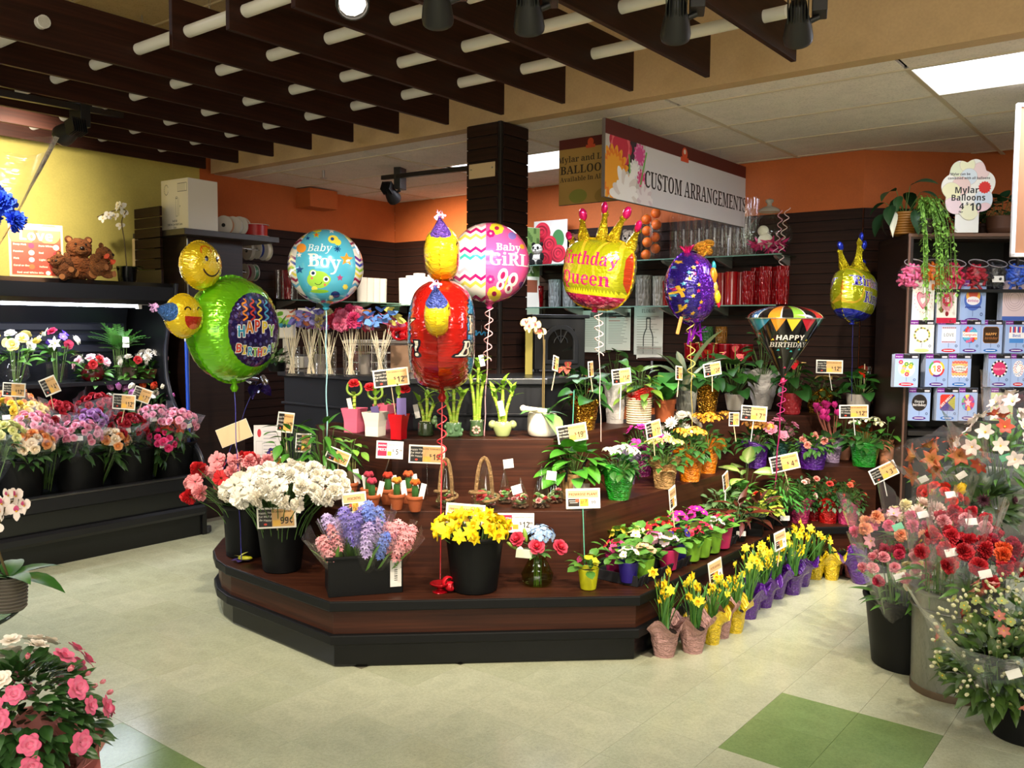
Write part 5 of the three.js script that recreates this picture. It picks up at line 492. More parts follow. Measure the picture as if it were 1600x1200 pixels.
// ---------- the balloon package rack on the right ----------
{
  const F0 = 5.55, L = at(1411, 600, F0), W = 1.25, H = 2.09, Dp = .6, turn = -.1, br = mat(0x2c1a12, .42, { map: woodT }), dk = mat(0x0c0b0b, .55);
  const o = V(L.x, 0, L.z), t = thing('balloon_rack', 'dark brown shelving rack with black pegboard of balloon packages', 'display rack', o, turn);
  part(t, 'side_panel', rb(.035, H, Dp, .003).translate(.0175, H / 2, -Dp / 2), br); part(t, 'side_panel', rb(.035, H, Dp, .003).translate(W - .0175, H / 2, -Dp / 2), br); part(t, 'top_panel', rb(W, .035, Dp, .003).translate(W / 2, H - .0175, -Dp / 2), mat(0x4a3a32, .4)); part(t, 'front_edge', rb(.012, H, .012, .002).translate(.008, H / 2, .004), mat(0x6a4c40, .4)); part(t, 'front_edge', rb(W, .02, .008, .002).translate(W / 2, H - .012, .004), mat(0x7a5c4c, .4));
  part(t, 'back_board', rb(W - .07, H - .05, .02, .002).translate(W / 2, H / 2, -.28), dk); part(t, 'jar_shelf', rb(W - .07, .02, .28, .003).translate(W / 2, 1.735, -.14), dk); part(t, 'bottom_shelf', rb(W - .07, .03, .3, .003).translate(W / 2, .84, -.13), mat(0x1a1614, .5)); part(t, 'kick_panel', rb(W - .07, .8, .02, .002).translate(W / 2, .41, -.05), dk); part(t, 'slat_divider', rb(.01, .3, .2, .002).translate(.68, 1.9, -.15), mat(0x2a2220, .5));
  const loc = (px, py, z = 0) => { const f = F0 - z, p = at(px, py, f); return p; };
  // printed packages, all on one sheet of artwork
  const DES = [
    ['heart', '#fbf8f4', 'white pack with a pink heart balloon', 1443, 472, 33, 68], ['hearts', '#fbf4f0', 'white pack with red heart balloons and a red foot', 1480, 472, 30, 66], ['hat', '#9db6e6', 'blue pack with a birthday cake balloon in the top row', 1521, 472, 38, 68], ['grey', '#e6cdd2', 'pale pink pack at the right end of the top row', 1586, 470, 36, 62],
    ['wreath', '#eef0e8', 'white pack with a flower wreath balloon', 1441, 526, 36, 52], ['love', '#b4c6f0', 'blue pack with a square LOVE balloon', 1483, 526, 34, 52], ['congrats', '#9db6e6', 'blue pack with a red and white congratulations balloon', 1516, 526, 33, 52], ['choc', '#a3baea', 'blue pack with a brown HAPPY birthday balloon', 1549, 526, 34, 52], ['stripe', '#9db6e6', 'blue pack with a striped balloon at the rack right edge', 1589, 526, 34, 52],
    ['bouquet', '#a9c0ee', 'blue pack with a flower bouquet balloon at the left end of the third row', 1417, 579, 36, 52], ['eighteen', '#9db6e6', 'blue pack with a round 18 balloon', 1464, 579, 34, 52], ['zig', '#a3baea', 'blue pack with a zigzag birthday balloon', 1500, 579, 34, 52], ['pinkd', '#9db6e6', 'blue pack with a pink circle balloon', 1562, 579, 34, 52], ['dots', '#a9c0ee', 'blue pack with a dotted white balloon', 1592, 579, 24, 52],
    ['black', '#9db6e6', 'blue pack with a black happy birthday balloon', 1437, 632, 33, 52], ['getwell', '#9db6e6', 'blue pack with a square GET WELL balloon', 1481, 632, 33, 52], ['starb', '#a9c0ee', 'blue pack with a star balloon right of GET WELL', 1513, 632, 28, 52], ['baby', '#c8d890', 'green pack with a pale baby balloon behind the sleeves', 1566, 632, 34, 52]];
  const C = 6, cw = 320, ch = 448, sheetT = canvasTex(1920, 1344, (x) => { DES.forEach(([k, bg, , , , , h], i) => { const X = (i % C) * cw, Y = (i / C | 0) * ch; x.save(); x.translate(X, Y); x.beginPath(); x.rect(0, 0, cw, ch); x.clip(); x.fillStyle = bg; x.fillRect(0, 0, cw, ch); const cx = 160, cy = 200, r = 112;
      if (k !== 'heart' && k !== 'hearts' && k !== 'grey') { x.fillStyle = '#1c1a26'; x.fillRect(0, 0, cw, 62); x.fillStyle = '#7a2a92'; x.fillRect(0, 0, 110, 62); textAt(x, 'anagram', 54, 34, 22, '#f0e0f8'); x.fillStyle = '#d8d4e0'; x.fillRect(230, 26, 76, 26); x.fillStyle = '#6a7cb0'; x.fillRect(cx - 4, cy + r, 8, 60); dot(x, 160, 412, 100, ['#5a2a8a', '#c8243a', '#5a2a8a', '#2a6ac0'][i % 4], 24); x.fillStyle = '#3a4a7a'; dot(x, 270, 350, 18, '#4a5a8a'); dot(x, 270, 350, 10, bg); x.fillStyle = '#fff'; x.fillRect(92, 406, 136, 10); }
      const ring = (c) => dot(x, cx, cy, r, c);
      if (k === 'heart') { const hp = (s, c, dx = 0, dy = 0) => { x.fillStyle = c; x.beginPath(); x.moveTo(cx + dx, cy + 90 * s + dy); x.bezierCurveTo(cx - 150 * s + dx, cy - 20 * s + dy, cx - 80 * s + dx, cy - 120 * s + dy, cx + dx, cy - 50 * s + dy); x.bezierCurveTo(cx + 80 * s + dx, cy - 120 * s + dy, cx + 150 * s + dx, cy - 20 * s + dy, cx + dx, cy + 90 * s + dy); x.fill(); }; hp(1.1, '#d84a7a'); hp(.95, '#f0a8c0'); hp(.4, '#fff', -6, 8); for (let j = 0; j < 20; j++) { const a = j / 20 * 6.28; dot(x, cx + Math.cos(a) * 130, cy + Math.sin(a) * 130, 5, '#d84a7a'); } textAt(x, '//', 90, 60, 40, '#444'); }
      else if (k === 'hearts') { for (let j = 0; j < 26; j++) dot(x, 60 + (j * 83) % 210, 60 + (j * 61) % 290, 18 + j % 3 * 8, ['#c81e38', '#e87a98', '#f4b8c4', '#8a1a2a'][j % 4]); ring('#e8a0b4'); dot(x, cx, cy, 70, '#d83a58'); textAt(x, '16', cx, cy, 70, '#fff'); x.fillStyle = '#c81e48'; x.fillRect(0, 390, cw, 58); }
      else if (k === 'hat') { ring('#4a6ac0'); dot(x, cx, cy - 40, 90, '#f0b050'); dot(x, cx, cy - 70, 60, '#d85a4a'); dot(x, cx, cy + 10, 84, '#f4f0f4', 44); textAt(x, 'Birthday', cx, cy + 10, 34, '#c04a8a'); for (let j = 0; j < 8; j++) star(x, 70 + j * 26, cy + 76, 16, '#2a3a8a', 3); }
      else if (k === 'grey') { x.strokeStyle = '#a88a90'; x.lineWidth = 4; for (let j = 0; j < 4; j++) { x.beginPath(); x.arc(cx, cy, 60 + j * 26, 0, 7); x.stroke(); } textAt(x, 'Qualatex', 160, 40, 40, '#3a5ab0'); x.fillStyle = '#4a6ac0'; x.fillRect(0, 400, cw, 48); }
      else if (k === 'wreath') { for (let j = 0; j < 26; j++) { const a = j / 26 * 6.28; dot(x, cx + Math.cos(a) * 100, cy + Math.sin(a) * 92, 14, ['#d8c86a', '#8a9a4a', '#e8e0c8', '#6a5a3a'][j % 4]); } dot(x, cx, cy, 82, '#fdfbf4'); dot(x, 160, 412, 100, '#c8d890', 24); }
      else if (k === 'love') { x.fillStyle = '#f4f2f4'; x.fillRect(60, 90, 200, 220); x.fillStyle = '#4a4250'; for (let j = 0; j < 14; j++) { star(x, 70 + j * 14, 104, 14, j % 2 ? '#4a4250' : '#c85a9a', 4); star(x, 70 + j * 14, 296, 14, j % 2 ? '#4a4250' : '#c85a9a', 4); } textAt(x, 'LOVE', cx, cy, 62, '#8a96a8', { style: '' }); }
      else if (k === 'congrats') { ring('#3a7ac0'); for (let j = 0; j < 30; j++) { const a = j * 2.4, q = Math.sqrt(j / 30) * 104; dot(x, cx + Math.cos(a) * q, cy + Math.sin(a) * q, 20, ['#d83a3a', '#e8a03a', '#5ab0d8', '#d86a9a'][j % 4]); } x.fillStyle = '#fdf8f0'; x.fillRect(52, cy - 34, 216, 68); textAt(x, 'Congrats', cx, cy, 46, '#d03a4a'); }
      else if (k === 'choc') { x.fillStyle = '#3a2418'; x.beginPath(); x.roundRect(50, 92, 220, 220, 40); x.fill(); x.strokeStyle = '#a8743a'; x.lineWidth = 6; x.stroke(); textAt(x, 'HAPPY', cx, cy - 10, 50, '#e8a860'); textAt(x, 'birthday', cx, cy + 44, 44, '#c8844a', { font: 'serif', style: 'italic' }); }
      else if (k === 'stripe') { for (let j = 0; j < 9; j++) { x.fillStyle = ['#d83a4a', '#f4f0f0', '#3a5ab8'][j % 3]; x.fillRect(60 + j * 22, 90, 22, 110); } x.fillStyle = '#f4f0f4'; x.fillRect(50, 170, 220, 80); textAt(x, 'Best', cx, 210, 56, '#3a5ab8', { font: 'serif' }); x.fillStyle = '#4a8ad8'; x.fillRect(60, 250, 200, 60); }
      else if (k === 'bouquet') { ring('#f8f6f4'); for (let j = 0; j < 9; j++) petalsOn(x, 80 + (j * 47) % 150, 110 + (j * 67) % 170, 32, 6, ['#d83a6a', '#e8b03a', '#f0d860', '#5a9a4a', '#f0a0b8'][j % 5], '#e8d060'); }
      else if (k === 'eighteen') { ['#d83a3a', '#6a2a8a', '#e8a03a', '#5ab05a', '#d8507a', '#e8c83a'].forEach((c, j) => { x.fillStyle = c; x.beginPath(); x.moveTo(cx, cy); x.arc(cx, cy, r, j * 1.047, j * 1.047 + 1.06); x.fill(); }); dot(x, cx, cy, 84, '#fffdf8'); textAt(x, '1', cx - 32, cy, 120, '#e8b82a'); textAt(x, '8', cx + 32, cy, 120, '#d03a4a'); }
      else if (k === 'zig') { x.fillStyle = '#e89a8a'; x.beginPath(); x.roundRect(46, 90, 228, 220, 50); x.fill(); x.lineWidth = 12; for (let j = 0; j < 7; j++) { x.strokeStyle = ['#d85a4a', '#f0d060', '#fff', '#c83a6a'][j % 4]; x.beginPath(); for (let m = 0; m <= 10; m++) x.lineTo(50 + m * 22, 104 + j * 32 + (m % 2) * 18); x.stroke(); } dot(x, cx, cy, 96, '#fdf8f0', 46); textAt(x, 'SURPRISE', cx, cy - 16, 38, '#3a3a40'); textAt(x, 'birthday', cx, cy + 20, 34, '#3a3a40'); }
      else if (k === 'pinkd') { for (let j = 0; j < 24; j++) { x.fillStyle = j % 2 ? '#222' : '#f4f0f4'; x.beginPath(); x.moveTo(cx, cy); x.arc(cx, cy, r + 4, j * .262, j * .262 + .27); x.fill(); } dot(x, cx, cy, 92, '#d83a72'); textAt(x, 'Happy Day', cx, cy, 34, '#f8d0e0', { font: 'serif', style: 'italic' }); }
      else if (k === 'dots') { ring('#f4f0f6'); for (let j = 0; j < 40; j++) { const a = j * 2.4, q = Math.sqrt(j / 40) * 104; dot(x, cx + Math.cos(a) * q, cy + Math.sin(a) * q, 8, ['#5a2a8a', '#d83a5a', '#e8a03a', '#3a7ac0'][j % 4]); } dot(x, cx, cy, 46, '#fff'); }
      else if (k === 'black') { ring('#2a2428'); x.strokeStyle = '#6a5a5a'; x.lineWidth = 4; x.stroke(); textAt(x, 'Happy', cx, cy - 18, 46, '#f4f0f0', { font: 'serif' }); textAt(x, 'birthday', cx, cy + 30, 44, '#f4f0f0', { font: 'serif' }); }
      else if (k === 'getwell') { x.save(); x.beginPath(); x.roundRect(50, 88, 220, 224, 36); x.clip(); x.fillStyle = '#3a2a8a'; x.fillRect(50, 88, 220, 224); x.fillStyle = '#d83a32'; x.beginPath(); x.moveTo(50, 88); x.lineTo(250, 88); x.lineTo(50, 290); x.fill(); x.fillStyle = '#c8b83a'; x.beginPath(); x.moveTo(270, 100); x.lineTo(270, 300); x.lineTo(160, 200); x.fill(); x.strokeStyle = '#6a8a3a'; x.lineWidth = 6; for (let j = 0; j < 8; j++) { x.beginPath(); x.moveTo(180, 150 + j * 20); x.lineTo(270, 150 + j * 20); x.stroke(); } textAt(x, 'GET WELL!', 138, 178, 44, '#fff', { rot: -.78 }); x.restore(); }
      else if (k === 'starb') { ring('#8a4ab0'); for (let j = 0; j < 6; j++) { x.fillStyle = ['#e84a6a', '#f0b03a', '#5ab0d8', '#6ac06a', '#f0e060', '#c850a0'][j]; x.beginPath(); x.moveTo(cx, cy); x.arc(cx, cy, r, j * 1.047, j * 1.047 + .7); x.fill(); } star(x, cx, cy, 92, '#e83a6a'); star(x, cx, cy, 66, '#f8d0e0'); }
      else { x.fillStyle = '#dfe8b0'; x.fillRect(0, 62, 60, 390); dot(x, cx + 20, 180, 90, '#f0c8c0'); dot(x, cx + 20, 320, 90, '#f0e4dc', 80); }
      x.restore(); }); }), packM = new THREE.MeshPhysicalMaterial({ map: sheetT, roughness: .25, clearcoat: .8, clearcoatRoughness: .1 }), bagM = mat(0xb9c6e0, .2, { clearcoat: .6 });
  DES.forEach(([k, bg, label, px, py, w, h], i) => { const f = F0 - (i === 9 ? .17 : .02), p = at(px, py, f), m = f / FOCAL; const g = thing('balloon_package', label, 'balloon package', p, turn), ww = w * m, hh = h * m; const n = 4 + i % 3; for (let j = 0; j < n; j++) part(g, 'package', rb(ww, hh, .006, .001), bagM, [j * .003, -j * .002, -.01 - j * .028], [0, 0, (j % 3 - 1) * .012]);
    const pl = new THREE.PlaneGeometry(ww - .002, hh - .002, 1, 1), uv = pl.attributes.uv, X = (i % C) / C, Y = 1 - (i / C | 0) / 3; for (let q = 0; q < 4; q++) uv.setXY(q, X + uv.getX(q) / C, Y - (1 - uv.getY(q)) / 3); part(g, 'print', pl, packM, [0, 0, -.0055]); part(g, 'peg_hook', bar(V(0, hh * .47, .03), V(0, hh * .47, -.27), .0025), steel); });
  // tilted jars of latex balloons
  const cols = [[0xe86aa0, 1427, 'clear jar of pink balloons at the left end of the rack'], [0xf07a1a, 1461, 'clear jar of orange balloons in the rack'], [0xe01a5a, 1492, 'clear jar of hot pink balloons in the rack'], [0xb01030, 1527, 'clear jar of dark red balloons in the rack'], [0x2a2a30, 1556, 'clear jar of black balloons with a white label in the rack'], [0x3a6ae0, 1590, 'clear jar of blue balloons at the right end of the rack']];
  cols.forEach(([c, px, l], i) => { const p = at(px, 446, F0 - .02); const g = thing('balloon_jar', l, 'jar', V(p.x, 1.757, p.z - .06), turn); const q = rng(i + 5), j = part(g, 'jar_body', lathe([[0, 0], [.05, 0], [.078, .03], [.082, .08], [.07, .13], [.05, .15], [.052, .165], [.06, .17]], 28).rotateX(.5), mat(0xffffff, .22, { transmission: 1, thickness: 0 })); part(j, 'rim', new THREE.TorusGeometry(.056, .0032, 8, 28).rotateX(Math.PI / 2).translate(0, .168, 0).rotateX(.5), mat(0xc8c0c4, .2, { transmission: .5, thickness: 0 }));
    const L = []; for (let k = 0; k < 95; k++) { const a = q(6.28), y = q(.02, .145), r = Math.sqrt(q()) * (y > .11 ? .04 : .064); L.push(xf(new THREE.CapsuleGeometry(.009, .03, 3, 6), [Math.sin(a) * r, y, Math.cos(a) * r], [q(3), q(3), q(3)])); } part(g, 'balloons', mg(L).rotateX(.5), mat(c, .4)).userData.kind = 'stuff'; if (i === 4) part(g, 'label', new THREE.PlaneGeometry(.07, .04), cardWhite, [0, .05, .1], [-.2, 0, 0]); });
  // on top of the rack
  const top = (px, f) => { const p = at(px, 366, f); p.y = H + .001; return p; };
  const pl = thing('potted_plant', 'broad leaved dark plant in a woven golden basket on the rack', 'plant', top(1413, 5.68)); part(pl, 'basket', (() => { const L = []; for (let i = 0; i < 9; i++) L.push(new THREE.TorusGeometry(.075 + i * .0022, .009, 6, 28).rotateX(Math.PI / 2).translate(0, .009 + i * .0155, 0)); return mg(L); })(), mat(0x8a5a1c, .45)); part(pl, 'soil', new THREE.CircleGeometry(.085, 20).rotateX(-Math.PI / 2).translate(0, .125, 0), soil); foliage(pl, { y: .12, n: 17, r: .17, h: .2, kind: 'oval', len: .16, wid: .075, bend: 1.1, c0: 0x17301c, c1: 0x2c5030, single: true, seed: 6, droop: .9, stemR: .003, low: -.1 }); part(pl, 'pale_leaf', leaf('lance', .17, .055, .5, .2, 0xd8dcc0, 0xf0f0e0), leafM, [-.1, .14, .09], [1.2, -.9, 0]);
  const tv = thing('trailing_plant', 'bright green trailing vine spilling over the rack edge', 'plant', top(1443, 5.58)); part(tv, 'pot', potG(.05, .06, .09), mat(0x3a2a20, .6)); { const q = rng(9); for (let s = 0; s < 24; s++) { const x0 = q(-.06, .06), len = .26 + q(.3), pts = [[x0 * .5, .09, 0], [x0, .17 + q(.06), .05], [x0 * 1.5 + .02, .08, .11], [x0 * 1.6 + .03, -.05, .135], [x0 * 1.7 + .04, -len * .6, .14], [x0 * 1.8 + .05, -len, .145]], c = new THREE.CatmullRomCurve3(pts.map(a => V(...a))), L = []; L.push(dye(tube(pts, .0016, 4, 16), 0x6a9a3a)); for (let k = 2; k < 34; k++) { const a = c.getPoint(k / 34); L.push(xf(leaf('oval', .034, .016, .4, .1, 0x4f8a2e, 0x9cc85a), [a.x, a.y, a.z], [q(-.4, 1), q(6.28), 0], q(.7, 1.2))); } part(tv, 'vine', mg(L), leafM); } }
  const dk2 = thing('potted_plant', 'dark red leaved small plant between the vine and the flower shaped sign', 'plant', top(1468, 5.85)); part(dk2, 'pot', potG(.05, .06, .1), mat(0x4a2a1a, .6)); foliage(dk2, { y: .1, n: 40, r: .09, h: .16, kind: 'oval', len: .06, wid: .03, c0: 0x2a1a14, c1: 0x5a3020, seed: 4 });
  const iv = thing('potted_plant', 'ivy with pointed leaves in a brown banded pot on the rack', 'plant', top(1563, 5.75)); part(iv, 'pot', lathe([[0, 0], [.07, 0], [.082, .05], [.083, .055], [.081, .06], [.088, .12], [.09, .13], [.08, .13], [0, .11]], 28), mat(0x6a442e, .6)); foliage(iv, { y: .12, n: 34, r: .13, h: .15, kind: 'heart', len: .055, wid: .055, bend: .4, c0: 0x14301c, c1: 0x2f5a38, seed: 5, single: true, low: 0 });
  const iv2 = thing('potted_plant', 'dark bushy plant behind the flower shaped sign', 'plant', top(1535, 5.9)); part(iv2, 'pot', potG(.05, .06, .1), mat(0x4a2a1a, .6)); foliage(iv2, { y: .1, n: 50, r: .12, h: .2, kind: 'oval', len: .05, wid: .03, c0: 0x14281a, c1: 0x2a4a2c, seed: 7 });
  { // flower shaped sign
    const p = top(1510, 5.5), s = new THREE.Shape(), P = []; for (let i = 0; i <= 120; i++) { const a = i / 120 * 6.283, r = .148 + .017 * Math.abs(Math.sin(a * 3.5 + .3)) * 1.6; P.push(new THREE.Vector2(Math.sin(a) * r * .92, Math.cos(a) * r * 1.08)); } s.setFromPoints(P); const t = thing('balloon_price_sign', 'white flower shaped sign reading Mylar Balloons 4 for 10 dollars', 'sign', p, turn); t.rotation.z = 0; part(t, 'board', metric(new THREE.ExtrudeGeometry(s, { depth: .004, bevelEnabled: false })), white, [0, .265, 0]); part(t, 'foot', rb(.14, .12, .004, .001).translate(0, .06, -.003), cardWhite);
    const g = new THREE.ShapeGeometry(s, 1); const u = g.attributes.uv, q = g.attributes.position; for (let i = 0; i < u.count; i++) u.setXY(i, q.getX(i) / .36 + .5, q.getY(i) / .4 + .5); part(t, 'print', g, printM(320, 352, (x, w, h) => { x.fillStyle = '#f6f1e6'; x.fillRect(0, 0, w, h); [['#e8ecc8', 96, 70, 40], ['#f3d5d0', 220, 80, 46], ['#f4f0c8', 150, 46, 40], ['#dfe6ea', 160, 110, 44], ['#f0d0c8', 120, 160, 50], ['#f2ecc0', 70, 190, 50], ['#dbe4ee', 240, 230, 50], ['#f3d8dc', 80, 270, 50], ['#f0ecc8', 170, 300, 46], ['#f3d0d4', 250, 290, 40]].forEach(([c, a, b, r]) => { dot(x, a, b, r, c); x.strokeStyle = '#d8c8b8'; x.lineWidth = 2; x.stroke(); }); textAt(x, '*Mylar can be', 110, 96, 17, '#333'); textAt(x, 'combined with all balloons', 160, 118, 17, '#333'); star(x, 244, 168, 34, '#e03028', 14, .85); textAt(x, 'Mylar', 150, 182, 46, '#20201c', { style: '' }); textAt(x, 'Balloons', 160, 222, 44, '#20201c', { style: '' }); textAt(x, '4', 128, 268, 46, '#20201c'); textAt(x, '$', 156, 256, 24, '#20201c'); textAt(x, '10', 200, 272, 58, '#20201c'); textAt(x, 'for', 124, 298, 16, '#20201c'); }), [0, .265, .0055]); }
  // framed sign at the right edge
  { const a = at(1590, 165, 4.6), b = at(1578, 402, 4.6), h = (a.y - b.y), t = thing('framed_sign', 'hanging sign with a white frame at the right picture edge', 'sign', V(b.x, b.y, b.z), -.25), w = .5, f = .02; part(t, 'frame', mg([rb(f, h, .03, .003).translate(f / 2, h / 2, 0), rb(f, h, .03, .003).translate(w, h / 2, 0), rb(w, f, .03, .003).translate(w / 2, f / 2, 0), rb(w, f, .03, .003).translate(w / 2, h, 0)]), mat(0xd8d2d0, .4)); part(t, 'panel', rb(w - f, h - f, .008, .002).translate(w / 2, h / 2, 0), mat(0x9a6a48, .6)); part(t, 'hanger', mg([.08, w - .08].map(x => bar(V(x, h, 0), V(x, 2.75 - b.y, 0), .003))), steel); }
}
// ---------- foil balloons ----------
function puff(rho, T, o = {}) { // two inflated foil halves with puckers near the seam; uv is laid over the front outline
  const { nt = 72, nr = 14, e = 2.4, k = 26, amp = .05, sx = 1, sy = 1, half = 0 } = o; const mk = s => { const g = grid(nt, nr, (u, v) => { const a = u * Math.PI * 2, r = v * rho(a), x = Math.sin(a) * r * sx, y = Math.cos(a) * r * sy; let z = T * Math.pow(Math.max(0, 1 - Math.pow(v, e)), .55); z *= 1 + amp * Math.pow(v, 3) * Math.sin(k * a + (s > 0 ? 0 : 1)); return [s > 0 ? x : -x, y, s * z]; }, true); const p = g.attributes.position, q = g.attributes.uv; const w = o.uw || .5, h = o.uh || .5; for (let i = 0; i < p.count; i++) q.setXY(i, s * p.getX(i) / (2 * w) + .5, p.getY(i) / (2 * h) + .5); return g; };
  const seam = grid(nt * 2, 1, (u, v) => { const a = u * Math.PI * 2, r = rho(a) * (1 + v * .035) ; return [Math.sin(a) * r * sx, Math.cos(a) * r * sy, v * .004 * Math.sin(a * 40)]; }, true); const q = seam.attributes.uv; for (let i = 0; i < q.count; i++) q.setXY(i, .02, .5);
  return { front: mk(1), back: mk(-1), seam }; }
const cv = (w, h, f) => canvasTex(w, h, f);
function balloon(label, p, turn, tilt = 0) { const t = thing('foil_balloon', label, 'balloon', p, 0); t.rotation.order = 'YXZ'; t.rotation.set(0, turn, tilt); return t; }
function ribbonTo(t, from, to, m, o = {}) { t.updateMatrixWorld(); const a = t.worldToLocal(from.clone()), b = t.worldToLocal(to.clone()), pts = [], n = 10; for (let i = 0; i <= n; i++) { const s = i / n, q = a.clone().lerp(b, s); if (i > 0 && i < n) q.x += Math.sin(i * 1.7) * .003; pts.push(q); } part(t, 'ribbon', tube(pts, o.r || .0018, 4, 24), m); if (o.curl) { const c = a.clone().lerp(b, o.at || 0), L = []; const cp = []; for (let i = 0; i <= 50; i++) { const s = i / 50, q = a.clone().lerp(b, (o.at || 0) + s * o.curl), g = i * .5 + .4; cp.push(q.add(V(Math.cos(g) * .022, 0, Math.sin(g) * .022).applyAxisAngle(UP, -t.rotation.y))); } part(t, 'curled_ribbon', tube(cp, .0032, 4, 120), m); } }
const chevrons = (x, x0, x1, y0, y1, cols, st = 34, lw = 15, zz = 26) => { x.save(); x.beginPath(); x.rect(x0, y0, x1 - x0, y1 - y0); x.clip(); x.lineWidth = lw; cols = cols.flatMap(c => [c]); for (let i = -1, y = y0 - 20; y < y1 + 40; y += st, i++) { x.strokeStyle = cols[((i % cols.length) + cols.length) % cols.length]; x.beginPath(); for (let m = 0, X = x0 - zz; X < x1 + zz; X += zz, m++) x.lineTo(X, y + (m % 2) * zz * .7); x.stroke(); } x.restore(); };
function orb(label, px, py, f, rpx, tex, anchor, rib, turn = 0, o = {}) { const p = at(px, py, f), r = rpx * mpp(f), t = balloon(label, p, turn + faceEye(p) ), g = new THREE.SphereGeometry(r, 64, 44), q = g.attributes.position, u = g.attributes.uv; for (let i = 0; i < q.count; i++) { const a = Math.atan2(q.getX(i), q.getZ(i)), wr = Math.abs(q.getY(i) / r); const k = 1 + .008 * Math.pow(wr, 3) * Math.sin(a * 14); u.setXY(i, q.getX(i) / r / 2 * (q.getZ(i) < 0 ? -1 : 1) + .5, q.getY(i) / r / 2 + .5); q.setXYZ(i, q.getX(i) * k, q.getY(i), q.getZ(i) * k); } g.computeVertexNormals(); part(t, 'envelope', g, mat(0xffffff, .14, { map: tex, metalness: .12, clearcoat: 1, clearcoatRoughness: .05 })); part(t, 'neck', lathe([[.012, -r * 1.15], [.02, -r * 1.1], [.014, -r * 1.06], [.03, -r * .985]], 16), mat(o.neck || 0x2a8ab8, .25, { metalness: .4 })); ribbonTo(t, p.clone().add(V(0, -r * 1.12, 0)), anchor, rib, o.rib || {}); return t; }
const rib = hex => mat(hex, .35, { clearcoat: .4 });
{
  const boyT = cv(512, 512, (x) => { x.fillStyle = '#f4f2ee'; x.fillRect(0, 0, 512, 512); chevrons(x, 0, 512, 0, 512, ['#a8d850', '#f0e060', '#a02a5a', '#6ab8e8', '#f4f2ee', '#7a3a9a', '#3a5ac0'], 36, 15, 30); x.fillStyle = '#4fb3d6'; x.beginPath(); x.ellipse(256, 256, 196, 268, 0, 0, 7); x.fill();
    textAt(x, 'Baby', 212, 146, 66, '#e6f4fa', { style: 'italic', font: 'serif' }); textAt(x, 'B', 178, 228, 116, '#fdf6ea', { font: 'serif' }); textAt(x, 'o', 250, 236, 110, '#fdf6ea', { font: 'serif' }); textAt(x, 'y', 320, 246, 126, '#fdf6ea', { font: 'serif' });
    dot(x, 208, 356, 74, '#a0d848', 56); dot(x, 174, 316, 26, '#a0d848'); dot(x, 262, 352, 26, '#a0d848'); for (const [a, b] of [[174, 314], [258, 352]]) { dot(x, a, b, 19, '#fff'); dot(x, a, b, 11, '#14305a'); } x.strokeStyle = '#2a4a1a'; x.lineWidth = 4; x.beginPath(); x.arc(206, 362, 26, .3, 2.5); x.stroke(); dot(x, 166, 346, 8, '#e06a60'); dot(x, 250, 388, 8, '#e06a60'); dot(x, 182, 412, 20, '#f0f060', 15); dot(x, 214, 430, 60, '#8ac83c', 12);
    star(x, 86, 290, 30, '#1a4a8a'); star(x, 392, 216, 46, '#f59a3a'); star(x, 348, 340, 24, '#b04a80'); star(x, 140, 78, 17, '#1a4a8a'); star(x, 296, 20, 22, '#f4f4f4'); star(x, 84, 192, 20, '#f4f0ec'); star(x, 196, 54, 28, '#a0d848'); star(x, 196, 54, 18, '#e8642a'); dot(x, 98, 146, 32, '#f59a3a'); dot(x, 306, 84, 34, '#f0e050', 30); dot(x, 336, 104, 22, '#f0e050'); dot(x, 300, 82, 12, '#1a4a8a'); for (let i = 0; i < 8; i++) { x.save(); x.translate(332, 150); x.rotate(i * .785); x.fillStyle = '#14407a'; x.fillRect(-3, 0, 6, 22); x.restore(); } dot(x, 318, 450, 30, '#1a3a7a', 22); petalsOn(x, 384, 398, 18, 6, '#f0e060', '#f0e060'); dot(x, 240, 496, 18, '#a04a80', 10); dot(x, 280, 500, 26, '#e8a050', 10); dot(x, 200, 20, 30, '#e8e040', 16); petalsOn(x, 290, 470, 16, 6, '#d8f0c0', '#fff'); });
  orb('round blue BABY BOY balloon with a frog and chevron sides', 509, 417, 4.75, 58, boyT, at(511, 690, 4.72), rib(0x9fd6de), 0, { neck: 0x3aa0c4, rib: { r: .0035 } });
  const girlT = cv(512, 512, (x) => { x.fillStyle = '#f8f4f2'; x.fillRect(0, 0, 512, 512); chevrons(x, 0, 240, -10, 520, ['#f4b8c8', '#c01a70', '#f0e060', '#f8f4f2', '#c01a70', '#3ab0a8', '#f8f4f2'], 42, 17, 34); const g = x; g.fillStyle = '#e0559a'; g.fillRect(232, 0, 280, 512); textAt(x, 'Baby', 372, 172, 62, '#fbe8f0', { style: '', font: 'serif' }); textAt(x, 'GiRL', 380, 248, 104, '#fff6f0', { font: 'serif' }); petalsOn(x, 300, 50, 44, 8, '#f0d83a', '#a02050'); petalsOn(x, 262, 88, 26, 7, '#a01a6a', '#f0a0c0'); petalsOn(x, 262, 372, 26, 7, '#c01a80', '#f0a0c0'); petalsOn(x, 286, 458, 44, 8, '#f0d83a', '#a02050'); dot(x, 396, 96, 26, '#7a6ac0'); dot(x, 460, 160, 16, '#e8a030'); dot(x, 462, 400, 22, '#7a3a90'); x.save(); x.translate(358, 392); x.rotate(.35); for (const s of [-1, 1]) { dot(x, s * 34, -36, 30, '#fdf2f4', 44); dot(x, s * 28, 26, 24, '#fdf2f4', 30); dot(x, s * 34, -36, 14, '#a01a5a', 24); dot(x, s * 28, 24, 10, '#a01a5a', 16); } dot(x, 0, 0, 5, '#f0d83a', 46); x.restore(); });
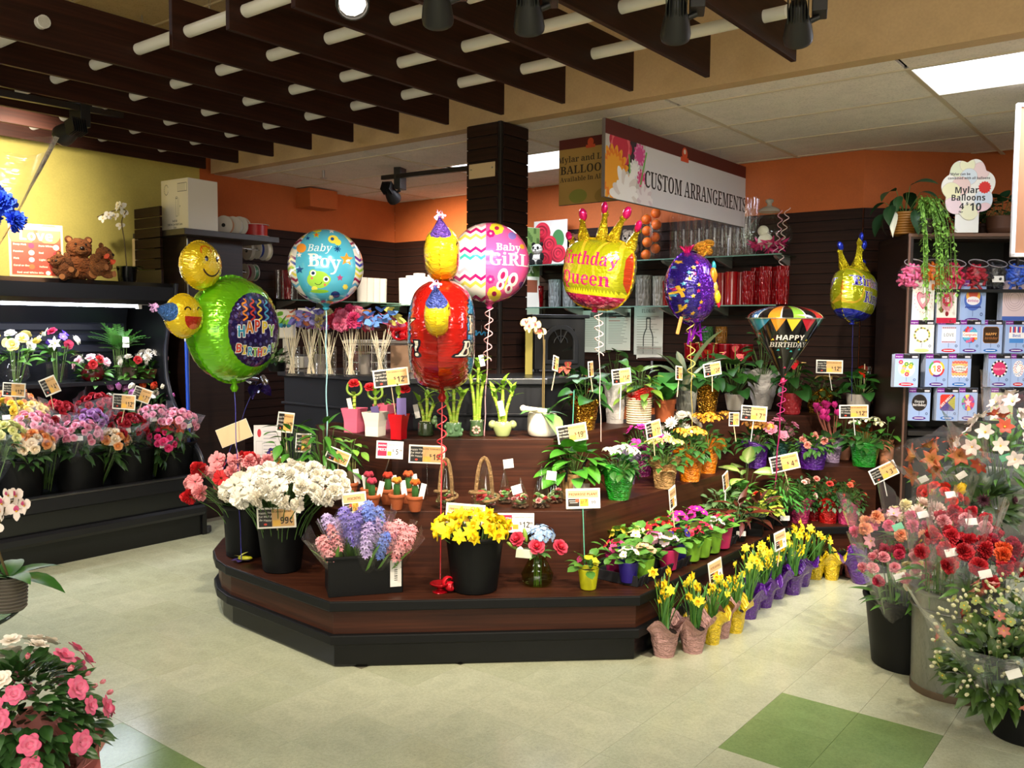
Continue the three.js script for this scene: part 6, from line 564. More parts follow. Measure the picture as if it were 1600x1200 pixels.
  orb('round pink BABY GIRL balloon with zigzag chevrons on its left half', 765, 411, 4.85, 62, girlT, at(756, 690, 4.72), rib(0xe8b0b4), 0, { neck: 0xd0408a, rib: { r: .0028, curl: .4 } });
  // birthday smileys: a thick round body with two smiling heads on its rim
  const headT = (laugh) => cv(256, 256, (x) => { x.fillStyle = '#dcbe1c'; x.fillRect(0, 0, 256, 256); x.strokeStyle = '#3a2410'; x.lineWidth = 9; x.lineCap = 'round'; if (laugh) { x.fillStyle = '#b02818'; x.beginPath(); x.arc(128, 140, 66, -.1, 3.3); x.closePath(); x.fill(); dot(x, 128, 190, 34, '#e06a50', 16); for (const s of [-1, 1]) { x.beginPath(); x.arc(128 + s * 44, 96, 18, 3.4, 6); x.stroke(); } } else { dot(x, 92, 96, 11, '#2a1a10', 14); dot(x, 168, 96, 11, '#2a1a10', 14); x.beginPath(); x.arc(128, 124, 62, .5, 2.65); x.stroke(); x.strokeStyle = '#e07a18'; x.lineWidth = 8; x.beginPath(); x.moveTo(70, 66); x.bezierCurveTo(70, 10, 150, 30, 130, 60); x.stroke(); } });
  const T0 = headT(false), T1h = headT(true);
  const smiley = (label, px, py, f, turn, faceT, rimHex, headAng, anchor, rb_, opt = {}) => { const p = at(px, py, f), R0 = .27, T = .155, t = balloon(label, p, turn, opt.tilt || 0), b = puff(() => R0, T, { e: 4.2, k: 34, amp: .075, uw: R0, uh: R0, nr: 20 }); const bm = mat(0xffffff, .13, { map: faceT, metalness: .55, clearcoat: .7, clearcoatRoughness: .06, bumpMap: creaseT, bumpScale: .004 }); part(t, 'body', b.front, bm); part(t, 'back_face', b.back, bm); part(t, 'seam', b.seam, mat(rimHex, .2, { metalness: .6 }));
    const head = (a, d, r, T, tex, hat) => { const h = part(t, 'head', puff(() => r, T, { e: 2.6, k: 20, amp: .06, uw: r, uh: r }).front, mylar(tex, 0xffffff, .45), [Math.sin(a) * d, Math.cos(a) * d, 0], [0, 0, opt.roll || 0]); part(h, 'head_back', puff(() => r, T, { e: 2.6, k: 20, uw: r, uh: r }).back, mylar(tex, 0xffffff, .45)); part(h, 'head_seam', puff(() => r, T).seam, mat(0xe8cc20, .25, { metalness: .4 })); if (hat) { const c = part(h, 'party_hat', new THREE.ConeGeometry(.05, .1, 14), mat(hat, .25, { metalness: .4, bumpMap: creaseT, bumpScale: .01 }), [Math.sin(hat === 0x3a6ab0 ? a : -.7) * (r + .03), Math.cos(hat === 0x3a6ab0 ? a : -.7) * (r + .03), 0], [0, 0, -(hat === 0x3a6ab0 ? a : -.7)]); part(c, 'hat_tuft', mg([...Array(8)].map((_, i) => xf(new THREE.ConeGeometry(.007, .04, 4), [Math.sin(i) * .012, .055, Math.cos(i * 2.1) * .012], [Math.sin(i * 3), i, Math.cos(i * 2)]))), mat(0xd0a0d8, .3)); } }; headAng.forEach(a => head(...a)); part(t, 'neck', lathe([[.012, -R0 - .05], [.022, -R0 - .03], [.012, -R0 - .01], [.03, -R0 + .02]], 14), mat(rimHex, .25, { metalness: .5 })); ribbonTo(t, p.clone().add(V(0, -R0 - .05, 0)), anchor, rb_, opt.rib || {}); return t; };
  const faceG = cv(512, 512, (x) => { x.fillStyle = '#6ec018'; x.fillRect(0, 0, 512, 512); dot(x, 256, 256, 178, '#241452'); for (let i = 0; i < 60; i++) { const a = i * 2.4, r = Math.sqrt(i / 60) * 170; dot(x, 256 + Math.cos(a) * r, 256 + Math.sin(a) * r, 9, '#5a5a9a'); } x.lineWidth = 9; ['#f0902a', '#e84a3a', '#f0d040', '#5ab8e0'].forEach((c, i) => { x.strokeStyle = c; x.beginPath(); for (let k = 0; k < 30; k++) x.lineTo(176 + i * 50 + Math.sin(k * .6) * 14, 110 + k * 3.6); x.stroke(); }); [...'HAPPY'].forEach((s, i) => textAt(x, s, 150 + i * 53, 262 - Math.sin(i / 4 * 3.1) * 26, 76, ['#3ab0e0', '#f0902a', '#e84a3a', '#f0d840', '#8ad040'][i], { stroke: '#fff', sw: 9 })); [...'BIRTHDAY'].forEach((s, i) => textAt(x, s, 136 + i * 35, 342 + Math.sin(i / 7 * 3.1) * 22, 58, ['#e84a3a', '#f0d840', '#3ab0e0', '#8ad040'][i % 4], { stroke: '#fff', sw: 7 })); });
  const faceR = cv(512, 512, (x) => { x.fillStyle = '#a0140e'; x.fillRect(0, 0, 512, 512); dot(x, 256, 256, 190, '#14224a'); dot(x, 256, 256, 182, '#4aa0d8'); for (let i = 0; i < 40; i++) { const a = i * 2.4, r = Math.sqrt(i / 40) * 170; dot(x, 256 + Math.cos(a) * r, 256 + Math.sin(a) * r, 5, ['#f0e060', '#2a5ab0', '#e84a3a'][i % 3]); } textAt(x, 'Happy', 256, 206, 110, '#f4ecd8', { font: 'serif', style: 'italic bold', stroke: '#1a1a2a', sw: 14 }); textAt(x, 'Birthday!', 256, 312, 92, '#f4ecd8', { font: 'serif', style: 'italic bold', stroke: '#1a1a2a', sw: 14 }); });
  smiley('green HAPPY BIRTHDAY balloon with two yellow smiley heads by the carnations', 365, 515, 4.55, 1.14, faceG, 0x6ec018, [[-.62, .385, .118, .075, T0, 0], [-1.38, .345, .105, .07, T1h, 0x3a6ab0]], at(377, 868, 4.33).setY(Y1 + .02), rib(0x2a2a8a), { rib: { r: .003 } });
  smiley('red balloon with two yellow smiley heads seen edge on in the middle', 691, 524, 4.25, 1.57, faceR, 0xa0140e, [[-.06, .385, .135, .085, T1h, 0x5a3a9a], [-1.25, .285, .095, .06, T1h, 0x3a4a9a]], at(688, 915, 3.98).setY(Y1 + .03), rib(0xc82a34), { rib: { r: .003, curl: .35, at: .02 } });
  // crowns
  const crown = (label, px, py, f, turn, sc, tex, gold, tipHex, points, anchor, rb_, o = {}) => { const p = at(px, py, f), t = balloon(label, p, turn, o.tilt || 0), W = .205 * sc, rho = a => { const y = Math.cos(a), s = Math.abs(Math.sin(a)); const w = 1 / Math.pow(Math.pow(s / 1.0, 3.2) + Math.pow(Math.abs(y) / (y > 0 ? .8 : .92), y > 0 ? 3.4 : 2.1), 1 / (y > 0 ? 3.2 : 2.3)); return W * Math.min(w, 1.12); }, b = puff(rho, .125 * sc, { e: 3, k: 22, amp: .05, uw: W * 1.1, uh: W * 1.1, nr: 16 }); const m = mylar(tex, 0xffffff, .6); part(t, 'body', b.front, m); part(t, 'back_face', b.back, m); part(t, 'seam', b.seam, mat(gold, .2, { metalness: .7 }));
    const gm = mat(gold, .14, { metalness: .8, bumpMap: creaseT, bumpScale: .01 }), hornG = lathe([[.034, 0], [.03, .03], [.02, .07], [.013, .105], [.02, .118], [.0, .15]], 14); const P = hornG.attributes.position; for (let i = 0; i < P.count; i++) P.setX(i, P.getX(i) + .02 * Math.pow(P.getY(i) / .15, 2)); hornG.computeVertexNormals(); const jewel = new THREE.SphereGeometry(.026, 12, 10).scale(.8, 1.25, .6); points.forEach(([a, l, r], i) => { const h = part(t, 'crown_point', hornG, gm, [Math.sin(a) * rho(a) * .93, Math.cos(a) * rho(a) * .93, (i % 2 ? .02 : -.02)], [0, i % 2 ? .6 : -.5, r], [sc, l * sc, sc]); part(h, 'jewel_tip', jewel, mat(tipHex, .15, { metalness: .6 }), [.02, .145, .01], 0, [1, 1 / l, 1]); });
    part(t, 'neck', lathe([[.01, -W * 1.02], [.02, -W * .99], [.01, -W * .96], [.025, -W * .88]], 14), mat(tipHex, .25, { metalness: .5 })); ribbonTo(t, p.clone().add(V(0, -W * 1.02, 0)), anchor, rb_, o.rib || {}); return t; };
  const queenT = cv(512, 512, (x) => { x.fillStyle = '#989a14'; x.fillRect(0, 0, 512, 512); x.strokeStyle = '#d8b030'; x.lineWidth = 16; for (const X of [150, 380]) { x.beginPath(); x.ellipse(X, 200, 70, 130, 0, 0, 7); x.stroke(); } x.fillStyle = '#c81a62'; x.fillRect(0, 390, 512, 130); for (let i = 0; i < 120; i++) dot(x, (i * 83) % 512, 396 + (i * 37) % 116, 8, ['#e86aa0', '#a0104a'][i % 2], 5); x.fillStyle = '#e8e020'; x.fillRect(0, 376, 512, 16); for (let i = 0; i < 30; i++) { x.beginPath(); x.moveTo(i * 18, 378); x.lineTo(i * 18 + 9, 356); x.lineTo(i * 18 + 18, 378); x.fill(); } textAt(x, 'Birthday', 250, 190, 98, '#d8246a', { font: 'serif', style: 'bold', sx: .92 }); textAt(x, 'Queen', 250, 300, 104, '#d8246a', { font: 'serif', style: 'bold' }); x.fillStyle = '#b03a1a'; x.fillRect(470, 90, 42, 280); x.fillRect(0, 90, 30, 280); });
  crown('gold crown shaped Birthday Queen balloon with a pink base', 936, 424, 4.6, -.72, 1.02, queenT, 0xb8a018, 0xb81458, [[-1.1, .75, 1.0], [-.6, .9, .3], [-.12, 1.15, .05], [.45, 1.1, -.25], [.9, .95, -.5]], at(939, 690, 4.75), rib(0xe8c8c0), { tilt: -.12, rib: { r: .0026, curl: .32 } });
  const kingT = cv(512, 512, (x) => { x.fillStyle = '#9ea416'; x.fillRect(0, 0, 512, 512); x.strokeStyle = '#d8b030'; x.lineWidth = 14; for (const X of [60, 440]) { x.beginPath(); x.ellipse(X, 220, 60, 130, 0, 0, 7); x.stroke(); } x.fillStyle = '#1a22a8'; x.beginPath(); x.moveTo(0, 380); x.quadraticCurveTo(256, 440, 512, 380); x.lineTo(512, 512); x.lineTo(0, 512); x.fill(); for (let i = 0; i < 50; i++) { x.strokeStyle = '#4a6ae0'; x.lineWidth = 3; x.beginPath(); x.arc((i * 83) % 512, 420 + (i * 37) % 90, 10, 0, 5); x.stroke(); } textAt(x, 'Birthday', 256, 190, 96, '#2a1a90', { font: 'serif', stroke: '#e8e8f0', sw: 5 }); textAt(x, 'King', 256, 300, 110, '#2a1a90', { font: 'serif', stroke: '#e8e8f0', sw: 5 }); x.fillStyle = '#c87a1a'; x.fillRect(0, 120, 26, 260); x.fillRect(486, 120, 26, 260); });
  crown('gold crown shaped Birthday King balloon with a blue base', 1334, 458, 5.55, .85, .95, kingT, 0xc4b41a, 0x1a2a9a, [[-.75, 1.05, .5], [-.1, 1.5, .05], [.25, 1.3, -.2], [.75, 1.0, -.7]], at(1330, 640, 5.95).setY(Y3 + .1), rib(0x3a3a90), { tilt: -.1 });
  { // purple balloon with gold streamers
    const p = at(1080, 450, 4.95), t = balloon('dark purple starry birthday balloon with gold streamers and a pink tuft', p, .35, .1), tx = cv(256, 256, (x) => { x.fillStyle = '#4a128a'; x.fillRect(0, 0, 256, 256); x.fillStyle = '#2a1a7a'; x.fillRect(0, 0, 110, 256); for (let i = 0; i < 30; i++) star(x, 10 + (i * 71) % 110, 20 + (i * 53) % 220, 9, ['#e8b83a', '#5ab0d8', '#c8306a'][i % 3]); textAt(x, 'H', 40, 140, 60, '#e8b83a', { rot: -.3 }); textAt(x, 'y', 60, 190, 40, '#e8b83a'); for (let i = 0; i < 160; i++) dot(x, 110 + (i * 37) % 150, (i * 61) % 256, 3, '#7a2ac0'); });
    const b = puff(a => .2, .14, { sx: .74, sy: 1, e: 2.6, k: 24, amp: .06, uw: .2, uh: .2 }), m = mat(0xffffff, .12, { map: tx, metalness: .7, clearcoat: .8, clearcoatRoughness: .05, bumpMap: creaseT, bumpScale: .006 }); part(t, 'body', b.front, m); part(t, 'back_face', b.back, m); part(t, 'seam', b.seam, mat(0x3a0f70, .2, { metalness: .7 })); const gold = mat(0xc88a2a, .15, { metalness: .85, bumpMap: creaseT, bumpScale: .01 }), pk = mat(0xb01450, .2, { metalness: .6 });
    part(t, 'tuft', mg([...Array(8)].map((_, i) => xf(new THREE.ConeGeometry(.018, .07, 4), [Math.sin(i * .8) * .02 - .01, .215, Math.cos(i * .8) * .02], [Math.cos(i * .8) * .8, 0, -Math.sin(i * .8) * .8]))), pk); part(t, 'gold_bow', mg([[.05, .225, .3], [.09, .2, -.6], [.06, .19, .9], [.1, .235, 0]].map(([x, y, r]) => xf(new THREE.SphereGeometry(.035, 10, 8).scale(1.2, .7, .8), [x, y, .04], [0, 0, r]))), gold); [[.075, .11, 0x3aa0b0, .02], [.07, .06, 0xc88a2a, .035], [.075, -.005, 0xd8b050, .025], [.085, -.06, 0xd8c02a, .03], [.09, -.1, 0xc81a3a, .016]].forEach(([x, y, c, s]) => part(t, 'streamer_charm', new THREE.OctahedronGeometry(s, 1).scale(.7, 1.4, .5), mat(c, .2, { metalness: .6 }), [x, y, .125])); part(t, 'paddle', rb(.02, .1, .01, .004), mat(0xb07a3a, .5), [-.11, -.2, .03], [0, 0, -.35]); part(t, 'foil_tail', mg([...Array(7)].map((_, i) => xf(new THREE.BoxGeometry(.012, .13, .002), [-.03 + i * .012, -.25, .01 * Math.sin(i)], [i * .4, i, -.25 + i * .07]))), mat(0x7a1a9a, .2, { metalness: .6 })); ribbonTo(t, p.clone().add(V(0, -.2, 0)), at(1082, 640, 5.2).setY(Y3), rib(0xd8c060), { curl: .5 }); }
  { // black diamond balloon
    const f = 5.15, m = mpp(f), p = at(1226, 497, f), Rr = 55 * m, hb = 96 * m, ht = 19 * m, sq = a => 1 / Math.pow(Math.pow(Math.abs(Math.sin(a)), 2.8) + Math.pow(Math.abs(Math.cos(a)), 2.8), 1 / 2.8), t = balloon('black HAPPY BIRTHDAY balloon shaped like a diamond with rainbow stripes on top', p, -.06); const low = grid(72, 14, (u, v) => { const a = u * 6.28319, r = Rr * (1 - Math.pow(1 - v, 1) * 1) * (sq(a) * v + (1 - v)) * (1 + .05 * Math.sin(Math.PI * v)); return [Math.sin(a) * r, -hb * (1 - v), Math.cos(a) * r]; }, true); { const q = low.attributes.position, u = low.attributes.uv; for (let i = 0; i < q.count; i++) u.setXY(i, q.getX(i) / (2.2 * Rr) * (q.getZ(i) < 0 ? -1 : 1) + .5, q.getY(i) / hb + 1); }
    const top = grid(72, 10, (u, v) => { const a = u * 6.28319, r = Rr * Math.sin(v * Math.PI / 2) * (sq(a) * v + (1 - v)); return [Math.sin(a) * r, ht * Math.cos(v * Math.PI / 2), Math.cos(a) * r]; }, true); const lt = cv(512, 512, (x) => { x.fillStyle = '#141214'; x.fillRect(0, 0, 512, 512); ['#3a8ab0', '#f0902a', '#f0d840', '#c82a3a', '#5a9a8a', '#f0902a'].forEach((c, i) => { x.fillStyle = c; x.beginPath(); x.moveTo(20 + i * 96, 6); x.lineTo(116 + i * 96, 6); x.lineTo(68 + i * 96, 110); x.fill(); }); x.fillStyle = '#f4f0ec'; x.fillRect(0, 0, 512, 8); for (let i = 0; i < 30; i++) star(x, 80 + (i * 97) % 350, 130 + (i * 71) % 360, 12, ['#e85a3a', '#f0d840', '#3ab0b0', '#8ac060', '#c83a6a'][i % 5], 3); textAt(x, 'HAPPY', 256, 160, 58, '#f8f4ee', { stroke: '#141214', sw: 20 }); textAt(x, 'BIRTHDAY', 256, 218, 56, '#d8d4d0', { style: '', font: 'serif', sx: .76, stroke: '#141214', sw: 14 }); }); const tt = cv(512, 64, (x) => { x.fillStyle = '#141214'; x.fillRect(0, 0, 512, 64); ['#8ac040', '#c02a2a', '#2a6aa8', '#f0902a', '#a8204a', '#e8702a', '#8ac040', '#c02a2a', '#2a6aa8', '#f0902a'].forEach((c, i) => { x.fillStyle = c; x.fillRect(i * 51, 0, 26, 64); x.fillStyle = '#f0ece8'; x.fillRect(i * 51 + 25, 0, 3, 64); }); }); part(t, 'body', low, mat(0xffffff, .16, { map: lt, metalness: .35, clearcoat: .8, clearcoatRoughness: .06 })); part(t, 'striped_top', top, mat(0xffffff, .16, { map: tt, metalness: .45, clearcoat: .8, clearcoatRoughness: .06 })); part(t, 'rim_seam', grid(72, 1, (u, v) => { const a = u * 6.28319, r = Rr * sq(a) * (1 + v * .05); return [Math.sin(a) * r, 0, Math.cos(a) * r]; }, true), white); part(t, 'neck', lathe([[.008, -hb - .03], [.018, -hb - .01], [.008, -hb + .01]], 12), mat(0xa01a4a, .3)); ribbonTo(t, p.clone().add(V(0, -hb, 0)), at(1211, 742, 5.28).setY(Y1 + .2), rib(0xa01a60), { r: .004, curl: .35 }); }
  // balloon weights on the lowest step
  const wt = thing('balloon_weight', 'shiny red balloon weight under the red smiley balloon', 'weight', onY(688, 925, Y1)); part(wt, 'foot', lathe([[0, 0], [.034, 0], [.036, .004], [.016, .012], [.012, .02], [.04, .032], [.048, .04], [.044, .044], [0, .03]], 28), mat(0xb00c1c, .18, { metalness: .5 })); part(wt, 'ribbon_curl', mg([xf(new THREE.TorusGeometry(.024, .005, 6, 20).scale(1, 1, 3), [.035, .045, 0], [0, .6, .6]), xf(new THREE.TorusGeometry(.018, .005, 6, 20).scale(1, 1, 3), [.045, .03, .01], [0, 1.2, .2])]), mat(0xc01424, .2));
  const w2 = thing('balloon_weight', 'yellow and purple balloon weight beside the carnation buckets', 'weight', onY(377, 878, Y1)); part(w2, 'petal_base', mg([...Array(5)].map((_, i) => xf(leaf('oval', .05, .04, .4, .2, 0x241452, 0x3a2470), [0, .008, 0], [-.25, i * 1.256, 0]))), matte); part(w2, 'weight_body', new THREE.SphereGeometry(.022, 14, 10).scale(1.7, .5, .8).translate(.02, .02, 0), mat(0xb8b828, .3)); part(w2, 'bow', mg([-1, 1].map(s => xf(leaf('oval', .05, .02, .4, .2, 0xd8d840, 0xe8e870), [-.01, .025, 0], [-.6, s * 1.2 + 1, 0]))), matte);
}
{ const p = at(402, 592, 4.9), t = thing('foil_streamers', 'bunch of rolled silver and dark purple foil below the green balloon', 'balloon', p); part(t, 'foil_roll', mg([0, 1, 2].map(i => xf(cyl(.014, .018, .1, 12, true), [(i - 1) * .03, -.02 + i * .015, 0], [0, i, 1 + i * .4]))), mat(0xb8b8c8, .15, { metalness: .9 })); part(t, 'foil_sheet', mg([0, 1, 2, 3].map(i => xf(leaf('oval', .11, .06, 1.2, .3, 0x1c1440, 0x30206a), [-.01 + i * .015, -.03, 0], [.3 + i * .2, i * 1.6, i]))), mat(0xffffff, .15, { vertexColors: true, metalness: .7 })); ribbonTo(t, p, onY(398, 720, Y2).setZ(-5.0), rib(0x3a3a90)); }
// ---------- hanging signs ----------
{
  const a = [.516, 5.164], b = [1.725, 6.685], l = Math.hypot(b[0] - a[0], b[1] - a[1]), ang = Math.atan2(b[0] - a[0], b[1] - a[1]), y0 = 2.245, h = .45, m = printM(1400, 324, (x, w, hh) => { x.fillStyle = '#d6d0d2'; x.fillRect(0, 0, w, hh); const fr = (cx, cy, r, n, c, c2, k = .45) => { for (let j = 0; j < 3; j++) for (let i = 0; i < n; i++) { const t = i / n * 6.283 + j * .3; x.save(); x.translate(cx, cy); x.rotate(t); x.fillStyle = j % 2 ? c2 : c; x.beginPath(); x.ellipse(r * (.62 - j * .16), 0, r * .42, r * .42 * k, 0, 0, 7); x.fill(); x.restore(); } };
    x.save(); x.beginPath(); x.rect(0, 62, 400, 262); x.clip(); x.fillStyle = '#c8c0b8'; x.fillRect(0, 62, 330, 262); dot(x, 220, 130, 60, '#3a2a34', 80); fr(120, 100, 90, 9, '#c82a44', '#e86a70', .9); fr(70, 220, 120, 18, '#f0a020', '#e87a10', .35); fr(280, 110, 50, 12, '#d84a90', '#e88ab8', .5); fr(240, 180, 46, 12, '#f0ece8', '#d8d4d8', .4); fr(300, 210, 40, 10, '#d84a80', '#e8a0c0', .6); x.strokeStyle = '#6ab04a'; x.lineWidth = 10; x.beginPath(); x.moveTo(90, 250); x.lineTo(150, 300); x.moveTo(190, 120); x.lineTo(200, 200); x.moveTo(290, 240); x.lineTo(340, 90); x.stroke(); fr(170, 300, 130, 6, '#f4eeea', '#e0d4cc', .42); fr(330, 300, 80, 7, '#e8dcdc', '#d8c4c8', .4); x.restore(); x.fillStyle = '#5a1a14'; x.fillRect(0, 0, w, 62); dot(x, 700, 40, 28, '#d8502a', 30); dot(x, 700, 30, 12, '#e8d8c8'); x.fillStyle = '#d8502a'; x.fillRect(660, 56, 80, 22); textAt(x, 'CUSTOM ARRANGEMENTS', 868, 206, 104, '#241c1c', { font: 'serif', style: '', sx: .78 }); });
  const t = thing('hanging_sign', 'long CUSTOM ARRANGEMENTS sign with flowers hanging by chains from the ceiling', 'sign', P3(a, y0), Math.PI / 2 - ang); part(t, 'panel', rb(l, h, .022, .003).translate(l / 2, h / 2, 0), mat(0x6a6260, .6)); part(t, 'print', new THREE.PlaneGeometry(l - .006, h - .004).translate(l / 2, h / 2, .0125), m); const ch = (x, y, len) => part(t, 'chain', mg([...Array(6)].map((_, i) => xf(new THREE.TorusGeometry(.007, .0018, 4, 8).scale(.7, 1.5, 1), [x, y + .008 + i * (len / 6), 0], [0, i % 2 * 1.57, 0], [1, len / .1, 1]))), steel); ch(.28, h, 2.75 - y0 - h); ch(l - .42, h, 2.75 - y0 - h);
  const f = 6.1, c = at(874, 322, f), tp = at(874, 218, f), hh = tp.y - c.y, q = thing('hanging_sign', 'tan Mylar and Latex BALLOONS sign behind the long white sign', 'sign', V(c.x, c.y, c.z), Math.PI / 2 - 128 * D), w2 = .62; part(q, 'panel', rb(w2, hh, .02, .003).translate(w2 / 2, hh / 2, 0), mat(0x4a3a2c, .6)); part(q, 'print', new THREE.PlaneGeometry(w2 - .004, hh - .004).translate(w2 / 2, hh / 2, .011), printM(512, 384, (x, w, h) => { x.fillStyle = '#b08a48'; x.fillRect(0, 0, w, h); x.fillStyle = '#5a1a14'; x.fillRect(0, 0, w, 64); dot(x, 210, 40, 20, '#d8502a', 24); x.fillStyle = '#d8502a'; x.fillRect(180, 54, 60, 18); textAt(x, 'Mylar and Latex', 190, 124, 48, '#3a2a18', { font: 'serif', style: '' }); textAt(x, 'BALLOONS', 190, 186, 64, '#2a1c10', { font: 'serif' }); textAt(x, 'Available In All Sizes', 200, 240, 36, '#3a2a18', { font: 'serif', style: '' }); dot(x, 130, 340, 60, '#8a8a3a', 40); dot(x, 330, 350, 90, '#9a7a3a', 50); })); part(q, 'chain', bar(V(.04, hh, 0), V(.04, 2.752 - c.y, 0), .003), steel); part(q, 'chain', bar(V(w2 - .04, hh, 0), V(w2 - .04, 2.752 - c.y, 0), .003), steel);
}
// ---------- price cards: all prints share one sheet ----------
{
  const SL = [], W = 256, H = 144, NX = 8; const draw = [];
  const slot = f => { draw.push(f); return draw.length - 1; };
  const hand = (x, w) => { x.fillStyle = '#17130f'; x.fillRect(10, 10, w, 124); textAt(x, 'Happy You', 10 + w / 2, 34, 19, '#f0ece0', { style: 'italic', rot: -.05 }); textAt(x, 'Eat Well &', 10 + w / 2, 60, 20, '#f0ece0', { style: 'italic' }); textAt(x, 'Be Happy', 10 + w / 2, 86, 19, '#f0ece0', { style: 'italic', rot: .04 }); dot(x, 10 + w / 2, 116, 11, '#d8402a', 8); };
  const price = (x, p, cx, cy, s, c = '#2a1c12') => { const [d, k] = p.split('.'); if (k === undefined) textAt(x, d, cx, cy, s, c, { sx: .8 }); else { textAt(x, '$', cx - s * .62, cy - s * .16, s * .5, c); textAt(x, d, cx, cy, s, c, { sx: .74 }); textAt(x, k, cx + s * .56, cy - s * .2, s * .42, c, { sx: .9 }); } };
  const std = (title, p) => slot(x => { x.fillStyle = '#f4efe4'; x.fillRect(0, 0, W, H); hand(x, 88); x.fillStyle = '#d9ab6e'; x.fillRect(98, 10, 148, 124); x.fillStyle = '#eeb94e'; x.fillRect(104, 88, 52, 42); textAt(x, title, 172, 28, title.length > 14 ? 13 : 18, '#6a4420', { style: '' }); price(x, p, 196, 92, 66); });
  const multi = (title) => slot(x => { x.fillStyle = '#f4efe4'; x.fillRect(0, 0, W, H); x.fillStyle = '#eec08a'; x.fillRect(12, 12, 232, 54); textAt(x, title, 128, 40, title.length > 14 ? 20 : 26, '#5a3416', { style: '' }); x.fillStyle = '#2a2018'; x.fillRect(14, 72, 84, 56); x.fillStyle = '#e8dccc'; x.fillRect(22, 84, 50, 5); x.fillRect(26, 98, 60, 5); x.fillStyle = '#c85a3a'; x.fillRect(70, 76, 26, 20); x.fillStyle = '#f0b840'; x.fillRect(102, 72, 66, 56); textAt(x, '2/', 120, 98, 26, '#5a3010'); textAt(x, '7', 150, 90, 30, '#5a3010'); x.fillStyle = '#fff'; x.fillRect(172, 72, 70, 56); textAt(x, '99', 206, 100, 34, '#2a2018'); });
  const sale = (title, p) => slot(x => { x.fillStyle = '#f6f2ec'; x.fillRect(0, 0, W, H); x.fillStyle = '#b81a48'; x.fillRect(12, 12, 88, 112); textAt(x, 'AMAZING', 56, 36, 17, '#f6e8ec'); textAt(x, 'PRICE', 56, 70, 30, '#f6e8ec'); textAt(x, title, 172, 28, 15, '#5a5450', { style: '' }); x.fillStyle = '#f0a83a'; x.fillRect(106, 84, 40, 36); price(x, p, 200, 86, 62, '#221a18'); });
  const S = { carn: std('CARNATIONS', '99¢'), heart: std('POT BAMBOO HEART', '12.99'), rope: std('ROPE TERRARIUM', '19.99'), t19: std('MINI HANGING PLANT', '19.99'), t14: std('ANTHURIUM', '14.99'), t7: std('KALANCHOE', '7.99'), t12: std('ANTHURIUM POT', '12.99'), t4: std('TROPICAL FOLIAGE', '4.99'), t3: std('MINI ROSES', '3.99'), t24: std('ORCHID BASKET', '24.99'), rose: std('ROSES', '12.99'), hya: multi('HYACINTHS'), daf: multi('FRESH CUT DAFFODILS'), prim: multi('PRIMROSE PLANT'), pot: multi('POTTED DAFFODILS'), cact: sale('GRAFTED CACTUS', '5.99'), tear: sale('MINI HANGING TEARDROP', '12.99'), blank: slot(x => { x.fillStyle = '#d8bd94'; x.fillRect(0, 0, W, H); }), care: slot(x => { x.fillStyle = '#e4e0e2'; x.fillRect(0, 0, W, H); x.fillStyle = '#b8b4c0'; for (let i = 0; i < 6; i++) x.fillRect(90, 24 + i * 16, 120, 4); dot(x, 50, 34, 18, '#c82a3a'); x.strokeStyle = '#888'; x.strokeRect(20, 70, 60, 60); }) };
  const T = canvasTex(2048, 512, x => { x.fillStyle = '#f4efe4'; x.fillRect(0, 0, 2048, 512); draw.forEach((f, i) => { x.save(); x.translate((i % NX) * W, (i / NX | 0) * H); x.beginPath(); x.rect(0, 0, W, H); x.clip(); f(x); x.restore(); }); }), cm = new THREE.MeshPhysicalMaterial({ map: T, roughness: .45 });
  // tag(kind, card centre px, py, width px, height px, forward distance, roll, yaw, label, stake end [px, py, forward], stake material)
  const tag = (k, px, py, w, h, f, roll, yaw, label, st, sm = stickMat) => { const c = at(px, py, f), m = mpp(f), t = thing('price_card', label, 'price card', c), ww = w * m / Math.max(.35, Math.cos(yaw)), hh = h * m; const d = part(t, 'card', rb(ww, hh, .003, .001), cardWhite, [0, 0, 0], [-.05, yaw, roll * D]); const g = new THREE.PlaneGeometry(ww - .003, hh - .003), u = g.attributes.uv, i = S[k]; for (let q = 0; q < 4; q++) u.setXY(q, ((i % NX) + u.getX(q)) * W / 2048, 1 - ((i / NX | 0) + 1 - u.getY(q)) * H / 512); part(d, 'print', g, cm, [0, 0, .0022]);
    if (st) { const e = at(st[0], st[1], st[2] ?? f).sub(c); part(t, 'stake', bar(V(0, -hh * .42, -.004), e, .0028, 6), sm); } return t; };
  const g = greenStake, s = stickMat, wh = white;
  tag('carn', 432, 809, 62, 33, 4.08, 3, 0, 'CARNATIONS 99 cent price card on the front carnation bucket', [434, 830, 4.13]);
  tag('hya', 554, 786, 38, 34, 4.12, 6, .1, 'HYACINTHS price card standing behind the hyacinth crate', [562, 840], s); tag('daf', 727, 803, 62, 32, 4.02, -4, 0, 'FRESH CUT DAFFODILS price card behind the cut daffodils', [735, 850], s); tag('tear', 806, 817, 58, 31, 4.16, 0, 0, 'white MINI HANGING TEARDROP 12.99 price card with a red panel above the glass vase', [806, 842, 4.16], wh);
  tag('prim', 911, 779, 54, 32, 4.2, 2, 0, 'PRIMROSE PLANT price card on a tall green stake', [914, 900, 4.05], g); tag('cact', 609, 703, 42, 28, 4.45, -3, .1, 'white GRAFTED CACTUS 5.99 price card with a red panel', [591, 772, 4.5], steel); tag('rope', 667, 710, 57, 29, 4.42, -2, 0, 'ROPE TERRARIUM 19.99 price card on the riser left of the terrariums', [668, 790, 4.4], clearPlastic);
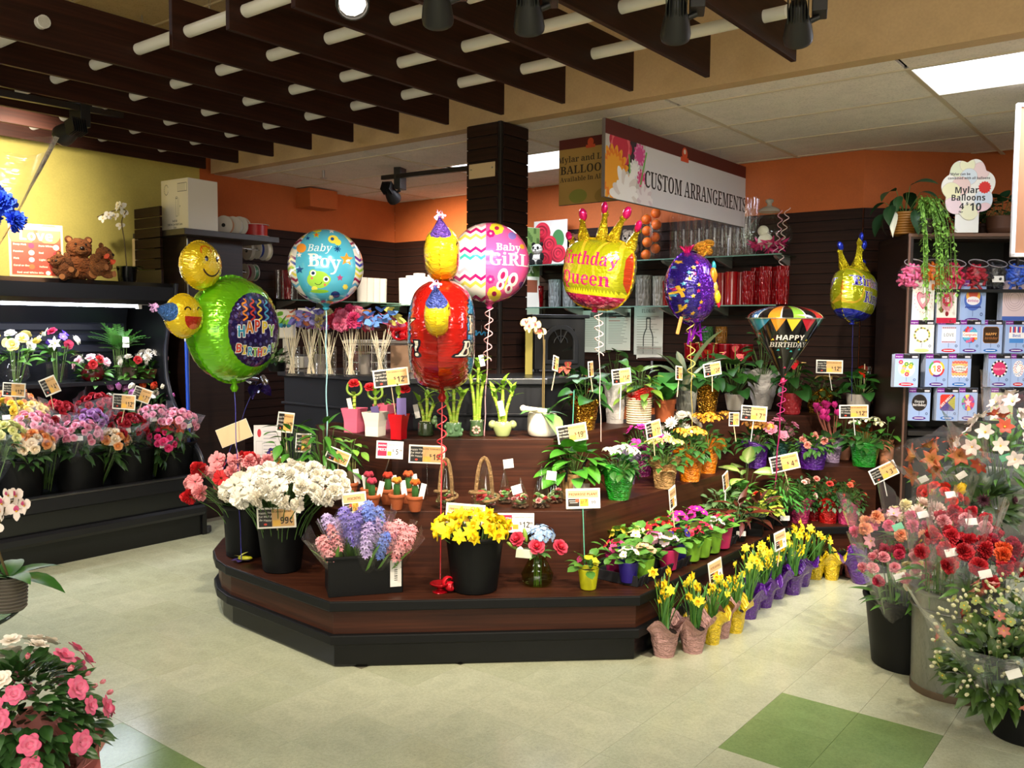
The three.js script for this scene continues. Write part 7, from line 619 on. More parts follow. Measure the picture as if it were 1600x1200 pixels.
  tag('heart', 611, 590, 56, 28, 4.52, 7, 0, 'POT BAMBOO HEART 12.99 price card above the rose pots', [619, 655, 4.58], s); tag('t19', 894, 677, 48, 28, 4.5, 9, .2, 'dollar price card above the glossy pothos leaves', [897, 610, 4.55], g); tag('t14', 971, 588, 32, 24, 4.75, 5, .5, '14.99 price card in front of the grey plastic sleeve', [968, 655, 4.75], wh);
  tag('t7', 1021, 671, 27, 27, 4.72, 10, .6, '7.99 price card beside the magenta azalea flower', [1023, 712, 4.75], s); tag('t7', 1178, 646, 41, 24, 5.45, -4, 0, 'KALANCHOE 7.99 price card above the purple wrapped pot', [1173, 690, 5.45], wh); tag('t12', 1334, 643, 46, 21, 5.6, 1, 0, '12.99 price card below the white anthurium pot', [1336, 680, 5.6], wh); tag('t12', 1296, 573, 42, 21, 5.75, -1, 0, 'price card half covered by the gold foil bow', [1300, 610, 5.8], wh);
  tag('t4', 1226, 723, 46, 26, 5.3, 13, 0, '4.99 price card in front of the grassy foliage plant', [1234, 765, 5.3], s); tag('t3', 1381, 738, 44, 24, 5.15, 26, 0, '3.99 price card tilted above the miniature roses', [1386, 775, 5.15], wh); tag('t24', 1113, 577, 31, 21, 5.1, 8, .5, '24.99 price card above the gold pot left of the white anthurium pot', [1113, 612, 5.1], s); tag('t14', 1061, 583, 14, 22, 5.0, -5, 1.0, 'narrow price card behind the snake plant leaves', [1058, 620, 5.0], s);
  tag('prim', 1051, 778, 15, 35, 4.42, 8, 1.05, 'primrose price card turned sideways on the riser behind the primrose tray', [1054, 826, 4.42], s); tag('t4', 1134, 752, 14, 28, 4.95, 12, 1.0, 'price card turned sideways beside the variegated leaves', [1133, 785, 4.95], wh); tag('pot', 1118, 893, 27, 38, 4.25, 8, .75, 'potted daffodil price card over the nearest daffodil pots', [1114, 935, 4.25], s); tag('pot', 1219, 844, 24, 30, 4.75, 8, .7, 'potted daffodil price card over the yellow daffodil row', [1215, 885, 4.75], s);
  tag('rose', 22, 609, 36, 22, 5.0, -3, 0, '12.99 price card above the yellow roses at the picture edge', [30, 645, 5.05], s); tag('t4', 78, 603, 24, 28, 5.3, 24, .2, 'tilted price card above the dark red roses of the cooler', [84, 640, 5.3], s); tag('rose', 194, 628, 36, 24, 5.5, -4, 0, 'ROSES 12.99 price card in the middle of the cooler', [190, 660, 5.5], s); tag('t7', 222, 617, 26, 22, 5.8, -22, .3, 'tilted price card in the tulips of the cooler', [216, 645, 5.8], s);
  tag('t12', 446, 660, 22, 32, 4.85, -9, .6, 'narrow price card behind the glossy green leaves on the left', [449, 720, 4.85], s); tag('t12', 474, 692, 23, 30, 4.6, -4, .3, '12.99 price card in front of the palm leaves on the left', [475, 740, 4.6], s); tag('t19', 528, 713, 38, 22, 4.45, -22, 0, 'price card leaning in the small round leaved plant', [527, 775, 4.45], s); tag('blank', 366, 677, 52, 30, 4.6, 22, 0, 'blank back of a tan price card on a stick over the pink carnations', [386, 760, 4.6], s); tag('care', 418, 690, 42, 52, 5.2, 0, .1, 'white paper notice leaning on the counter behind the white carnations', [418, 720, 5.2], wh);
  tag('t14', 868, 568, 9, 24, 4.8, -14, 1.0, 'thin price card standing in the red foil anthurium', [862, 610, 4.8], s); tag('t14', 923, 577, 9, 25, 4.85, 3, 1.0, 'thin price card standing in the gold foil pot plant', [926, 612, 4.85], s); tag('t7', 1147, 655, 18, 22, 5.35, -2, .4, 'partly hidden price card in the orange flowered kalanchoe', [1150, 690, 5.35], s);
}
// ---------- potted plants ----------
const foilBump = { bumpMap: creaseT, bumpScale: .01 }, terracotta = mat(0xa8552a, .75, { map: wallT }), goldM = mat(0xb08228, .22, { metalness: .9, bumpMap: creaseT, bumpScale: .012 }), redFoil = mat(0xc01410, .2, { metalness: .35, clearcoat: .8, ...foilBump }), orangeWrap = mat(0xe07a08, .35, { clearcoat: .6, ...foilBump }), purpleWrap = mat(0x4d1282, .35, { clearcoat: .6, ...foilBump }), greenWrap = mat(0x168a1e, .32, { clearcoat: .7, ...foilBump }), yellowWrap = mat(0xe0c010, .35, { clearcoat: .6, ...foilBump }), kraft = mat(0xa8824e, .7, foilBump), pinkPaper = mat(0xc79a94, .75, { map: wallT, ...foilBump }), pinkWrap = mat(0xd0407a, .3, { clearcoat: .7, ...foilBump });
// a pot standing with its foot at picture point (px, py) of level Y; pot = [kind, top width, foot width, height (in picture pixels), material]
function plant(px, py, Y, label, pot, fill, o = {}) {
  const p = Y === null ? at(px, py, o.f) : onY(px, py, Y), m = -p.z / FOCAL, S = k => k * m, [kind, wt, wb, h, mt] = pot, r1 = S(wt / 2), r0 = S(wb / 2), H = S(h); p.z -= o.back ?? r0 * .85; p.x *= (-p.z) / (-p.z - 0) ; const t = thing(o.name || 'potted_plant', label, o.cat || 'plant', p, o.turn || 0, o.group), sd = o.seed ?? (px * 7 + py) % 97 + 1;
  if (kind === 'clay') part(t, 'pot', potG(r0, r1 * .93, H, r1 * .07), mt || terracotta); else if (kind === 'cup') part(t, 'pot', cupG(r0, r1, H), mt); else if (kind === 'square') part(t, 'pot', facet(lathe([[0, 0], [r0 * 1.3, 0], [r0 * 1.32, .004], [r0 * 1.34, H * .5], [r1 * 1.4, H], [r1 * 1.3, H], [r0 * 1.2, .02], [0, .02]], 4)).rotateY(.4), mt);
  else if (kind === 'wrap') { part(t, 'pot', cupG(r0 * .9, r1 * .82, H * .85), mat(0x3a2a20, .7)); part(t, 'wrap', wrapG(r0, r1, H, o.rise ?? H * .28, o.pts || 4, sd, r1 * .045), mt); }
  else if (kind === 'sleeve') { part(t, 'pot', cupG(r0 * .8, r0, H * .5), mat(0x5a4a40, .7)); part(t, 'plastic_sleeve', wrapG(r0, r1, H, H * .15, 3, sd, r1 * .05), frost); }
  if (kind !== 'sleeve') part(t, 'soil', new THREE.CircleGeometry(r1 * .85, 18).rotateX(-Math.PI / 2).translate(0, H * .82, 0), soil);
  fill?.(t, S, H * .84, sd); return t; }
const facet = g => { const n = g.toNonIndexed(); n.computeVertexNormals(); return n; };
// care tag standing in a pot
const tagIn = (t, x, y, z, w, h, c = 0xe8e4e0, roll = .2) => part(t, 'care_tag', rb(w, h, .0015, .0006), mat(c, .5), [x, y, z], [-.1, roll, roll]);
const leafy = (o) => (t, S, H, sd) => { const q = { ...o, y: H, seed: sd }; for (const k of ['r', 'h', 'len', 'wid', 'stemR']) if (o[k]) q[k] = S(o[k]); foliage(t, q); };
const anth = (n, c, o = {}) => (t, S, H, sd) => { const q = rng(sd + 3); foliage(t, { y: H, n: o.ln || 22, r: S((o.r || 34) * .85), h: S(o.h || 52), kind: 'heart', len: S(25), wid: S(20), bend: .7, c0: 0x1c421a, c1: 0x37702e, single: true, seed: sd, stemR: S(.8), droop: .55, low: .2 }); const L = []; for (let i = 0; i < n; i++) { const a = q(6.28), r = S((o.r || 34) * q(.2, .7)), y = H + S((o.h || 52) * q(.85, 1.25)); L.push(dye(bar(V(0, H, 0), V(Math.sin(a) * r, y, Math.cos(a) * r), S(.7), 5), 0x6a8a3a)); part(t, 'flower', fl('anthurium', c, c, 0xf0d080), glossy, [Math.sin(a) * r, y, Math.cos(a) * r], [.7, a + q(-.4, .4), 0], S(9)); } part(t, 'flower_stems', mg(L), leafM); };
const kal = (cols, o = {}) => (t, S, H, sd) => { const r = o.r || 30; foliage(t, { y: H, n: o.ln || 48, r: S(r), h: S(o.h || 24), kind: 'oval', len: S(17), wid: S(11), bend: .8, c0: 0x1c4219, c1: 0x3a6c30, single: true, seed: sd, droop: .45, low: .05, stemR: S(.7) }); const g = cluster('four', 16, S(o.cr || 9), S(5), S(o.fs || 3), cols, sd, undefined, 0xe8d060); for (const [x, y, z, a] of dome(o.n || 6, S(r * .7), S(10), sd + 5, .4, .2)) { part(t, 'flower_cluster', g, petalM, [x, H + S((o.h || 24) + (o.up ?? 4)) + y, z], [0, a, 0]); } };
const flowering = (kind, cols, n, size, o = {}) => (t, S, H, sd) => { foliage(t, { y: H, n: o.ln || 60, r: S(o.r || 30), h: S(o.h || 26), kind: o.leaf || 'oval', len: S(o.len || 13), wid: S(o.wid || 7), bend: .5, c0: o.c0 || 0x1f471e, c1: o.c1 || 0x457a35, seed: sd, low: -.1, single: o.single, stemR: S(.5) }); blooms(t, cols.map(c => fl(kind, c[0], c[1] ?? c[0], c[2])), n, S((o.r || 30) * (o.fr || .85)), S((o.h || 26) * .9), S(size), { y: H + S(o.up ?? 5), seed: sd, low: .1 }); };
const bamboo = (stalks, o = {}) => (t, S, H, sd) => { const q = rng(sd), L = []; stalks.forEach(([x, h, lean, nl]) => { const pts = []; for (let i = 0; i <= 8; i++) { const s = i / 8; pts.push(V(S(x + lean * s * s), H + S(h * s), S(Math.sin(i * 9 + x) * 1.2))); } const g = tube(pts, S(2.6), 8, 16); L.push(dye(g, 0x9aba3c)); for (let i = 1; i < 8; i += 2) L.push(dye(xf(new THREE.TorusGeometry(S(2.6), S(.6), 5, 10).rotateX(Math.PI / 2), pts[i]), 0xd0c860)); for (let k = 0; k < nl; k++) part(t, 'leaf', leaf('lance', S(34), S(9), .9, .3, 0x5f9a26, 0xa4cf48), leafMats[k % 3], [pts[8 - (k >> 1)].x, pts[8 - (k >> 1)].y, pts[8 - (k >> 1)].z], [-q(.5, 1.3), k * 2.5 + x, 0], q(.75, 1.1)); }); part(t, 'stalks', mg(L), leafM); if (o.heart) { for (const s of [-1, 1]) { const p = []; for (let i = 0; i <= 12; i++) { const a = i / 12 * Math.PI; p.push(V(s * S(11) * Math.sin(a) * (1 + .2 * Math.cos(a)), H + S(26) + S(17) * (1 - Math.cos(a)) * .75 - (i > 9 ? S(2.5) * (i - 9) : 0), 0)); } part(t, 'heart_stalk', tube(p, S(2), 6, 24), mat(0x8aa840, .4)); } part(t, 'rose', fl('rose', 0xb01018, 0xd0202a), petalM, [S(o.rx ?? 0), H + S(44), S(3)], [.6, 0, 0], S(9)); } };

// --- third step, front row ---
const pinkPot = mat(0xe06a88, .35), whitePot = mat(0xf2ecdc, .35), redPot = mat(0xc00c1c, .25);
plant(552, 676, Y3, 'heart bamboo with a red rose in a pink angular pot, leftmost of the rose pots', ['square', 31, 25, 38, pinkPot], (t, S, H, d) => { bamboo([[0, 26, 0, 1]], { heart: 1 })(t, S, H, d); tagIn(t, S(-6), H + S(10), S(4), S(7), S(24), 0xc8c4c0); }, { name: 'heart_bamboo', seed: 4 });
plant(597, 673, Y3 , 'plain pink angular pot half hidden behind the white rose pot', ['square', 28, 22, 40, pinkPot], leafy({ n: 8, r: 10, h: 20, len: 16, wid: 6, c0: 0x3a6a2a, c1: 0x6a9a3a }), { back: .09 });
plant(585, 682, Y3, 'heart bamboo with a red rose in a cream angular pot', ['square', 32, 25, 38, whitePot], (t, S, H, d) => { bamboo([[0, 30, 0, 2]], { heart: 1, rx: -8 })(t, S, H, d); tagIn(t, S(2), H + S(4), S(10), S(12), S(24), 0x6a5a9a); }, { name: 'heart_bamboo', seed: 5 });
plant(622, 687, Y3, 'heart bamboo with a red rose in a red angular pot', ['square', 26, 20, 40, redPot], (t, S, H, d) => { bamboo([[0, 34, 0, 2]], { rx: 8 })(t, S, H, d); part(t, 'rose', fl('rose', 0xb01018, 0xd0202a), petalM, [S(10), H + S(44), 0], [.6, 0, 0], S(9)); tagIn(t, S(5), H + S(18), S(6), S(15), S(28), 0x6a5a9a, .02); }, { name: 'heart_bamboo', seed: 6 });
const celadon = mat(0x6f9a6a, .2, { clearcoat: .8 }), darkGlaze = mat(0x2a3a22, .15, { clearcoat: .9 });
const fancy = (px, py, label, pts, mt, stalks, extra) => { const p = onY(px, py, Y3), m = -p.z / FOCAL, S = k => k * m; p.z -= S(14); const t = thing('lucky_bamboo', label, 'plant', p), H = S(pts[pts.length - 1][1]); part(t, 'pot', lathe([[0, 0], ...pts.map(([a, b]) => [S(a), S(b)]), [S(pts[pts.length - 1][0] - 3), H - S(1)], [0, H - S(5)]], 28), mt); part(t, 'pebbles', mg([...Array(18)].map((_, i) => xf(new THREE.SphereGeometry(S(2), 6, 4), [Math.sin(i * 2.4) * S(1 + i * .55), H - S(2), Math.cos(i * 2.4) * S(1 + i * .55)]))), mat(0xd8d0b8, .7)); bamboo(stalks)(t, S, H - S(4), px); extra?.(t, S, H); return t; };
fancy(664, 683, 'lucky bamboo in a dark green glazed pot with a frog on its rim', [[11, 0], [13, 3], [12, 20], [11, 24]], darkGlaze, [[-3, 34, -8, 3], [2, 44, 0, 4], [5, 30, 8, 3]], (t, S, H) => { part(t, 'frog', mg([xf(new THREE.SphereGeometry(S(5), 12, 10).scale(1, 1.1, 1), [S(14), H, S(4)]), xf(new THREE.SphereGeometry(S(3.4), 10, 8), [S(15), H + S(6), S(5)]), xf(new THREE.SphereGeometry(S(2.6), 8, 6).scale(1, 2, 1), [S(17), H - S(6), S(4)])]), mat(0x6a8a5a, .2, { clearcoat: .6 })); tagIn(t, S(-14), H + S(16), S(6), S(8), S(22)); });
fancy(708, 684, 'lucky bamboo in a celadon pot with carved animals', [[10, 0], [13, 4], [12, 18], [13, 23]], celadon, [[-4, 40, -10, 4], [0, 56, 0, 5], [4, 46, 10, 4]], (t, S) => part(t, 'carving', mg([...Array(9)].map((_, i) => xf(new THREE.SphereGeometry(S(4), 10, 8), [Math.sin(i * .7 - 1) * S(12), S(4 + (i * 5) % 14), Math.cos(i * .7 - 1) * S(12)]))), celadon));
fancy(744, 683, 'tall lucky bamboo in a square green pot with a flower emblem', [[10, 0], [11, 2], [10, 22], [12, 26]], mat(0x4f6a44, .25, { clearcoat: .7 }), [[-3, 76, -8, 5], [1, 96, 2, 6], [4, 64, 6, 4]], (t, S) => { part(t, 'emblem', mg([...Array(7)].map((_, i) => xf(new THREE.SphereGeometry(S(2.4), 8, 6), [Math.sin(i * .9) * S(5), S(11) + Math.cos(i * .9) * S(5), S(11)]))), mat(0xd8b0a0, .4)); tagIn(t, S(8), S(120), S(4), S(8), S(18)); });
fancy(785, 684, 'lucky bamboo in a pale green pot shaped as two elephants', [[10, 0], [11, 3], [16, 16], [14, 24]], mat(0xa9b878, .2, { clearcoat: .8 }), [[-4, 48, -12, 5], [0, 62, 0, 5], [4, 52, 12, 5]], (t, S, H) => { part(t, 'elephant_heads', mg([-1, 1].flatMap(s => [xf(new THREE.SphereGeometry(S(6.5), 12, 10), [s * S(16), S(20), S(3)]), xf(new THREE.TorusGeometry(S(6), S(2), 6, 12, 2.4), [s * S(16), S(14), S(5)], [0, s > 0 ? .3 : 2.8, .6])])), mat(0xa9b878, .2, { clearcoat: .8 })); tagIn(t, S(-2), H + S(22), S(10), S(9), S(24)); });
{ const p = onY(848, 684, Y3); p.z -= .07; orchid(p, { pot: [lathe([[0, 0], [.06, 0], [.075, .01], [.082, .04], [.08, .1], [.074, .128], [.068, .128], [0, .11]], 32), mat(0xe9e3d3, .3)], label: 'peach moth orchid with large leaves in a white ceramic pot', pts: [[0, .12, 0], [0, .3, 0], [.002, .5, .01], [-.01, .58, .02], [-.06, .59, .04], [-.1, .57, .05]], n: 7, size: .036, c: 0xe2b98c, c1: 0xc84a50, leaves: 5, leafLen: .17, leafTurn: 1.4, range: [.55, 1], spread: .05, stick: .4 }); const t = scene.children.at(-1); part(t, 'leaf', leaf('oval', .19, .11, .7, .15, 0x2f6a2a, 0x5f9a48), leafM, [.02, .11, .04], [-1.0, .95, .3]); part(t, 'leaf', leaf('oval', .18, .1, 1.3, .1, 0x4f7f3a, 0x8aae68), leafM, [.02, .13, .05], [.2, .6, 0]); part(t, 'paper_roll', cyl(.014, .014, .12, 14).rotateZ(1.45), mat(0xe6dcc0, .7), [.02, .14, .06]); part(t, 'roll_cap', new THREE.SphereGeometry(.018, 12, 10), mat(0xf0e8d8, .6), [-.105, .155, .06]); }
plant(893, 664, Y3, 'red anthurium wrapped in red foil', ['wrap', 44, 26, 46, redFoil], anth(4, 0xe0685a), { rise: .09, pts: 3 }); plant(915, 672, Y3, 'green leaved anthurium in a gold foil pot', ['wrap', 42, 28, 42, goldM], leafy({ n: 18, r: 34, h: 64, kind: 'heart', len: 26, wid: 22, single: true, c0: 0x1f4a20, c1: 0x3c7836 }), { rise: .02, pts: 7 });
plant(962, 662, Y3, 'potted plant in a clear grey plastic sleeve', ['sleeve', 34, 26, 62], leafy({ n: 16, r: 28, h: 72, kind: 'heart', len: 22, wid: 18, single: true, c0: 0x26582a, c1: 0x5a9048 })); plant(1000, 664, Y3, 'lush plant in a birch bark basket with a red foil collar', ['cup', 40, 36, 44, mat(0xd6c2a0, .8, { map: woodT, bumpMap: creaseT, bumpScale: .01 })], (t, S, H, d) => { part(t, 'basket_bands', mg([...Array(12)].map((_, i) => xf(new THREE.TorusGeometry(S(18.5 + i * .14), S(1.1), 5, 28).rotateX(1.57), [0, S(2 + i * 3.6), 0]))), mat(0xdcccb0, .8)); part(t, 'foil_collar', wrapG(S(19), S(24), S(14), S(10), 3, 5, S(1)).translate(0, H, 0), redFoil); leafy({ n: 46, r: 34, h: 56, kind: 'oval', len: 22, wid: 12, single: true, c0: 0x2a5a22, c1: 0x8ab048 })(t, S, H, d); });
plant(1040, 660, Y3, "bird's nest fern with broad glossy leaves in a terracotta pot", ['clay', 36, 28, 36], (t, S, H, d) => { const q = rng(d); for (let i = 0; i < 9; i++) part(t, 'leaf', leaf('strap', S(q(88, 118)), S(25), 1.9, .15, 0x1f5a1e, 0x4a9a3c), leafMats[i % 2], [0, H, 0], [-1.35 + q(-.15, .3), i * 2.3, 0], q(.85, 1.1)); }); plant(1074, 652, Y3, 'snake plant with pale curling leaves in a patterned grey pot', ['cup', 34, 28, 42, mat(0x9a9a8e, .5, { bumpMap: creaseT, bumpScale: .01 })], (t, S, H, d) => { const q = rng(d); for (let i = 0; i < 8; i++) part(t, 'leaf', leaf('strap', S(q(90, 130)), S(16), q(.6, 1.9), .4, 0x6a8268, 0xa8b89a, 0xd8d0a0), leafMats[i % 2], [S(q(-6, 6)), H, S(q(-6, 6))], [-1.45 + q(.25), i * 2.4, q(-.3, .3)], q(.8, 1)); });
plant(1107, 648, Y3, 'red flowered plant in a gold foil pot left of the white pot', ['wrap', 36, 26, 44, goldM], anth(3, 0xb03018, { h: 60 }), { rise: .02, pts: 6 }); plant(1150, 642, Y3, 'pink anthurium in a white cup shaped pot', ['cup', 32, 22, 26, whitePot], anth(4, 0xe05a60, { r: 36, h: 64 })); plant(1194, 640, Y3, 'dark leaved plant in a tall frosted white sleeve', ['sleeve', 52, 26, 56], leafy({ n: 30, r: 30, h: 76, kind: 'oval', len: 22, wid: 11, c0: 0x1c3c1c, c1: 0x3a6430 }));
plant(1240, 648, Y3, 'red anthurium in a red quilted pot', ['cup', 32, 24, 34, mat(0xb03038, .4)], (t, S, H, d) => { const L = []; for (let j = 0; j < 5; j++) for (let i = 0; i < 14; i++) { const a = (i + j % 2 / 2) / 14 * 6.283, r = 12.3 + j * .8; L.push(xf(new THREE.OctahedronGeometry(S(2.6)).scale(.8, 1.3, .4), [Math.sin(a) * S(r), S(4 + j * 6), Math.cos(a) * S(r)], [0, a, 0])); } part(t, 'quilting', mg(L), mat(0xb03038, .4)); anth(3, 0xc01828, { r: 30, h: 56 })(t, S, H, d); }); plant(1284, 646, Y3, 'dark plant in a flared gold foil wrap with a gold bow', ['wrap', 42, 30, 30, goldM], (t, S, H, d) => { leafy({ n: 44, r: 26, h: 30, kind: 'oval', len: 15, wid: 9, c0: 0x1c3a1c, c1: 0x3c5c30 })(t, S, H, d); part(t, 'gold_bow', mg([...Array(6)].map((_, i) => xf(leaf('lance', S(30), S(12), 1.6, .2, 0xd8a848, 0xf0d890), [S(8), H + S(26), S(4)], [-.9, i * 1.05, 0]))), mat(0xffffff, .25, { vertexColors: true, metalness: .6 })); }, { rise: .05, pts: 5 }); plant(1346, 647, Y3, 'red anthurium in a smooth white stone pot at the right end of the top step', ['cup', 38, 32, 31, mat(0xc4bdb4, .5, { map: wallT })], (t, S, H, d) => { anth(3, 0xc02010, { r: 32, h: 40 })(t, S, H, d); part(t, 'clear_cup', cupG(S(5), S(6), S(14), 16, S(.5)), clearPlastic, [S(14), H + S(34), 0]); part(t, 'cup_stick', bar(V(S(8), H, 0), V(S(8), H + S(52), 0), S(.8)), stickMat); }); plant(1320, 640, Y3, 'trailing ivy behind the gold foil wrap', ['cup', 20, 16, 14, black], leafy({ n: 30, r: 24, h: 34, kind: 'heart', len: 10, wid: 9, c0: 0x2a4a2a, c1: 0x8a9a70 }), { back: .14 });
// --- second step ---
plant(455, 772, Y2, 'glossy umbrella plant behind the white carnations', ['cup', 30, 24, 26, black], leafy({ n: 44, r: 44, h: 98, kind: 'oval', len: 28, wid: 13, single: true, c0: 0x2a6420, c1: 0x5a9a38 }), {}); plant(505, 776, Y2, 'parlour palm with narrow arching leaves behind the white carnations', ['cup', 30, 24, 26, black], leafy({ n: 60, r: 46, h: 96, kind: 'lance', len: 44, wid: 9, single: true, c0: 0x245a1c, c1: 0x4a8a30, droop: .7 }), {}); plant(425, 766, Y2, 'small violet and yellow flowered plant behind the carnations', ['cup', 26, 20, 18, black], flowering('five', [[0x3a2a7a], [0xc8902a]], 7, 7, { r: 18, h: 44 }), {});
plant(548, 776, Y2, 'small jade like plant with round leaves and long roots in a dark glass', ['cup', 20, 15, 22, mat(0x1c2a16, .2)], (t, S, H, d) => { part(t, 'roots', stemsG(12, S(60), S(5), S(8), 4, S(.7), 0x9a9a5a, H), leafM); foliage(t, { y: H + S(48), n: 13, r: S(22), h: S(26), kind: 'oval', len: S(17), wid: S(12), bend: .4, c0: 0x3f7a2a, c1: 0x8abb52, single: true, seed: 4, droop: .6 }); }); plant(497, 785, Y2, 'clay pot of whitish moss with a round cork beside the carnations', ['clay', 24, 16, 22], (t, S, H) => { part(t, 'moss', mg([...Array(9)].map((_, i) => xf(new THREE.IcosahedronGeometry(S(7), 1), [Math.sin(i * 2.4) * S(8), H + S(6 + i * 2), Math.cos(i * 2.4) * S(6)]))), mat(0xd8cdb4, .9)); part(t, 'cork', new THREE.SphereGeometry(S(6.5), 14, 12), mat(0xb08a5a, .8), [S(16), H + S(24), 0]); });
const cactus = (px, py, c, label, o = {}) => plant(px, py, Y2, label, ['clay', 28, 17, 26], (t, S, H, sd) => { const rib_ = lathe([[0, 0], [S(5), S(1)], [S(5.6), S(10)], [S(5), S(18)], [S(2), S(22)], [0, S(22)]], 36), p = rib_.attributes.position; for (let i = 0; i < p.count; i++) { const a = Math.atan2(p.getX(i), p.getZ(i)), k = 1 - .28 * Math.abs(Math.sin(a * 2)); p.setX(i, p.getX(i) * k); p.setZ(i, p.getZ(i) * k); } rib_.computeVertexNormals(); part(t, 'cactus_stem', rib_, mat(o.brown || 0x27561e, .6), [0, H, 0]); if (c) part(t, 'grafted_top', mg([...Array(9)].map((_, i) => xf(new THREE.SphereGeometry(S(i ? 3.4 : 5.5), 10, 8), [i ? Math.sin(i * .8) * S(5) : 0, H + S(25) + (i % 2) * S(2.2), i ? Math.cos(i * .8) * S(5) : 0]))), mat(c, .5, { bumpMap: grainT, bumpScale: .003 })); tagIn(t, S(o.tx ?? 10), H + S(12), S(o.tz ?? -6), S(9), S(24), 0xdcdad6, o.tr ?? .15); part(t, 'gravel', mg([...Array(16)].map((_, i) => xf(new THREE.IcosahedronGeometry(S(1.6)), [Math.sin(i * 2.4) * S(2 + i * .6), H + S(.5), Math.cos(i * 2.4) * S(2 + i * .6)]))), mat(0x6a5a48, .9)); }, { name: 'potted_cactus', cat: 'cactus' });
cactus(545, 780, 0, 'brown columnar cactus in a clay pot beside the carnations', { brown: 0x4a3c22 }); cactus(605, 790, 0xd83a20, 'red topped grafted cactus at the back of the clay pots'); cactus(637, 788, 0xe0602a, 'orange red topped grafted cactus in the back of the clay pots'); cactus(575, 789, 0xb8344a, 'dull red topped grafted cactus behind the pink topped one', { tx: -6 }); cactus(580, 799, 0xd83a5a, 'pink topped grafted cactus, front left of the clay pots', { tx: 13, tr: -.2 }); cactus(619, 798, 0xf09a2a, 'yellow orange topped grafted cactus in the front of the clay pots', { tx: 10 }); cactus(648, 801, 0xe86a14, 'bright orange topped grafted cactus, front right of the clay pots', { tx: 12, tz: 4, tr: -.2 });
const terrarium = (px, py, w, h, label, o = {}) => { const p = onY(px, py, Y2), m = -p.z / FOCAL, S = k => k * m; p.z -= S(w / 2 * .8); const t = thing('glass_terrarium', label, 'terrarium', p), r = S(w / 2); part(t, 'glass_drop', lathe([[r * .3, 0], [r * .8, r * .12], [r, r * .55], [r * .92, r * 1.0], [r * .6, S(h * .5)], [r * .26, S(h * .78)], [r * .1, S(h * .93)], [.001, S(h)]], 32), mat(0xf8fffb, .05, { transmission: 1, thickness: 0 })); const q = rng(px); part(t, 'gravel_bed', mg([...Array(40)].map(() => { const a = q(6.28), k = Math.sqrt(q()) * .8; return xf(new THREE.IcosahedronGeometry(S(1.8)), [Math.sin(a) * r * k, S(2 + q(3)), Math.cos(a) * r * k]); })), mat(0x4a3020, .8)); const cs = [[0x5a8a4a, 0x9ac07a], [0x8a1a22, 0xd0404a], [0x4a7a3a, 0xc8d0a0], [0xa0303a, 0xe8a0a0]]; for (let i = 0; i < (o.n || 7) + 4; i++) { const a = i * 2.4, k = i ? q(.35, .6) : 0; part(t, 'succulent', fl('rose', ...cs[(i + px) % 4]), petalM, [Math.sin(a) * r * k, S(5 + q(h * .26)), Math.cos(a) * r * k], [q(-.8, .8), a, 0], S(w * .21) * q(.7, 1.15)); }
  if (o.rope) { const pts = []; for (let i = 0; i <= 20; i++) { const s = i / 20 * Math.PI; pts.push(V(Math.cos(s) * S(w * .3), S(12) + Math.sin(s) * S(h * .92), S(2) + r * .3)); } part(t, 'rope_handle', tube(pts, S(3.2), 7, 50), mat(0xb08a58, .9, { bumpMap: creaseT, bumpScale: .02 })); part(t, 'rope_coil', tube([...Array(14)].map((_, i) => V(Math.sin(i * .5) * r * 1.05, S(16 + i * 1.2), Math.cos(i * .5) * r * 1.05)), S(2.6), 6, 50), mat(0xb08a58, .9, { bumpMap: creaseT, bumpScale: .02 })); }
  if (o.tag) part(t, 'paper_tag', rb(S(16), S(14), S(.6), .0005), cardWhite, [S(o.tag[0]), S(o.tag[1]), r * .9], [-.1, .2, o.tag[2]]); return t; };
terrarium(696, 797, 34, 74, 'glass drop terrarium with a tied rope behind the red ribbon', { rope: 1 }); terrarium(756, 799, 44, 78, 'tall glass drop terrarium with a thick looped rope handle', { rope: 1, n: 9 }); terrarium(788, 789, 26, 58, 'small pointed glass terrarium with a tag on its tip', { tag: [6, 66, .1] }); terrarium(813, 796, 32, 50, 'round glass terrarium with a square white tag', { tag: [-6, 32, .25] }); terrarium(846, 796, 32, 70, 'glass drop terrarium of red and green succulents', { n: 9 }); terrarium(868, 788, 28, 60, 'glass terrarium with pink blossoms at the end of the row', { tag: [-7, 46, -.15] });
plant(898, 782, Y2, 'glossy pothos in a printed paper bag pot with black handles', ['cup', 46, 46, 42, kraft], (t, S, H, d) => { foliage(t, { y: H, n: 46, r: S(44), h: S(56), kind: 'heart', len: S(30), wid: S(26), bend: .7, c0: 0x27651a, c1: 0x559e32, single: true, seed: 9, droop: .35, low: .0 }); part(t, 'photo_label', rb(S(26), S(24), S(1), .0005), mat(0xb8b0a4, .6), [S(10), S(16), S(24)]); part(t, 'handle', mg([-1, 1].map(s => tube([[s * S(14), S(30), S(22)], [s * S(14), S(56), S(18)], [s * S(20), S(66), S(10)]], S(2), 6, 12))), black); }, { seed: 3 });
plant(968, 782, Y2, 'white kalanchoe in a large bright green foil wrap', ['wrap', 52, 34, 50, greenWrap], kal([0xf6f2e2, 0xeaf0d8], { r: 34, h: 26, n: 7 }), { rise: .03 }); plant(985, 762, Y2, 'plant in a dull purple wrap behind the green foil pot', ['wrap', 30, 22, 44, mat(0x6a5a7a, .5, foilBump)], leafy({ n: 20, r: 26, h: 30, len: 18, wid: 10 }), { back: .12 }); plant(1010, 752, Y2, 'magenta azalea behind the white and yellow kalanchoes', ['wrap', 40, 28, 44, mat(0x6a1050, .4, foilBump)], flowering('azalea', [[0xc82aa0, 0xe060c0]], 7, 11, { r: 40, h: 46, ln: 90 }), { back: .2 });
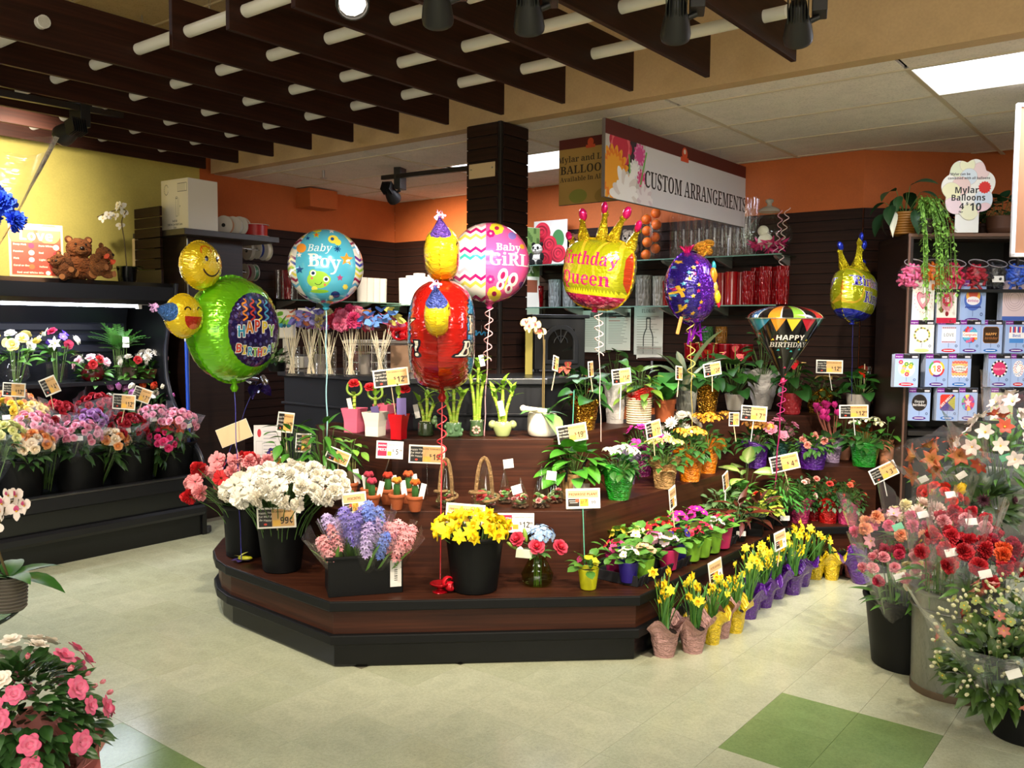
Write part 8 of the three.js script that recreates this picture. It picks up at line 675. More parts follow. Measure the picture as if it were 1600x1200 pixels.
plant(1040, 764, Y2, 'pale yellow kalanchoe in a brown paper wrap', ['wrap', 40, 30, 40, kraft], (t, S, H, d) => { kal([0xd8d868, 0xe8e490], { r: 34, h: 30, n: 8 })(t, S, H, d); part(t, 'paper_bow', mg([-1, 1].map(s => xf(leaf('oval', S(16), S(10), .8, .3, 0xd0a868, 0xe8cc98), [0, S(28), S(20)], [-.3, s * 1.4, 0]))), matte); }); plant(1080, 753, Y2, 'orange and white kalanchoe in an orange foil wrap', ['wrap', 40, 30, 42, orangeWrap], kal([0xe8a020, 0xf0c050, 0xf0a030], { r: 30, h: 32, n: 7 }), { rise: .05, pts: 3 }); plant(1072, 742, Y2, 'big white flowering plant behind the orange foil wraps', ['wrap', 34, 26, 40, mat(0x5a1a5a, .4, foilBump)], flowering('mum', [[0xfaf6ee, 0xf0ece0]], 12, 12, { r: 34, h: 52, up: 14 }), { back: .22 }); plant(1106, 740, Y2, 'yellow kalanchoe in an orange foil wrap with pointed flaps', ['wrap', 40, 28, 40, orangeWrap], kal([0xe8a828, 0xd88a20], { r: 30, h: 34, n: 6, up: 14 }), { rise: .07, pts: 3 });
plant(1184, 732, Y2, 'orange budded kalanchoe in a purple foil wrap', ['wrap', 38, 30, 36, purpleWrap], kal([0xd8802a, 0xe8a040], { r: 30, h: 26, n: 7 }), { rise: .03, pts: 3 }); plant(1140, 722, Y2, 'dark kalanchoe behind the yellow and orange wraps', ['cup', 30, 24, 26, black], kal([0xd89a30], { r: 36, h: 30, n: 6, up: 10 }), { back: .2 }); plant(1217, 721, Y2, 'pink azalea in a teal wrap with a ribbon passing in front', ['wrap', 36, 26, 26, mat(0x2a5a52, .45, foilBump)], flowering('azalea', [[0xe88aa8, 0xf4b8c8]], 13, 10, { r: 40, h: 40, ln: 70, len: 11 }), { rise: .02 }); plant(1274, 734, Y2, 'orange pink rose plant in a purple foil wrap', ['wrap', 46, 34, 36, purpleWrap], flowering('carnation', [[0xe07a70, 0xe8a090]], 7, 6, { r: 32, h: 20, ln: 90 }), { rise: .035, pts: 3 }); plant(1304, 723, Y2, 'magenta cyclamen in a lilac sleeve', ['wrap', 28, 20, 32, mat(0xb8a0c4, .5, foilBump)], (t, S, H, d) => { foliage(t, { y: H, n: 16, r: S(28), h: S(16), kind: 'heart', len: S(16), wid: S(15), single: true, seed: 3, c0: 0x24502a, c1: 0x5a8a58 }); const q = rng(4), L = []; for (let i = 0; i < 12; i++) { const a = q(6.28), r = S(q(4, 22)), y = H + S(q(36, 60)), x = Math.sin(a) * r - S(14); L.push(dye(tube([[0, H, 0], [x * .6, (y + H) / 2, Math.cos(a) * r * .6], [x, y, Math.cos(a) * r]], S(.8), 4, 8), 0x9a5a4a)); part(t, 'flower', fl('cyclamen', 0xd8308a, 0xb01a70), petalM, [x, y, Math.cos(a) * r], [q(-.3, .3), a, 0], S(10)); } part(t, 'flower_stems', mg(L), leafM); }); plant(1356, 730, Y2, 'pale yellow kalanchoe in a green foil wrap', ['wrap', 44, 34, 36, greenWrap], kal([0xe8e6b0, 0xf2f0d0], { r: 38, h: 30, n: 4 }), { rise: .02 });
const jug = (px, py, l, back) => plant(px, py, Y2, l, ['clay', 24, 20, 34, mat(0xd08a64, .7)], (t, S, H, d) => { part(t, 'jug_neck', lathe([[S(12), 0], [S(9), S(5)], [S(11), S(12)], [S(9), S(12)]], 24).translate(0, H, 0), mat(0xd08a64, .7)); part(t, 'jug_handle', mg([-1, 1].map(s => xf(new THREE.TorusGeometry(S(4), S(1.2), 6, 14), [s * S(12), H, 0]))), mat(0xd08a64, .7)); leafy({ n: 12, r: 26, h: 44, kind: 'oval', len: 26, wid: 15, single: true, c0: 0x245a20, c1: 0x5a9a40 })(t, S, H + S(8), d); }, { back }); jug(1388, 728, 'green plant in an orange clay milk jug at the right end of the middle step'); jug(1328, 722, 'small plant in a clay jug half hidden behind the green wrap', .12);
// ---------- lowest step: buckets of cut flowers; every cut flower is its own thing ----------
const bkt = (px, py, wT, wB, h, label, m = black, o = {}) => { const p = onY(px, py, o.Y ?? Y1), k = -p.z / FOCAL; p.z -= wB / 2 * k * .9; return [bucket(label, p, wB / 2 * k, wT / 2 * k, h * k, m, o), p, k]; };
function cutFlowers(name, cat, group, p, H, r, list, size, o = {}) { // stems fan out of a bucket whose rim is H above p
  const pts = dome(list.length, r, r * (o.flat ?? .55), o.seed || 3, .18, o.low ?? -.05); pts.forEach(([x, y, z, a, e], i) => { const [g, label] = list[i], t = thing(name, label, cat, p.clone().add(V(x * .3, H * .35, z * .3)), 0, group), L = H * .65 + (o.rise ?? .1) + y, b = V(x * .7 + (o.dx || 0), L, z * .7 + (o.dz || 0)); part(t, 'stem', tube([[0, 0, 0], [b.x * .35, L * .6, b.z * .35], [b.x, b.y, b.z]], .0022, 4, 6), mat(0x4f7434, .6)); part(t, 'bloom', g, petalM, b, [Math.PI / 2 - e * .9 + R(-.25, .25), a, R(3)], size * R(.88, 1.12)); }); }
const rep = (n, g, l) => Array(n).fill([g, l]);
{
  const [b1, p1, k1] = bkt(378, 873, 76, 66, 84, 'black bucket of pink and red carnations at the left end of the island'); const [b2, p2, k2] = bkt(434, 897, 84, 60, 98, 'black bucket of white carnations with the 99 cent card');
  const wc = [fl('carnation', 0xf4efdf, 0xf8f4e8), fl('carnation', 0xf0e8d4, 0xf6f0e0)], pc = fl('carnation', 0xe88088, 0xf0a0a4), rc = fl('carnation', 0xb80c14, 0xd01c24); const wl = 'white carnation of the dense white bunch in the front bucket';
  cutFlowers('carnation', 'carnation', 'white carnations', p2, .29, .27, [...Array(64)].map((_, i) => [wc[i % 2], wl]), .043, { seed: 4, rise: .09, flat: .42, dx: .03, low: -.1 });
  cutFlowers('carnation', 'carnation', 'pink and red carnations', p1, .26, .24, [...Array(34)].map((_, i) => i % 3 === 1 ? [rc, 'red carnation among the pink ones at the left of the island'] : [pc, 'pink carnation of the pink and red bunch at the left of the island']), .043, { seed: 7, rise: .1, flat: .6, dx: -.05, low: -.3 });
  const fol = (t, n, H, r, s, o = {}) => { const L = [], q = rng(s); for (let i = 0; i < n; i++) { const a = q(6.28), e = q(.7, 1.4); L.push(xf(leaf('strap', q(.12, .2), .009, .6, .3, 0x23421c, 0x4f7438), [Math.sin(a) * r * .5, H - .03, Math.cos(a) * r * .5], [-e, a, 0])); } part(t, 'stem_leaves', mg(L), leafM); }; fol(b1, 240, .27, .15, 3); fol(b2, 300, .31, .15, 4);
  // hyacinth crate: each wrapped bunch a thing
  const hp = onY(562, 930, Y1), hk = -hp.z / FOCAL; hp.z -= .1; const cr = thing('flower_crate', 'black plastic crate of wrapped hyacinths with a barcode label', 'crate', hp, .28), cw = 116 * hk, cd = .2, chh = 62 * hk; part(cr, 'wall', mg([rb(cw, chh, .006, .002).translate(0, chh / 2, cd / 2), rb(cw, chh, .006, .002).translate(0, chh / 2, -cd / 2), rb(.006, chh, cd, .002).translate(cw / 2, chh / 2, 0), rb(.006, chh, cd, .002).translate(-cw / 2, chh / 2, 0), rb(cw, .006, cd, .002).translate(0, .004, 0)]), black); part(cr, 'rim', mg([rb(cw + .03, .014, .014, .003).translate(0, chh, cd / 2 + .006), rb(cw + .03, .014, .014, .003).translate(0, chh, -cd / 2 - .006), rb(.014, .014, cd, .003).translate(cw / 2 + .008, chh, 0), rb(.014, .014, cd, .003).translate(-cw / 2 - .008, chh, 0)]), black); part(cr, 'label', rb(.05, .12, .002, .0008), cardWhite, [cw / 2 - .03, chh * .52, cd / 2 + .006]); part(cr, 'barcode', mg([...Array(9)].map((_, i) => rb(.014, .002 + (i % 3) * .001, .001, .0003).translate(cw / 2 - .03, chh * .35 + i * .009, cd / 2 + .0078))), black); part(cr, 'side_handle', rb(.006, .016, .07, .003).translate(cw / 2 + .008, chh * .8, 0), black);
  const hyS = { v: [0x7a6ac0, 0x8f84d8, 0x5a4ab0], p: [0xe89aa0, 0xf2bcc0, 0xe07a84], b: [0x5f7ad0, 0x8098e0], l: [0xb09ad0, 0xc8b8e4] }; Object.entries(hyS).forEach(([k, c]) => hyS[k] = spike(44, .032, .13, .017, c, 5)); const hy = (px, py, dz, k, label, n = 3, o = {}) => { const b = hp.clone().add(V((px - 562) * hk * .6, .05, dz)), tp = at(px, py, -b.z - .05), d = tp.clone().sub(b), t = thing('hyacinth_bunch', label, 'flowers', b); tiltTo(t, d); const H = d.length(), q = rng(px); for (let i = 0; i < n; i++) { const a = i * 2.1, r = n > 1 ? .036 : 0; part(t, 'flower_spike', hyS[k], petalM, [Math.sin(a) * r, H - .07 + q(-.03, .02), Math.cos(a) * r], [q(-.2, .2), a, q(-.2, .2)], q(.9, 1.15)); part(t, 'leaf', leaf('strap', H * .95, .026, .3, .3, 0x4f8a2e, 0x86b858), leafMats[i % 3], [Math.sin(a) * .02, .02, Math.cos(a) * .02], [-1.35, a + 1, 0]); } part(t, 'stems', stemsG(n, H - .04, .015, .03, 4, .006, 0x7aa84a), leafM); part(t, 'cellophane_sleeve', sleeveG(.03, .085, H + .03, px, .7, .01).translate(0, .03, 0), cello); };
  hy(512, 846, .05, 'p', 'pink hyacinth bunch at the left end of the crate', 3); hy(528, 822, -.03, 'l', 'pale lilac hyacinth bunch at the back left of the crate', 3); hy(553, 818, .02, 'v', 'deep violet hyacinth bunch in the middle of the crate', 4); hy(575, 836, .05, 'l', 'lilac hyacinth bunch leaning to the front of the crate', 4); hy(585, 808, -.02, 'b', 'blue hyacinth bunch at the back of the crate', 3); hy(598, 845, .03, 'b', 'small blue hyacinth bunch beside broad green leaves in the crate', 2); hy(612, 835, .0, 'p', 'pale pink hyacinth bunch right of the broad leaves in the crate', 3); hy(629, 838, .02, 'p', 'rosy hyacinth bunch at the right end of the crate', 3);
  const [b3, p3] = bkt(740, 930, 96, 74, 92, 'large black bucket of cut yellow daffodils'); const df = fl('daffodil', 0xf4dc10, 0xf0c408), dl = 'bright yellow cut daffodil in the large black bucket'; cutFlowers('daffodil', 'daffodil', 'cut yellow daffodils', p3, .275, .165, rep(58, df, dl), .034, { seed: 9, rise: .0, flat: .42, dx: -.015, low: -.15 });
  { // glass vase arrangement
    const p = onY(840, 919, Y1), k = -p.z / FOCAL, S = q => q * k; p.z -= S(22); const t = thing('flower_arrangement', 'red roses and blue hydrangea in a round green glass vase on the lowest step', 'flower arrangement', p); part(t, 'vase', lathe([[0, 0], [S(18), 0], [S(24), S(5)], [S(26), S(18)], [S(17), S(36)], [S(14), S(42)], [S(17), S(47)]], 36), mat(0xd0d898, .04, { transmission: 1, thickness: 0 }));  part(t, 'stems', stemsG(10, S(48), S(8), S(8), 3, S(1.2), 0x3f6a2a), leafM); part(t, 'hydrangea_head', cluster('four', 60, S(22), S(18), S(6), [0x6f94cc, 0x88a8d8, 0x9ab0d0], 4, 0xa8c0c8, 0xd8e0b0), petalM, [S(4), S(76), -S(4)]); for (const [x, y, z, c] of [[-2, 66, 20], [35, 62, 8], [-32, 74, 6]]) part(t, 'rose', fl('rose', 0xc8243c, 0xd8405a), petalM, [S(x), S(y), S(z)], [.9, x > 20 ? .6 : x < -20 ? -.6 : 0, 0], S(13)); for (const [a, l, e] of [[-1.7, 30, .5], [-1.4, 34, .9], [.4, 30, .3], [1.6, 30, .4], [2.4, 26, .6], [-.5, 28, .1], [.9, 28, .15], [3, 26, .5]]) part(t, 'leaf', leaf('oval', S(l), S(13), .6, .2, 0x2f5f2a, 0x63934a), leafMats[0], [0, S(52), S(4)], [-e, a, 0]); for (const [x, y, r] of [[-40, 64, 1], [-20, 82, .2]]) part(t, 'lily_bud', new THREE.SphereGeometry(S(4.5), 10, 8).scale(.8, 2.6, .8), mat(0x8aa840, .5), [S(x), S(y), S(8)], [0, 0, r]); part(t, 'gift_tag', rb(S(26), S(14), S(.8), .0006), mat(0xd8e0c8, .5), [S(-22), S(56), S(24)], [0, .1, -.1]); part(t, 'white_flower', fl('four', 0xf8f4f0, 0xf0ece4), petalM, [S(-28), S(62), S(18)], [1, 0, 0], S(5)); }
  // primroses: cups in a ridged tray along the edge of the step
  const prim = (px, py, pot, cols, label, o = {}) => plant(px, py, Y1 + (o.up ?? 0), label, ['cup', 34, 25, 34, mat(pot, .4)], (t, S, H, d) => { foliage(t, { y: H, n: 14, r: S(18), h: S(14), kind: 'spoon', len: S(29), wid: S(15), bend: .9, c0: 0x2f6a24, c1: 0x6aa048, single: true, seed: d, droop: .05, stem: false, low: .25 }); blooms(t, cols.map(c => fl('five', c, c, 0xf0d030)), o.n || 6, S(17), S(12), S(8.5), { y: H + S(14), seed: d, low: .3 }); }, { name: 'potted_primrose', cat: 'primrose', ...o });
  prim(920, 923, 0xc8c81e, [0xf0dc20, 0xf0dc20, 0xd84a8a], 'yellow primrose in a lone yellow green pot at the front corner', { n: 4 });
  const tray = (a, b, label) => { const l = Math.hypot(b[0] - a[0], b[1] - a[1]), ang = Math.atan2(b[0] - a[0], b[1] - a[1]), t = thing('plant_tray', label, 'tray', P3(a, Y1), Math.PI / 2 - ang), m = mat(0x1d1e22, .5); part(t, 'floor', rb(l, .008, .3, .002).translate(l / 2, .005, -.15), m); part(t, 'rim', mg([rb(l, .05, .006, .002).rotateX(.3).translate(l / 2, .026, .004), rb(l, .05, .006, .002).translate(l / 2, .026, -.3), rb(.006, .05, .3, .002).translate(0, .026, -.15), rb(.006, .05, .3, .002).translate(l, .026, -.15)]), m); part(t, 'rib', mg([...Array(Math.round(l / .055))].map((_, i) => xf(rb(.012, .055, .012, .003), [.03 + i * .055, .026, .008], [.3, 0, 0]))), m); };
  tray(uw([.575, 3.85], .1, -.07), uw([.575, 3.85], .78, -.07), 'black ridged tray of primroses at the near end of the step edge'); tray(uw([.575, 3.85], .8, -.07), uw([.575, 3.85], 1.16, -.07), 'black ridged tray of primroses beside the black plant pots');
  [[965, 908, 0x8a1450, [0xc01a40, 0xd83a7a], 'magenta potted primrose with red blooms behind the lone yellow pot', .12], [983, 912, 0x2a1e78, [0xf6f2e8, 0xf0e8d8], 'white primrose in a deep blue pot at the near end of the tray'], [1008, 906, 0x7ab030, [0xf0c8a0, 0xe8b088], 'peach primrose in a light green pot in the tray'], [1000, 888, 0x7ab030, [0xf0e480, 0xf4ecb0], 'cream yellow primrose in the back of the near tray', .14], [968, 888, 0x2a1e78, [0xf0d840], 'yellow primrose at the back of the near tray', .16], [1025, 890, 0x1a1a1c, [0xe8508a, 0xf0a8c0], 'pink and white primrose in a black pot of the tray', .06], [1046, 892, 0xb02058, [0xe8b8cc, 0xf0d0dc], 'pale pink primrose in a magenta pot in the middle of the tray'], [1060, 882, 0x2a1e78, [0xb81420, 0x3a2a90], 'red and violet primroses in a blue pot of the tray'], [1042, 872, 0x8a1450, [0xd01818], 'scarlet primrose at the back of the tray', .12], [1082, 878, 0x7ab030, [0xc01a3a, 0xd82850], 'crimson primrose in a light green pot of the tray'], [1098, 872, 0x7ab030, [0xc8184a], 'dark pink primrose in a light green pot towards the far end'], [1066, 862, 0x2a1e78, [0xd81a8a, 0xc81a90], 'bright magenta primrose at the back below the sideways card', .12], [1114, 865, 0x7ab030, [0xf4d8d4, 0xf0e8e8], 'white and pink primrose in a light green pot at the far end of the tray'], [1130, 858, 0xb02058, [0xc81a40, 0xd83060], 'red primrose in a magenta pot nearest the black plant pots'], [1094, 852, 0x2a1e78, [0xc82090], 'purple pink primrose at the far back of the tray', .1], [1022, 880, 0x8a1450, [0xb81828], 'dark red primrose in the middle back of the near tray', .14]].forEach(([x, y, c, cs, l, b]) => prim(x, y, c, cs, l, { back: b, up: .012 }));
  // foliage plants in black pots and wrapped miniature roses
  const bp = (px, py, label, fill, o = {}) => plant(px, py, Y1, label, ['square', 32, 24, 32, black], (t, S, H, d) => { fill(t, S, H, d); if (o.tag) part(t, 'pot_label', rb(S(15), S(8), S(.6), .0005), cardWhite, [0, H * .55, S(20)]); }, o);
  bp(1155, 846, 'dark red pleated leaved plant in a labelled black pot', leafy({ n: 26, r: 26, h: 34, kind: 'lance', len: 36, wid: 9, single: true, c0: 0x2a0e0c, c1: 0x6a2c1c, droop: .3 }), { tag: 1 }); bp(1183, 838, 'second red leaved plant in a black pot with a red bloom', (t, S, H, d) => { leafy({ n: 22, r: 26, h: 34, kind: 'lance', len: 34, wid: 9, single: true, c0: 0x2a0e0c, c1: 0x5a2818, droop: .3 })(t, S, H, d); part(t, 'flower', fl('rose', 0xc81818, 0xe03020), petalM, [0, H + S(38), S(4)], 0, S(7)); }); bp(1200, 828, 'lime green leaved plant in a black pot', leafy({ n: 60, r: 26, h: 34, kind: 'heart', len: 12, wid: 11, c0: 0x7a9a2a, c1: 0xc0d060 })); bp(1223, 822, 'grassy fern with bunched stems in a labelled black pot', leafy({ n: 150, r: 30, h: 50, kind: 'lance', len: 15, wid: 3.5, c0: 0x1f5a1c, c1: 0x4f9a3a }), { tag: 1 });
  bp(1140, 842, 'grey green leafy plant at the far end of the primroses', leafy({ n: 50, r: 40, h: 44, kind: 'oval', len: 18, wid: 11, c0: 0x2a4a2c, c1: 0x6a8a5a }), { back: .16 }); bp(1162, 828, 'ivy like green plant in front of the variegated leaves', leafy({ n: 70, r: 40, h: 44, kind: 'heart', len: 15, wid: 13, c0: 0x2a6a28, c1: 0x6aa84a }), { back: .16 }); bp(1176, 822, 'dumb cane with large cream and green variegated leaves', leafy({ n: 12, r: 24, h: 72, kind: 'oval', len: 50, wid: 26, bend: .4, single: true, c0: 0x4f8a2a, c1: 0x9aba58, edge: 0xf0f0c0, droop: .1, low: .25 }), { back: .17 });
  const mr = (px, py, w, c, l, back) => plant(px, py, Y1, l, ['wrap', 36, 26, 34, w], flowering('rose', c, 5, 5.5, { r: 30, h: 40, ln: 150, len: 9, wid: 5, c0: 0x173a18, c1: 0x2f5f2c }), { rise: .035, pts: 4, back }); mr(1252, 818, pinkWrap, [[0xf0b8a8, 0xf6d0c4]], 'pale pink miniature rose in a pink foil wrap'); mr(1276, 816, mat(0x8a0a14, .3, foilBump), [[0xe07068, 0xe89080]], 'coral miniature rose in a dark red wrap', .08); mr(1297, 818, redFoil, [[0xc82a24, 0xd84a40]], 'red miniature rose in a bright red foil wrap'); mr(1328, 820, pinkWrap, [[0xd84a30, 0xe06a4a]], 'orange red miniature rose in a pink wrap beside the sleeves');
}
// ---------- potted daffodils on the floor along the island ----------
{
  const daf = (px, py, w, wrapM, label, o = {}) => plant(px, py, 0, label, ['wrap', w, w * .68, w * (o.hk ?? .95), wrapM], (t, S, H, d) => { const q = rng(d), k = w / 44; for (let i = 0; i < (o.lv ?? 16); i++) part(t, 'leaf', leaf('strap', S(q(50, 88) * k), S(4.4 * k), q(.1, .7), .3, 0x2a5a24, 0x5f9a4a), leafMats[i % 2], [S(q(-8, 8) * k), H, S(q(-8, 8) * k)], [-1.5 + q(.25), q(6.28), 0]); const L = []; for (let i = 0; i < (o.n ?? 5) * 1.5; i++) { const a = q(6.28), r = S(q(3, 20) * k), y = H + S(q(40, 92) * k), e = V(Math.sin(a) * r, y, Math.cos(a) * r); L.push(dye(tube([[e.x * .3, H, e.z * .3], [e.x * .7, y * .8, e.z * .7], [e.x, y, e.z]], S(.9 * k), 4, 8), 0x5f9038)); part(t, 'flower', fl('daffodil', 0xf2e02e, 0xf0c418), petalM, e, [q(.9, 1.5), q(-1.2, 1), q(3)], S(8.5 * k)); } if (L.length) part(t, 'flower_stems', mg(L), leafM); }, { name: 'potted_daffodil', cat: 'daffodil', rise: .06, pts: 4, ...o });
  daf(1040, 1028, 48, pinkPaper, 'potted daffodils in pale pink printed paper, nearest the island corner', { n: 5 }); daf(1085, 1022, 46, pinkPaper, 'potted daffodils in pale pink printed paper, second along the floor', { n: 6 }); daf(1058, 1012, 24, yellowWrap, 'small yellow wrapped pot between the two pink paper pots', { n: 1, lv: 6, back: .12 }); daf(1114, 1008, 34, yellowWrap, 'potted daffodils in yellow foil between the pink paper pots', { n: 4, hk: 1.2 }); daf(1130, 998, 32, pinkPaper, 'potted daffodils in pink paper beside the yellow foil pots', { n: 5, hk: 1.4 }); daf(1150, 990, 36, yellowWrap, 'potted daffodils in yellow foil just before the purple wraps', { n: 5, hk: 1.1 });
  [[1172, 968, 'first'], [1184, 960, 'second'], [1196, 950, 'third'], [1220, 942, 'fourth'], [1240, 930, 'fifth'], [1260, 922, 'sixth']].forEach(([x, y, n], i) => daf(x, y, 36, purpleWrap, `potted daffodils in purple foil, ${n} of the purple wraps from the near end`, { n: 7, hk: .95, back: i % 2 ? .1 : undefined })); daf(1276, 906, 30, yellowWrap, 'tall leaved bulb plant in yellow foil past the purple wraps', { n: 3, lv: 26, hk: .9 }); daf(1302, 907, 28, yellowWrap, 'potted bulb in a bright yellow foil wrap at the far end of the row', { n: 1, lv: 4, hk: 1.1 });
  const hyp = (x, y, w, m, c, l) => plant(x, y, 0, l, ['wrap', w, w * .8, w * .9, m], (t, S, H, d) => { part(t, 'flower_spike', spike(36, S(9), S(28), S(6), c, 4), petalM, [0, H + S(6), 0]); for (let i = 0; i < 6; i++) part(t, 'leaf', leaf('strap', S(30), S(5), .3, .3, 0x2f6a28, 0x5f9a4a), leafM, [0, H, 0], [-1.2, i * 1.05, 0]); }, { name: 'potted_hyacinth', cat: 'hyacinth', rise: .04 }); hyp(1310, 898, 22, mat(0xe08a7a, .4, foilBump), [0xf2ecd0, 0xe8e0b8], 'cream hyacinth in a salmon wrap behind the yellow foil wraps'); hyp(1334, 903, 24, mat(0xe08a8a, .4, foilBump), [0xc0245a, 0xd84a7a], 'deep pink hyacinth in a salmon wrap near the right-hand sleeves'); const pt = plant(1352, 914, 0, 'purple foil wrapped pot lying tilted at the far end of the floor row', ['wrap', 30, 30, 40, purpleWrap], null, { rise: .05 }); pt.rotation.z = .35; pt.position.y += .012;
}
// ---------- buckets of wrapped bouquets at the right ----------
{
  const galv = mat(0x9a9c98, .42, { metalness: .85, map: speckT }), A = bkt(1440, 1056, 140, 112, 116, 'black bucket of pink and cream sprays at the right of the aisle', black, { Y: 0 }), B = bkt(1514, 1100, 134, 126, 174, 'tall galvanised metal bucket of red bouquets', galv, { Y: 0, ring: 1, foot: 1 }), C = bkt(1630, 1170, 130, 110, 130, 'black bucket at the right picture edge under the green white bouquet', black, { Y: 0 });
  const st = thing('bucket_stand', 'dark stand carrying the rear metal bucket at the right', 'stand', V(2.42, 0, -4.45)); part(st, 'top', rb(.5, .03, .5, .004).translate(0, .42, 0), black); for (const x of [-.22, .22]) for (const z of [-.22, .22]) part(st, 'leg', rb(.03, .41, .03, .003).translate(x, .205, z), black); const E = bucket('galvanised metal bucket on the stand under the wrapped lilies', V(2.42, .435, -4.45), .17, .2, .34, galv, { ring: 1 });
  const bq = (bk, dx, dz, px, py, f, r, specs, label, o = {}) => bouquet(o.name || 'wrapped_bouquet', label, (bk[1] || bk.position).clone().add(V(dx, .06, dz)), at(px, py, f), r, specs, { leaves: 22, leafLen: .1, leafWid: .022, sr: 1.35, up: .75, stems: 10, sticker: [1.1, .05, cardWhite, o.sa ?? -.3], ...o });
  const car = (a, b) => fl('carnation', a, b), mini = (a, b) => fl('rose', a, b);
  bq(A, -.06, .04, 1400, 880, 3.75, .13, [[car(0xd86a80, 0xe89aa4), 15, .026], [car(0xa81838, 0xc03050), 5, .026]], 'pink mini carnation spray in cellophane leaning over the aisle', { arc: .8 }); bq(A, .02, .05, 1440, 900, 3.72, .1, [[mini(0xe8dca0, 0xf2ecc8), 15, .024]], 'cream spray rose bunch in front of the black bucket', { arc: .7, spin: .4 }); bq(A, 0, -.08, 1392, 822, 3.95, .15, [[car(0xd84a78, 0xe87a98), 8, .03], [car(0xe88a60, 0xf0a880), 6, .032], [fl('alstro', 0xd890a0, 0xe8b8c0), 6, .035]], 'mixed pink and peach bouquet in a printed sleeve behind the pink spray', { arc: .8, sticker: [1.0, .2, mat(0x5ab08a, .5), -.2] }); bq(A, .06, -.08, 1435, 802, 4.0, .12, [[car(0xf0e2a0, 0xf6eec0), 8, .03], [fl('mum', 0xf2ded0, 0xe8c8b8), 5, .045]], 'cream and blush bouquet between the sleeves', { arc: .7 }); bq(A, .1, -.12, 1470, 772, 4.05, .1, [[mini(0xc82018, 0xd83a28), 12, .024], [fl('tulip', 0xe8c01a, 0xf0d040), 3, .045]], 'scarlet spray roses with a yellow lily in a sleeve', { arc: .6, spin: .2 });
  bq(B, -.08, .03, 1478, 850, 3.5, .11, [[car(0xa80f1c, 0xc42030), 10, .036], [fl('daisy', 0x7a1420), 2, .05]], 'dark red carnation bouquet leaning left out of the metal bucket', { arc: .75 }); bq(B, .02, .06, 1528, 872, 3.4, .13, [[car(0xa80f1c, 0xbc1c28), 12, .037], [car(0xd04018, 0xe05a28), 3, .036]], 'red carnation bouquet with orange blooms in the metal bucket', { arc: .75 }); bq(B, .06, -.04, 1572, 868, 3.5, .12, [[car(0x9a1030, 0xb01c3c), 12, .036]], 'crimson carnation bouquet at the right of the metal bucket', { arc: .7 }); bq(B, 0, -.1, 1508, 815, 3.75, .11, [[car(0xb01828, 0xc83040), 10, .034], [car(0xd86a78, 0xe8a0a8), 3, .034]], 'red and pink carnation bouquet at the back of the metal bucket', { arc: .7 });
  bq(C, -.1, .0, 1560, 985, 3.05, .21, [[fl('tulip', 0xdcd8a8, 0xe8e4c8), 130, .0125], [fl('alstro', 0xb8584a, 0xd89a88), 10, .026], [fl('five', 0x9aa860, 0xc8cc98), 40, .018]], 'wide green white budded bouquet in cellophane at the right picture edge', { leaves: 260, leafLen: .075, leafWid: .034, c0: 0x223c1a, c1: 0x4a6a30, arc: .7, flat: 1, low: -.5 }); bq(C, .02, -.1, 1600, 950, 3.2, .18, [[fl('tulip', 0xc8cc88, 0xe0e0b0), 90, .013], [fl('alstro', 0x8a3428, 0xb86a50), 8, .028]], 'green budded bouquet with dark red blooms at the right picture edge', { leaves: 240, leafLen: .075, leafWid: .034, c0: 0x1f3818, c1: 0x42602c, sleeve: false, flat: 1, low: -.4 });
  bq(E, -.1, .04, 1452, 722, 4.25, .11, [[fl('lily', 0xa03420, 0x7a2018, 0x7a3a1a), 5, .06]], 'dark orange lily bouquet in a long sleeve pointing left', { name: 'lily_bouquet', sticker: [1.2, .2, mat(0xdfe6de, .5), -.7] }); bq(E, -.06, .06, 1492, 716, 4.2, .12, [[fl('lily', 0xb03a24, 0x8a2018, 0x7a3a1a), 5, .06]], 'red lily bouquet in a sleeve beside the dark orange lilies', { name: 'lily_bouquet', arc: .8 }); bq(E, .04, .08, 1562, 680, 4.1, .17, [[fl('alstro', 0xe8d4cc, 0xf0e6e0), 16, .045], [fl('alstro', 0xb83a24, 0xd06a4a), 4, .045]], 'white alstroemeria bouquet with green leaves in a big sleeve at the right edge', { leaves: 60, sticker: [.9, -.05, mat(0x4fae7a, .5), -.35] }); bq(E, .08, -.05, 1600, 640, 4.3, .15, [[fl('alstro', 0xf0dcd4, 0xe8ccc8), 12, .045], [fl('mum', 0x5a1024, 0x3a0a18), 3, .045]], 'white and dark red bouquet highest at the right edge', { leaves: 40, arc: .8 }); bq(E, -.02, .14, 1520, 770, 4.05, .15, [[fl('mum', 0x5a3040, 0x3a1c28), 4, .035]], 'dark leafy bouquet low in front of the rear metal bucket', { leaves: 120, leafLen: .1, leafWid: .04, c0: 0x1a3018, c1: 0x38552c, sleeve: false, low: -.5 });
}
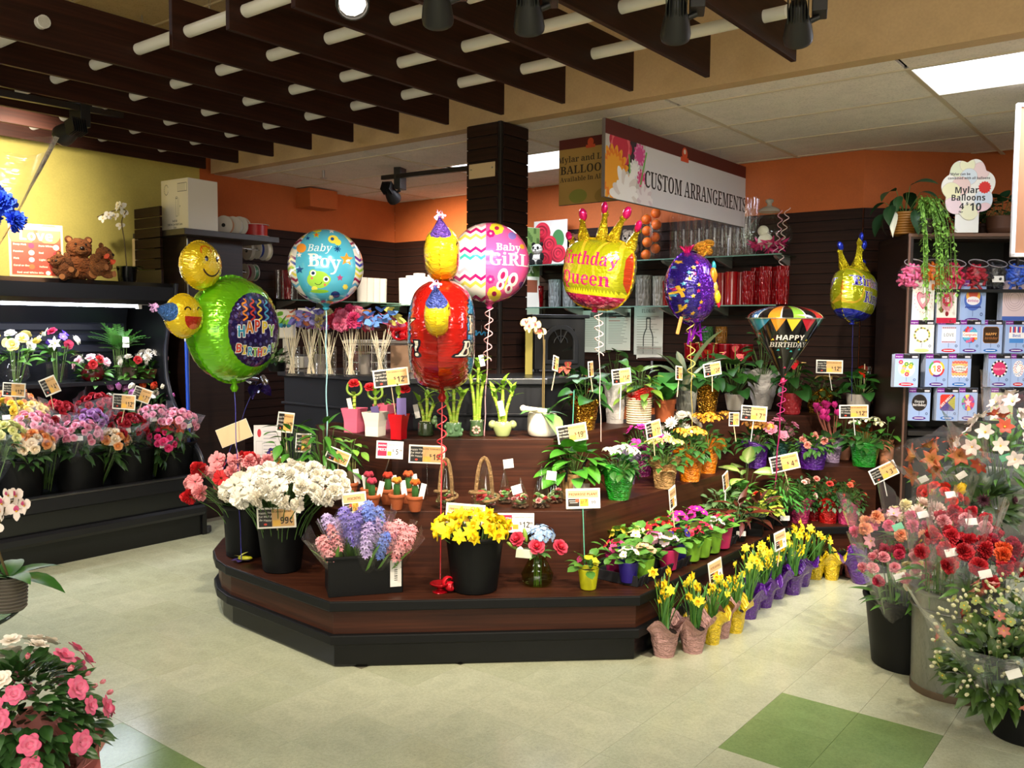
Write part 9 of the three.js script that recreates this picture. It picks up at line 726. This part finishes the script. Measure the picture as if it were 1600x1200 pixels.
// ---------- left foreground: glass table and azalea ----------
{
  const t = thing('glass_table', 'round glass topped table at the left picture edge', 'table', V(-1.93, 0, -2.62)), y = .60; part(t, 'glass_top', lathe([[0, y - .012], [.39, y - .012], [.4, y - .006], [.39, y], [0, y]], 64), mat(0xdcf0e4, .03, { transmission: .92, thickness: 0 })); part(t, 'glass_edge', new THREE.TorusGeometry(.4, .006, 8, 72).rotateX(1.5708).translate(0, y - .006, 0), mat(0x2a3a34, .1)); part(t, 'pedestal', lathe([[.2, 0], [.2, .02], [.04, .05], [.035, .5], [.12, y - .02], [.12, y - .013]], 28), mat(0x5a4a3a, .5));
  orchid(onY(6, 958, y).add(V(0, 0, -.03)), { pot: [(() => { const L = [cupG(.045, .052, .11)]; for (let i = 0; i < 9; i++) L.push(new THREE.TorusGeometry(.047 + i * .0007, .004, 5, 24).rotateX(1.5708).translate(0, .012 + i * .011, 0)); return mg(L); })(), mat(0x6a6258, .5)], label: 'white and pink moth orchid in a ridged grey pot on the glass table', pts: [[0, .1, 0], [-.02, .22, .02], [.01, .32, .03], [.04, .35, .03], [.06, .34, .03]], n: 9, size: .03, c: 0xf4e6dc, c1: 0xd04a80, leaves: 6, leafLen: .2, leafTurn: .9, range: [.35, 1], spread: .06, seed: 8 });
  const lo = thing('low_table', 'low dark glass table under the azalea at the lower left corner', 'table', V(-1.2, 0, -1.78)); part(lo, 'glass_top', lathe([[0, .455], [.27, .455], [.28, .462], [.27, .47], [0, .47]], 56), mat(0x2a2c30, .06)); part(lo, 'pedestal', lathe([[.16, 0], [.16, .02], [.03, .04], [.03, .455]], 24), mat(0x3a342c, .5));
  const p = onY(34, 1272, .471), a = thing('potted_azalea', 'pink and white azalea in salmon pink paper wrap at the lower left corner', 'azalea', p), az = (c, d) => fl('azalea', c, d); part(a, 'pot', cupG(.07, .09, .13), mat(0x5a3a2a, .7)); part(a, 'paper_wrap', wrapG(.085, .12, .1, .07, 4, 5, .008), mat(0xe08a84, .6, { bumpMap: creaseT, bumpScale: .006 })); part(a, 'outer_paper', wrapG(.092, .13, .07, .05, 3, 9, .008), mat(0xe69a92, .6)); foliage(a, { y: .14, n: 620, r: .165, h: .19, stem: false, kind: 'oval', len: .044, wid: .022, bend: .4, c0: 0x1a3a18, c1: 0x3f6a30, seed: 12, low: .0 }); const pts = dome(52, .17, .205, 8, .25, .05); pts.forEach(([x, y, z, an, e], i) => { const top = y > .13 && x < .03; part(a, i % 4 === 3 ? 'bud' : 'flower', i % 4 === 3 ? fl('tulip', top ? 0xf2e8d8 : 0xe8708a, top ? 0xf6f0e4 : 0xf0a0b0) : top ? az(0xf6efe2, 0xf2e4d4) : az(0xe85a88, 0xf4a8c0), petalM, [x, .16 + y, z], [Math.PI / 2 - e, an, 0], (i % 4 === 3 ? .011 : .0235) * R(.85, 1.15)); }); part(a, 'flower', az(0xe04a30, 0xe86a48), petalM, [-.08, .2, .15], [1.3, -.4, 0], .034);
}
scene.traverse(o => { if (o.isMesh) { o.castShadow = true; o.receiveShadow = true; } });
renderer.render(scene, camera);
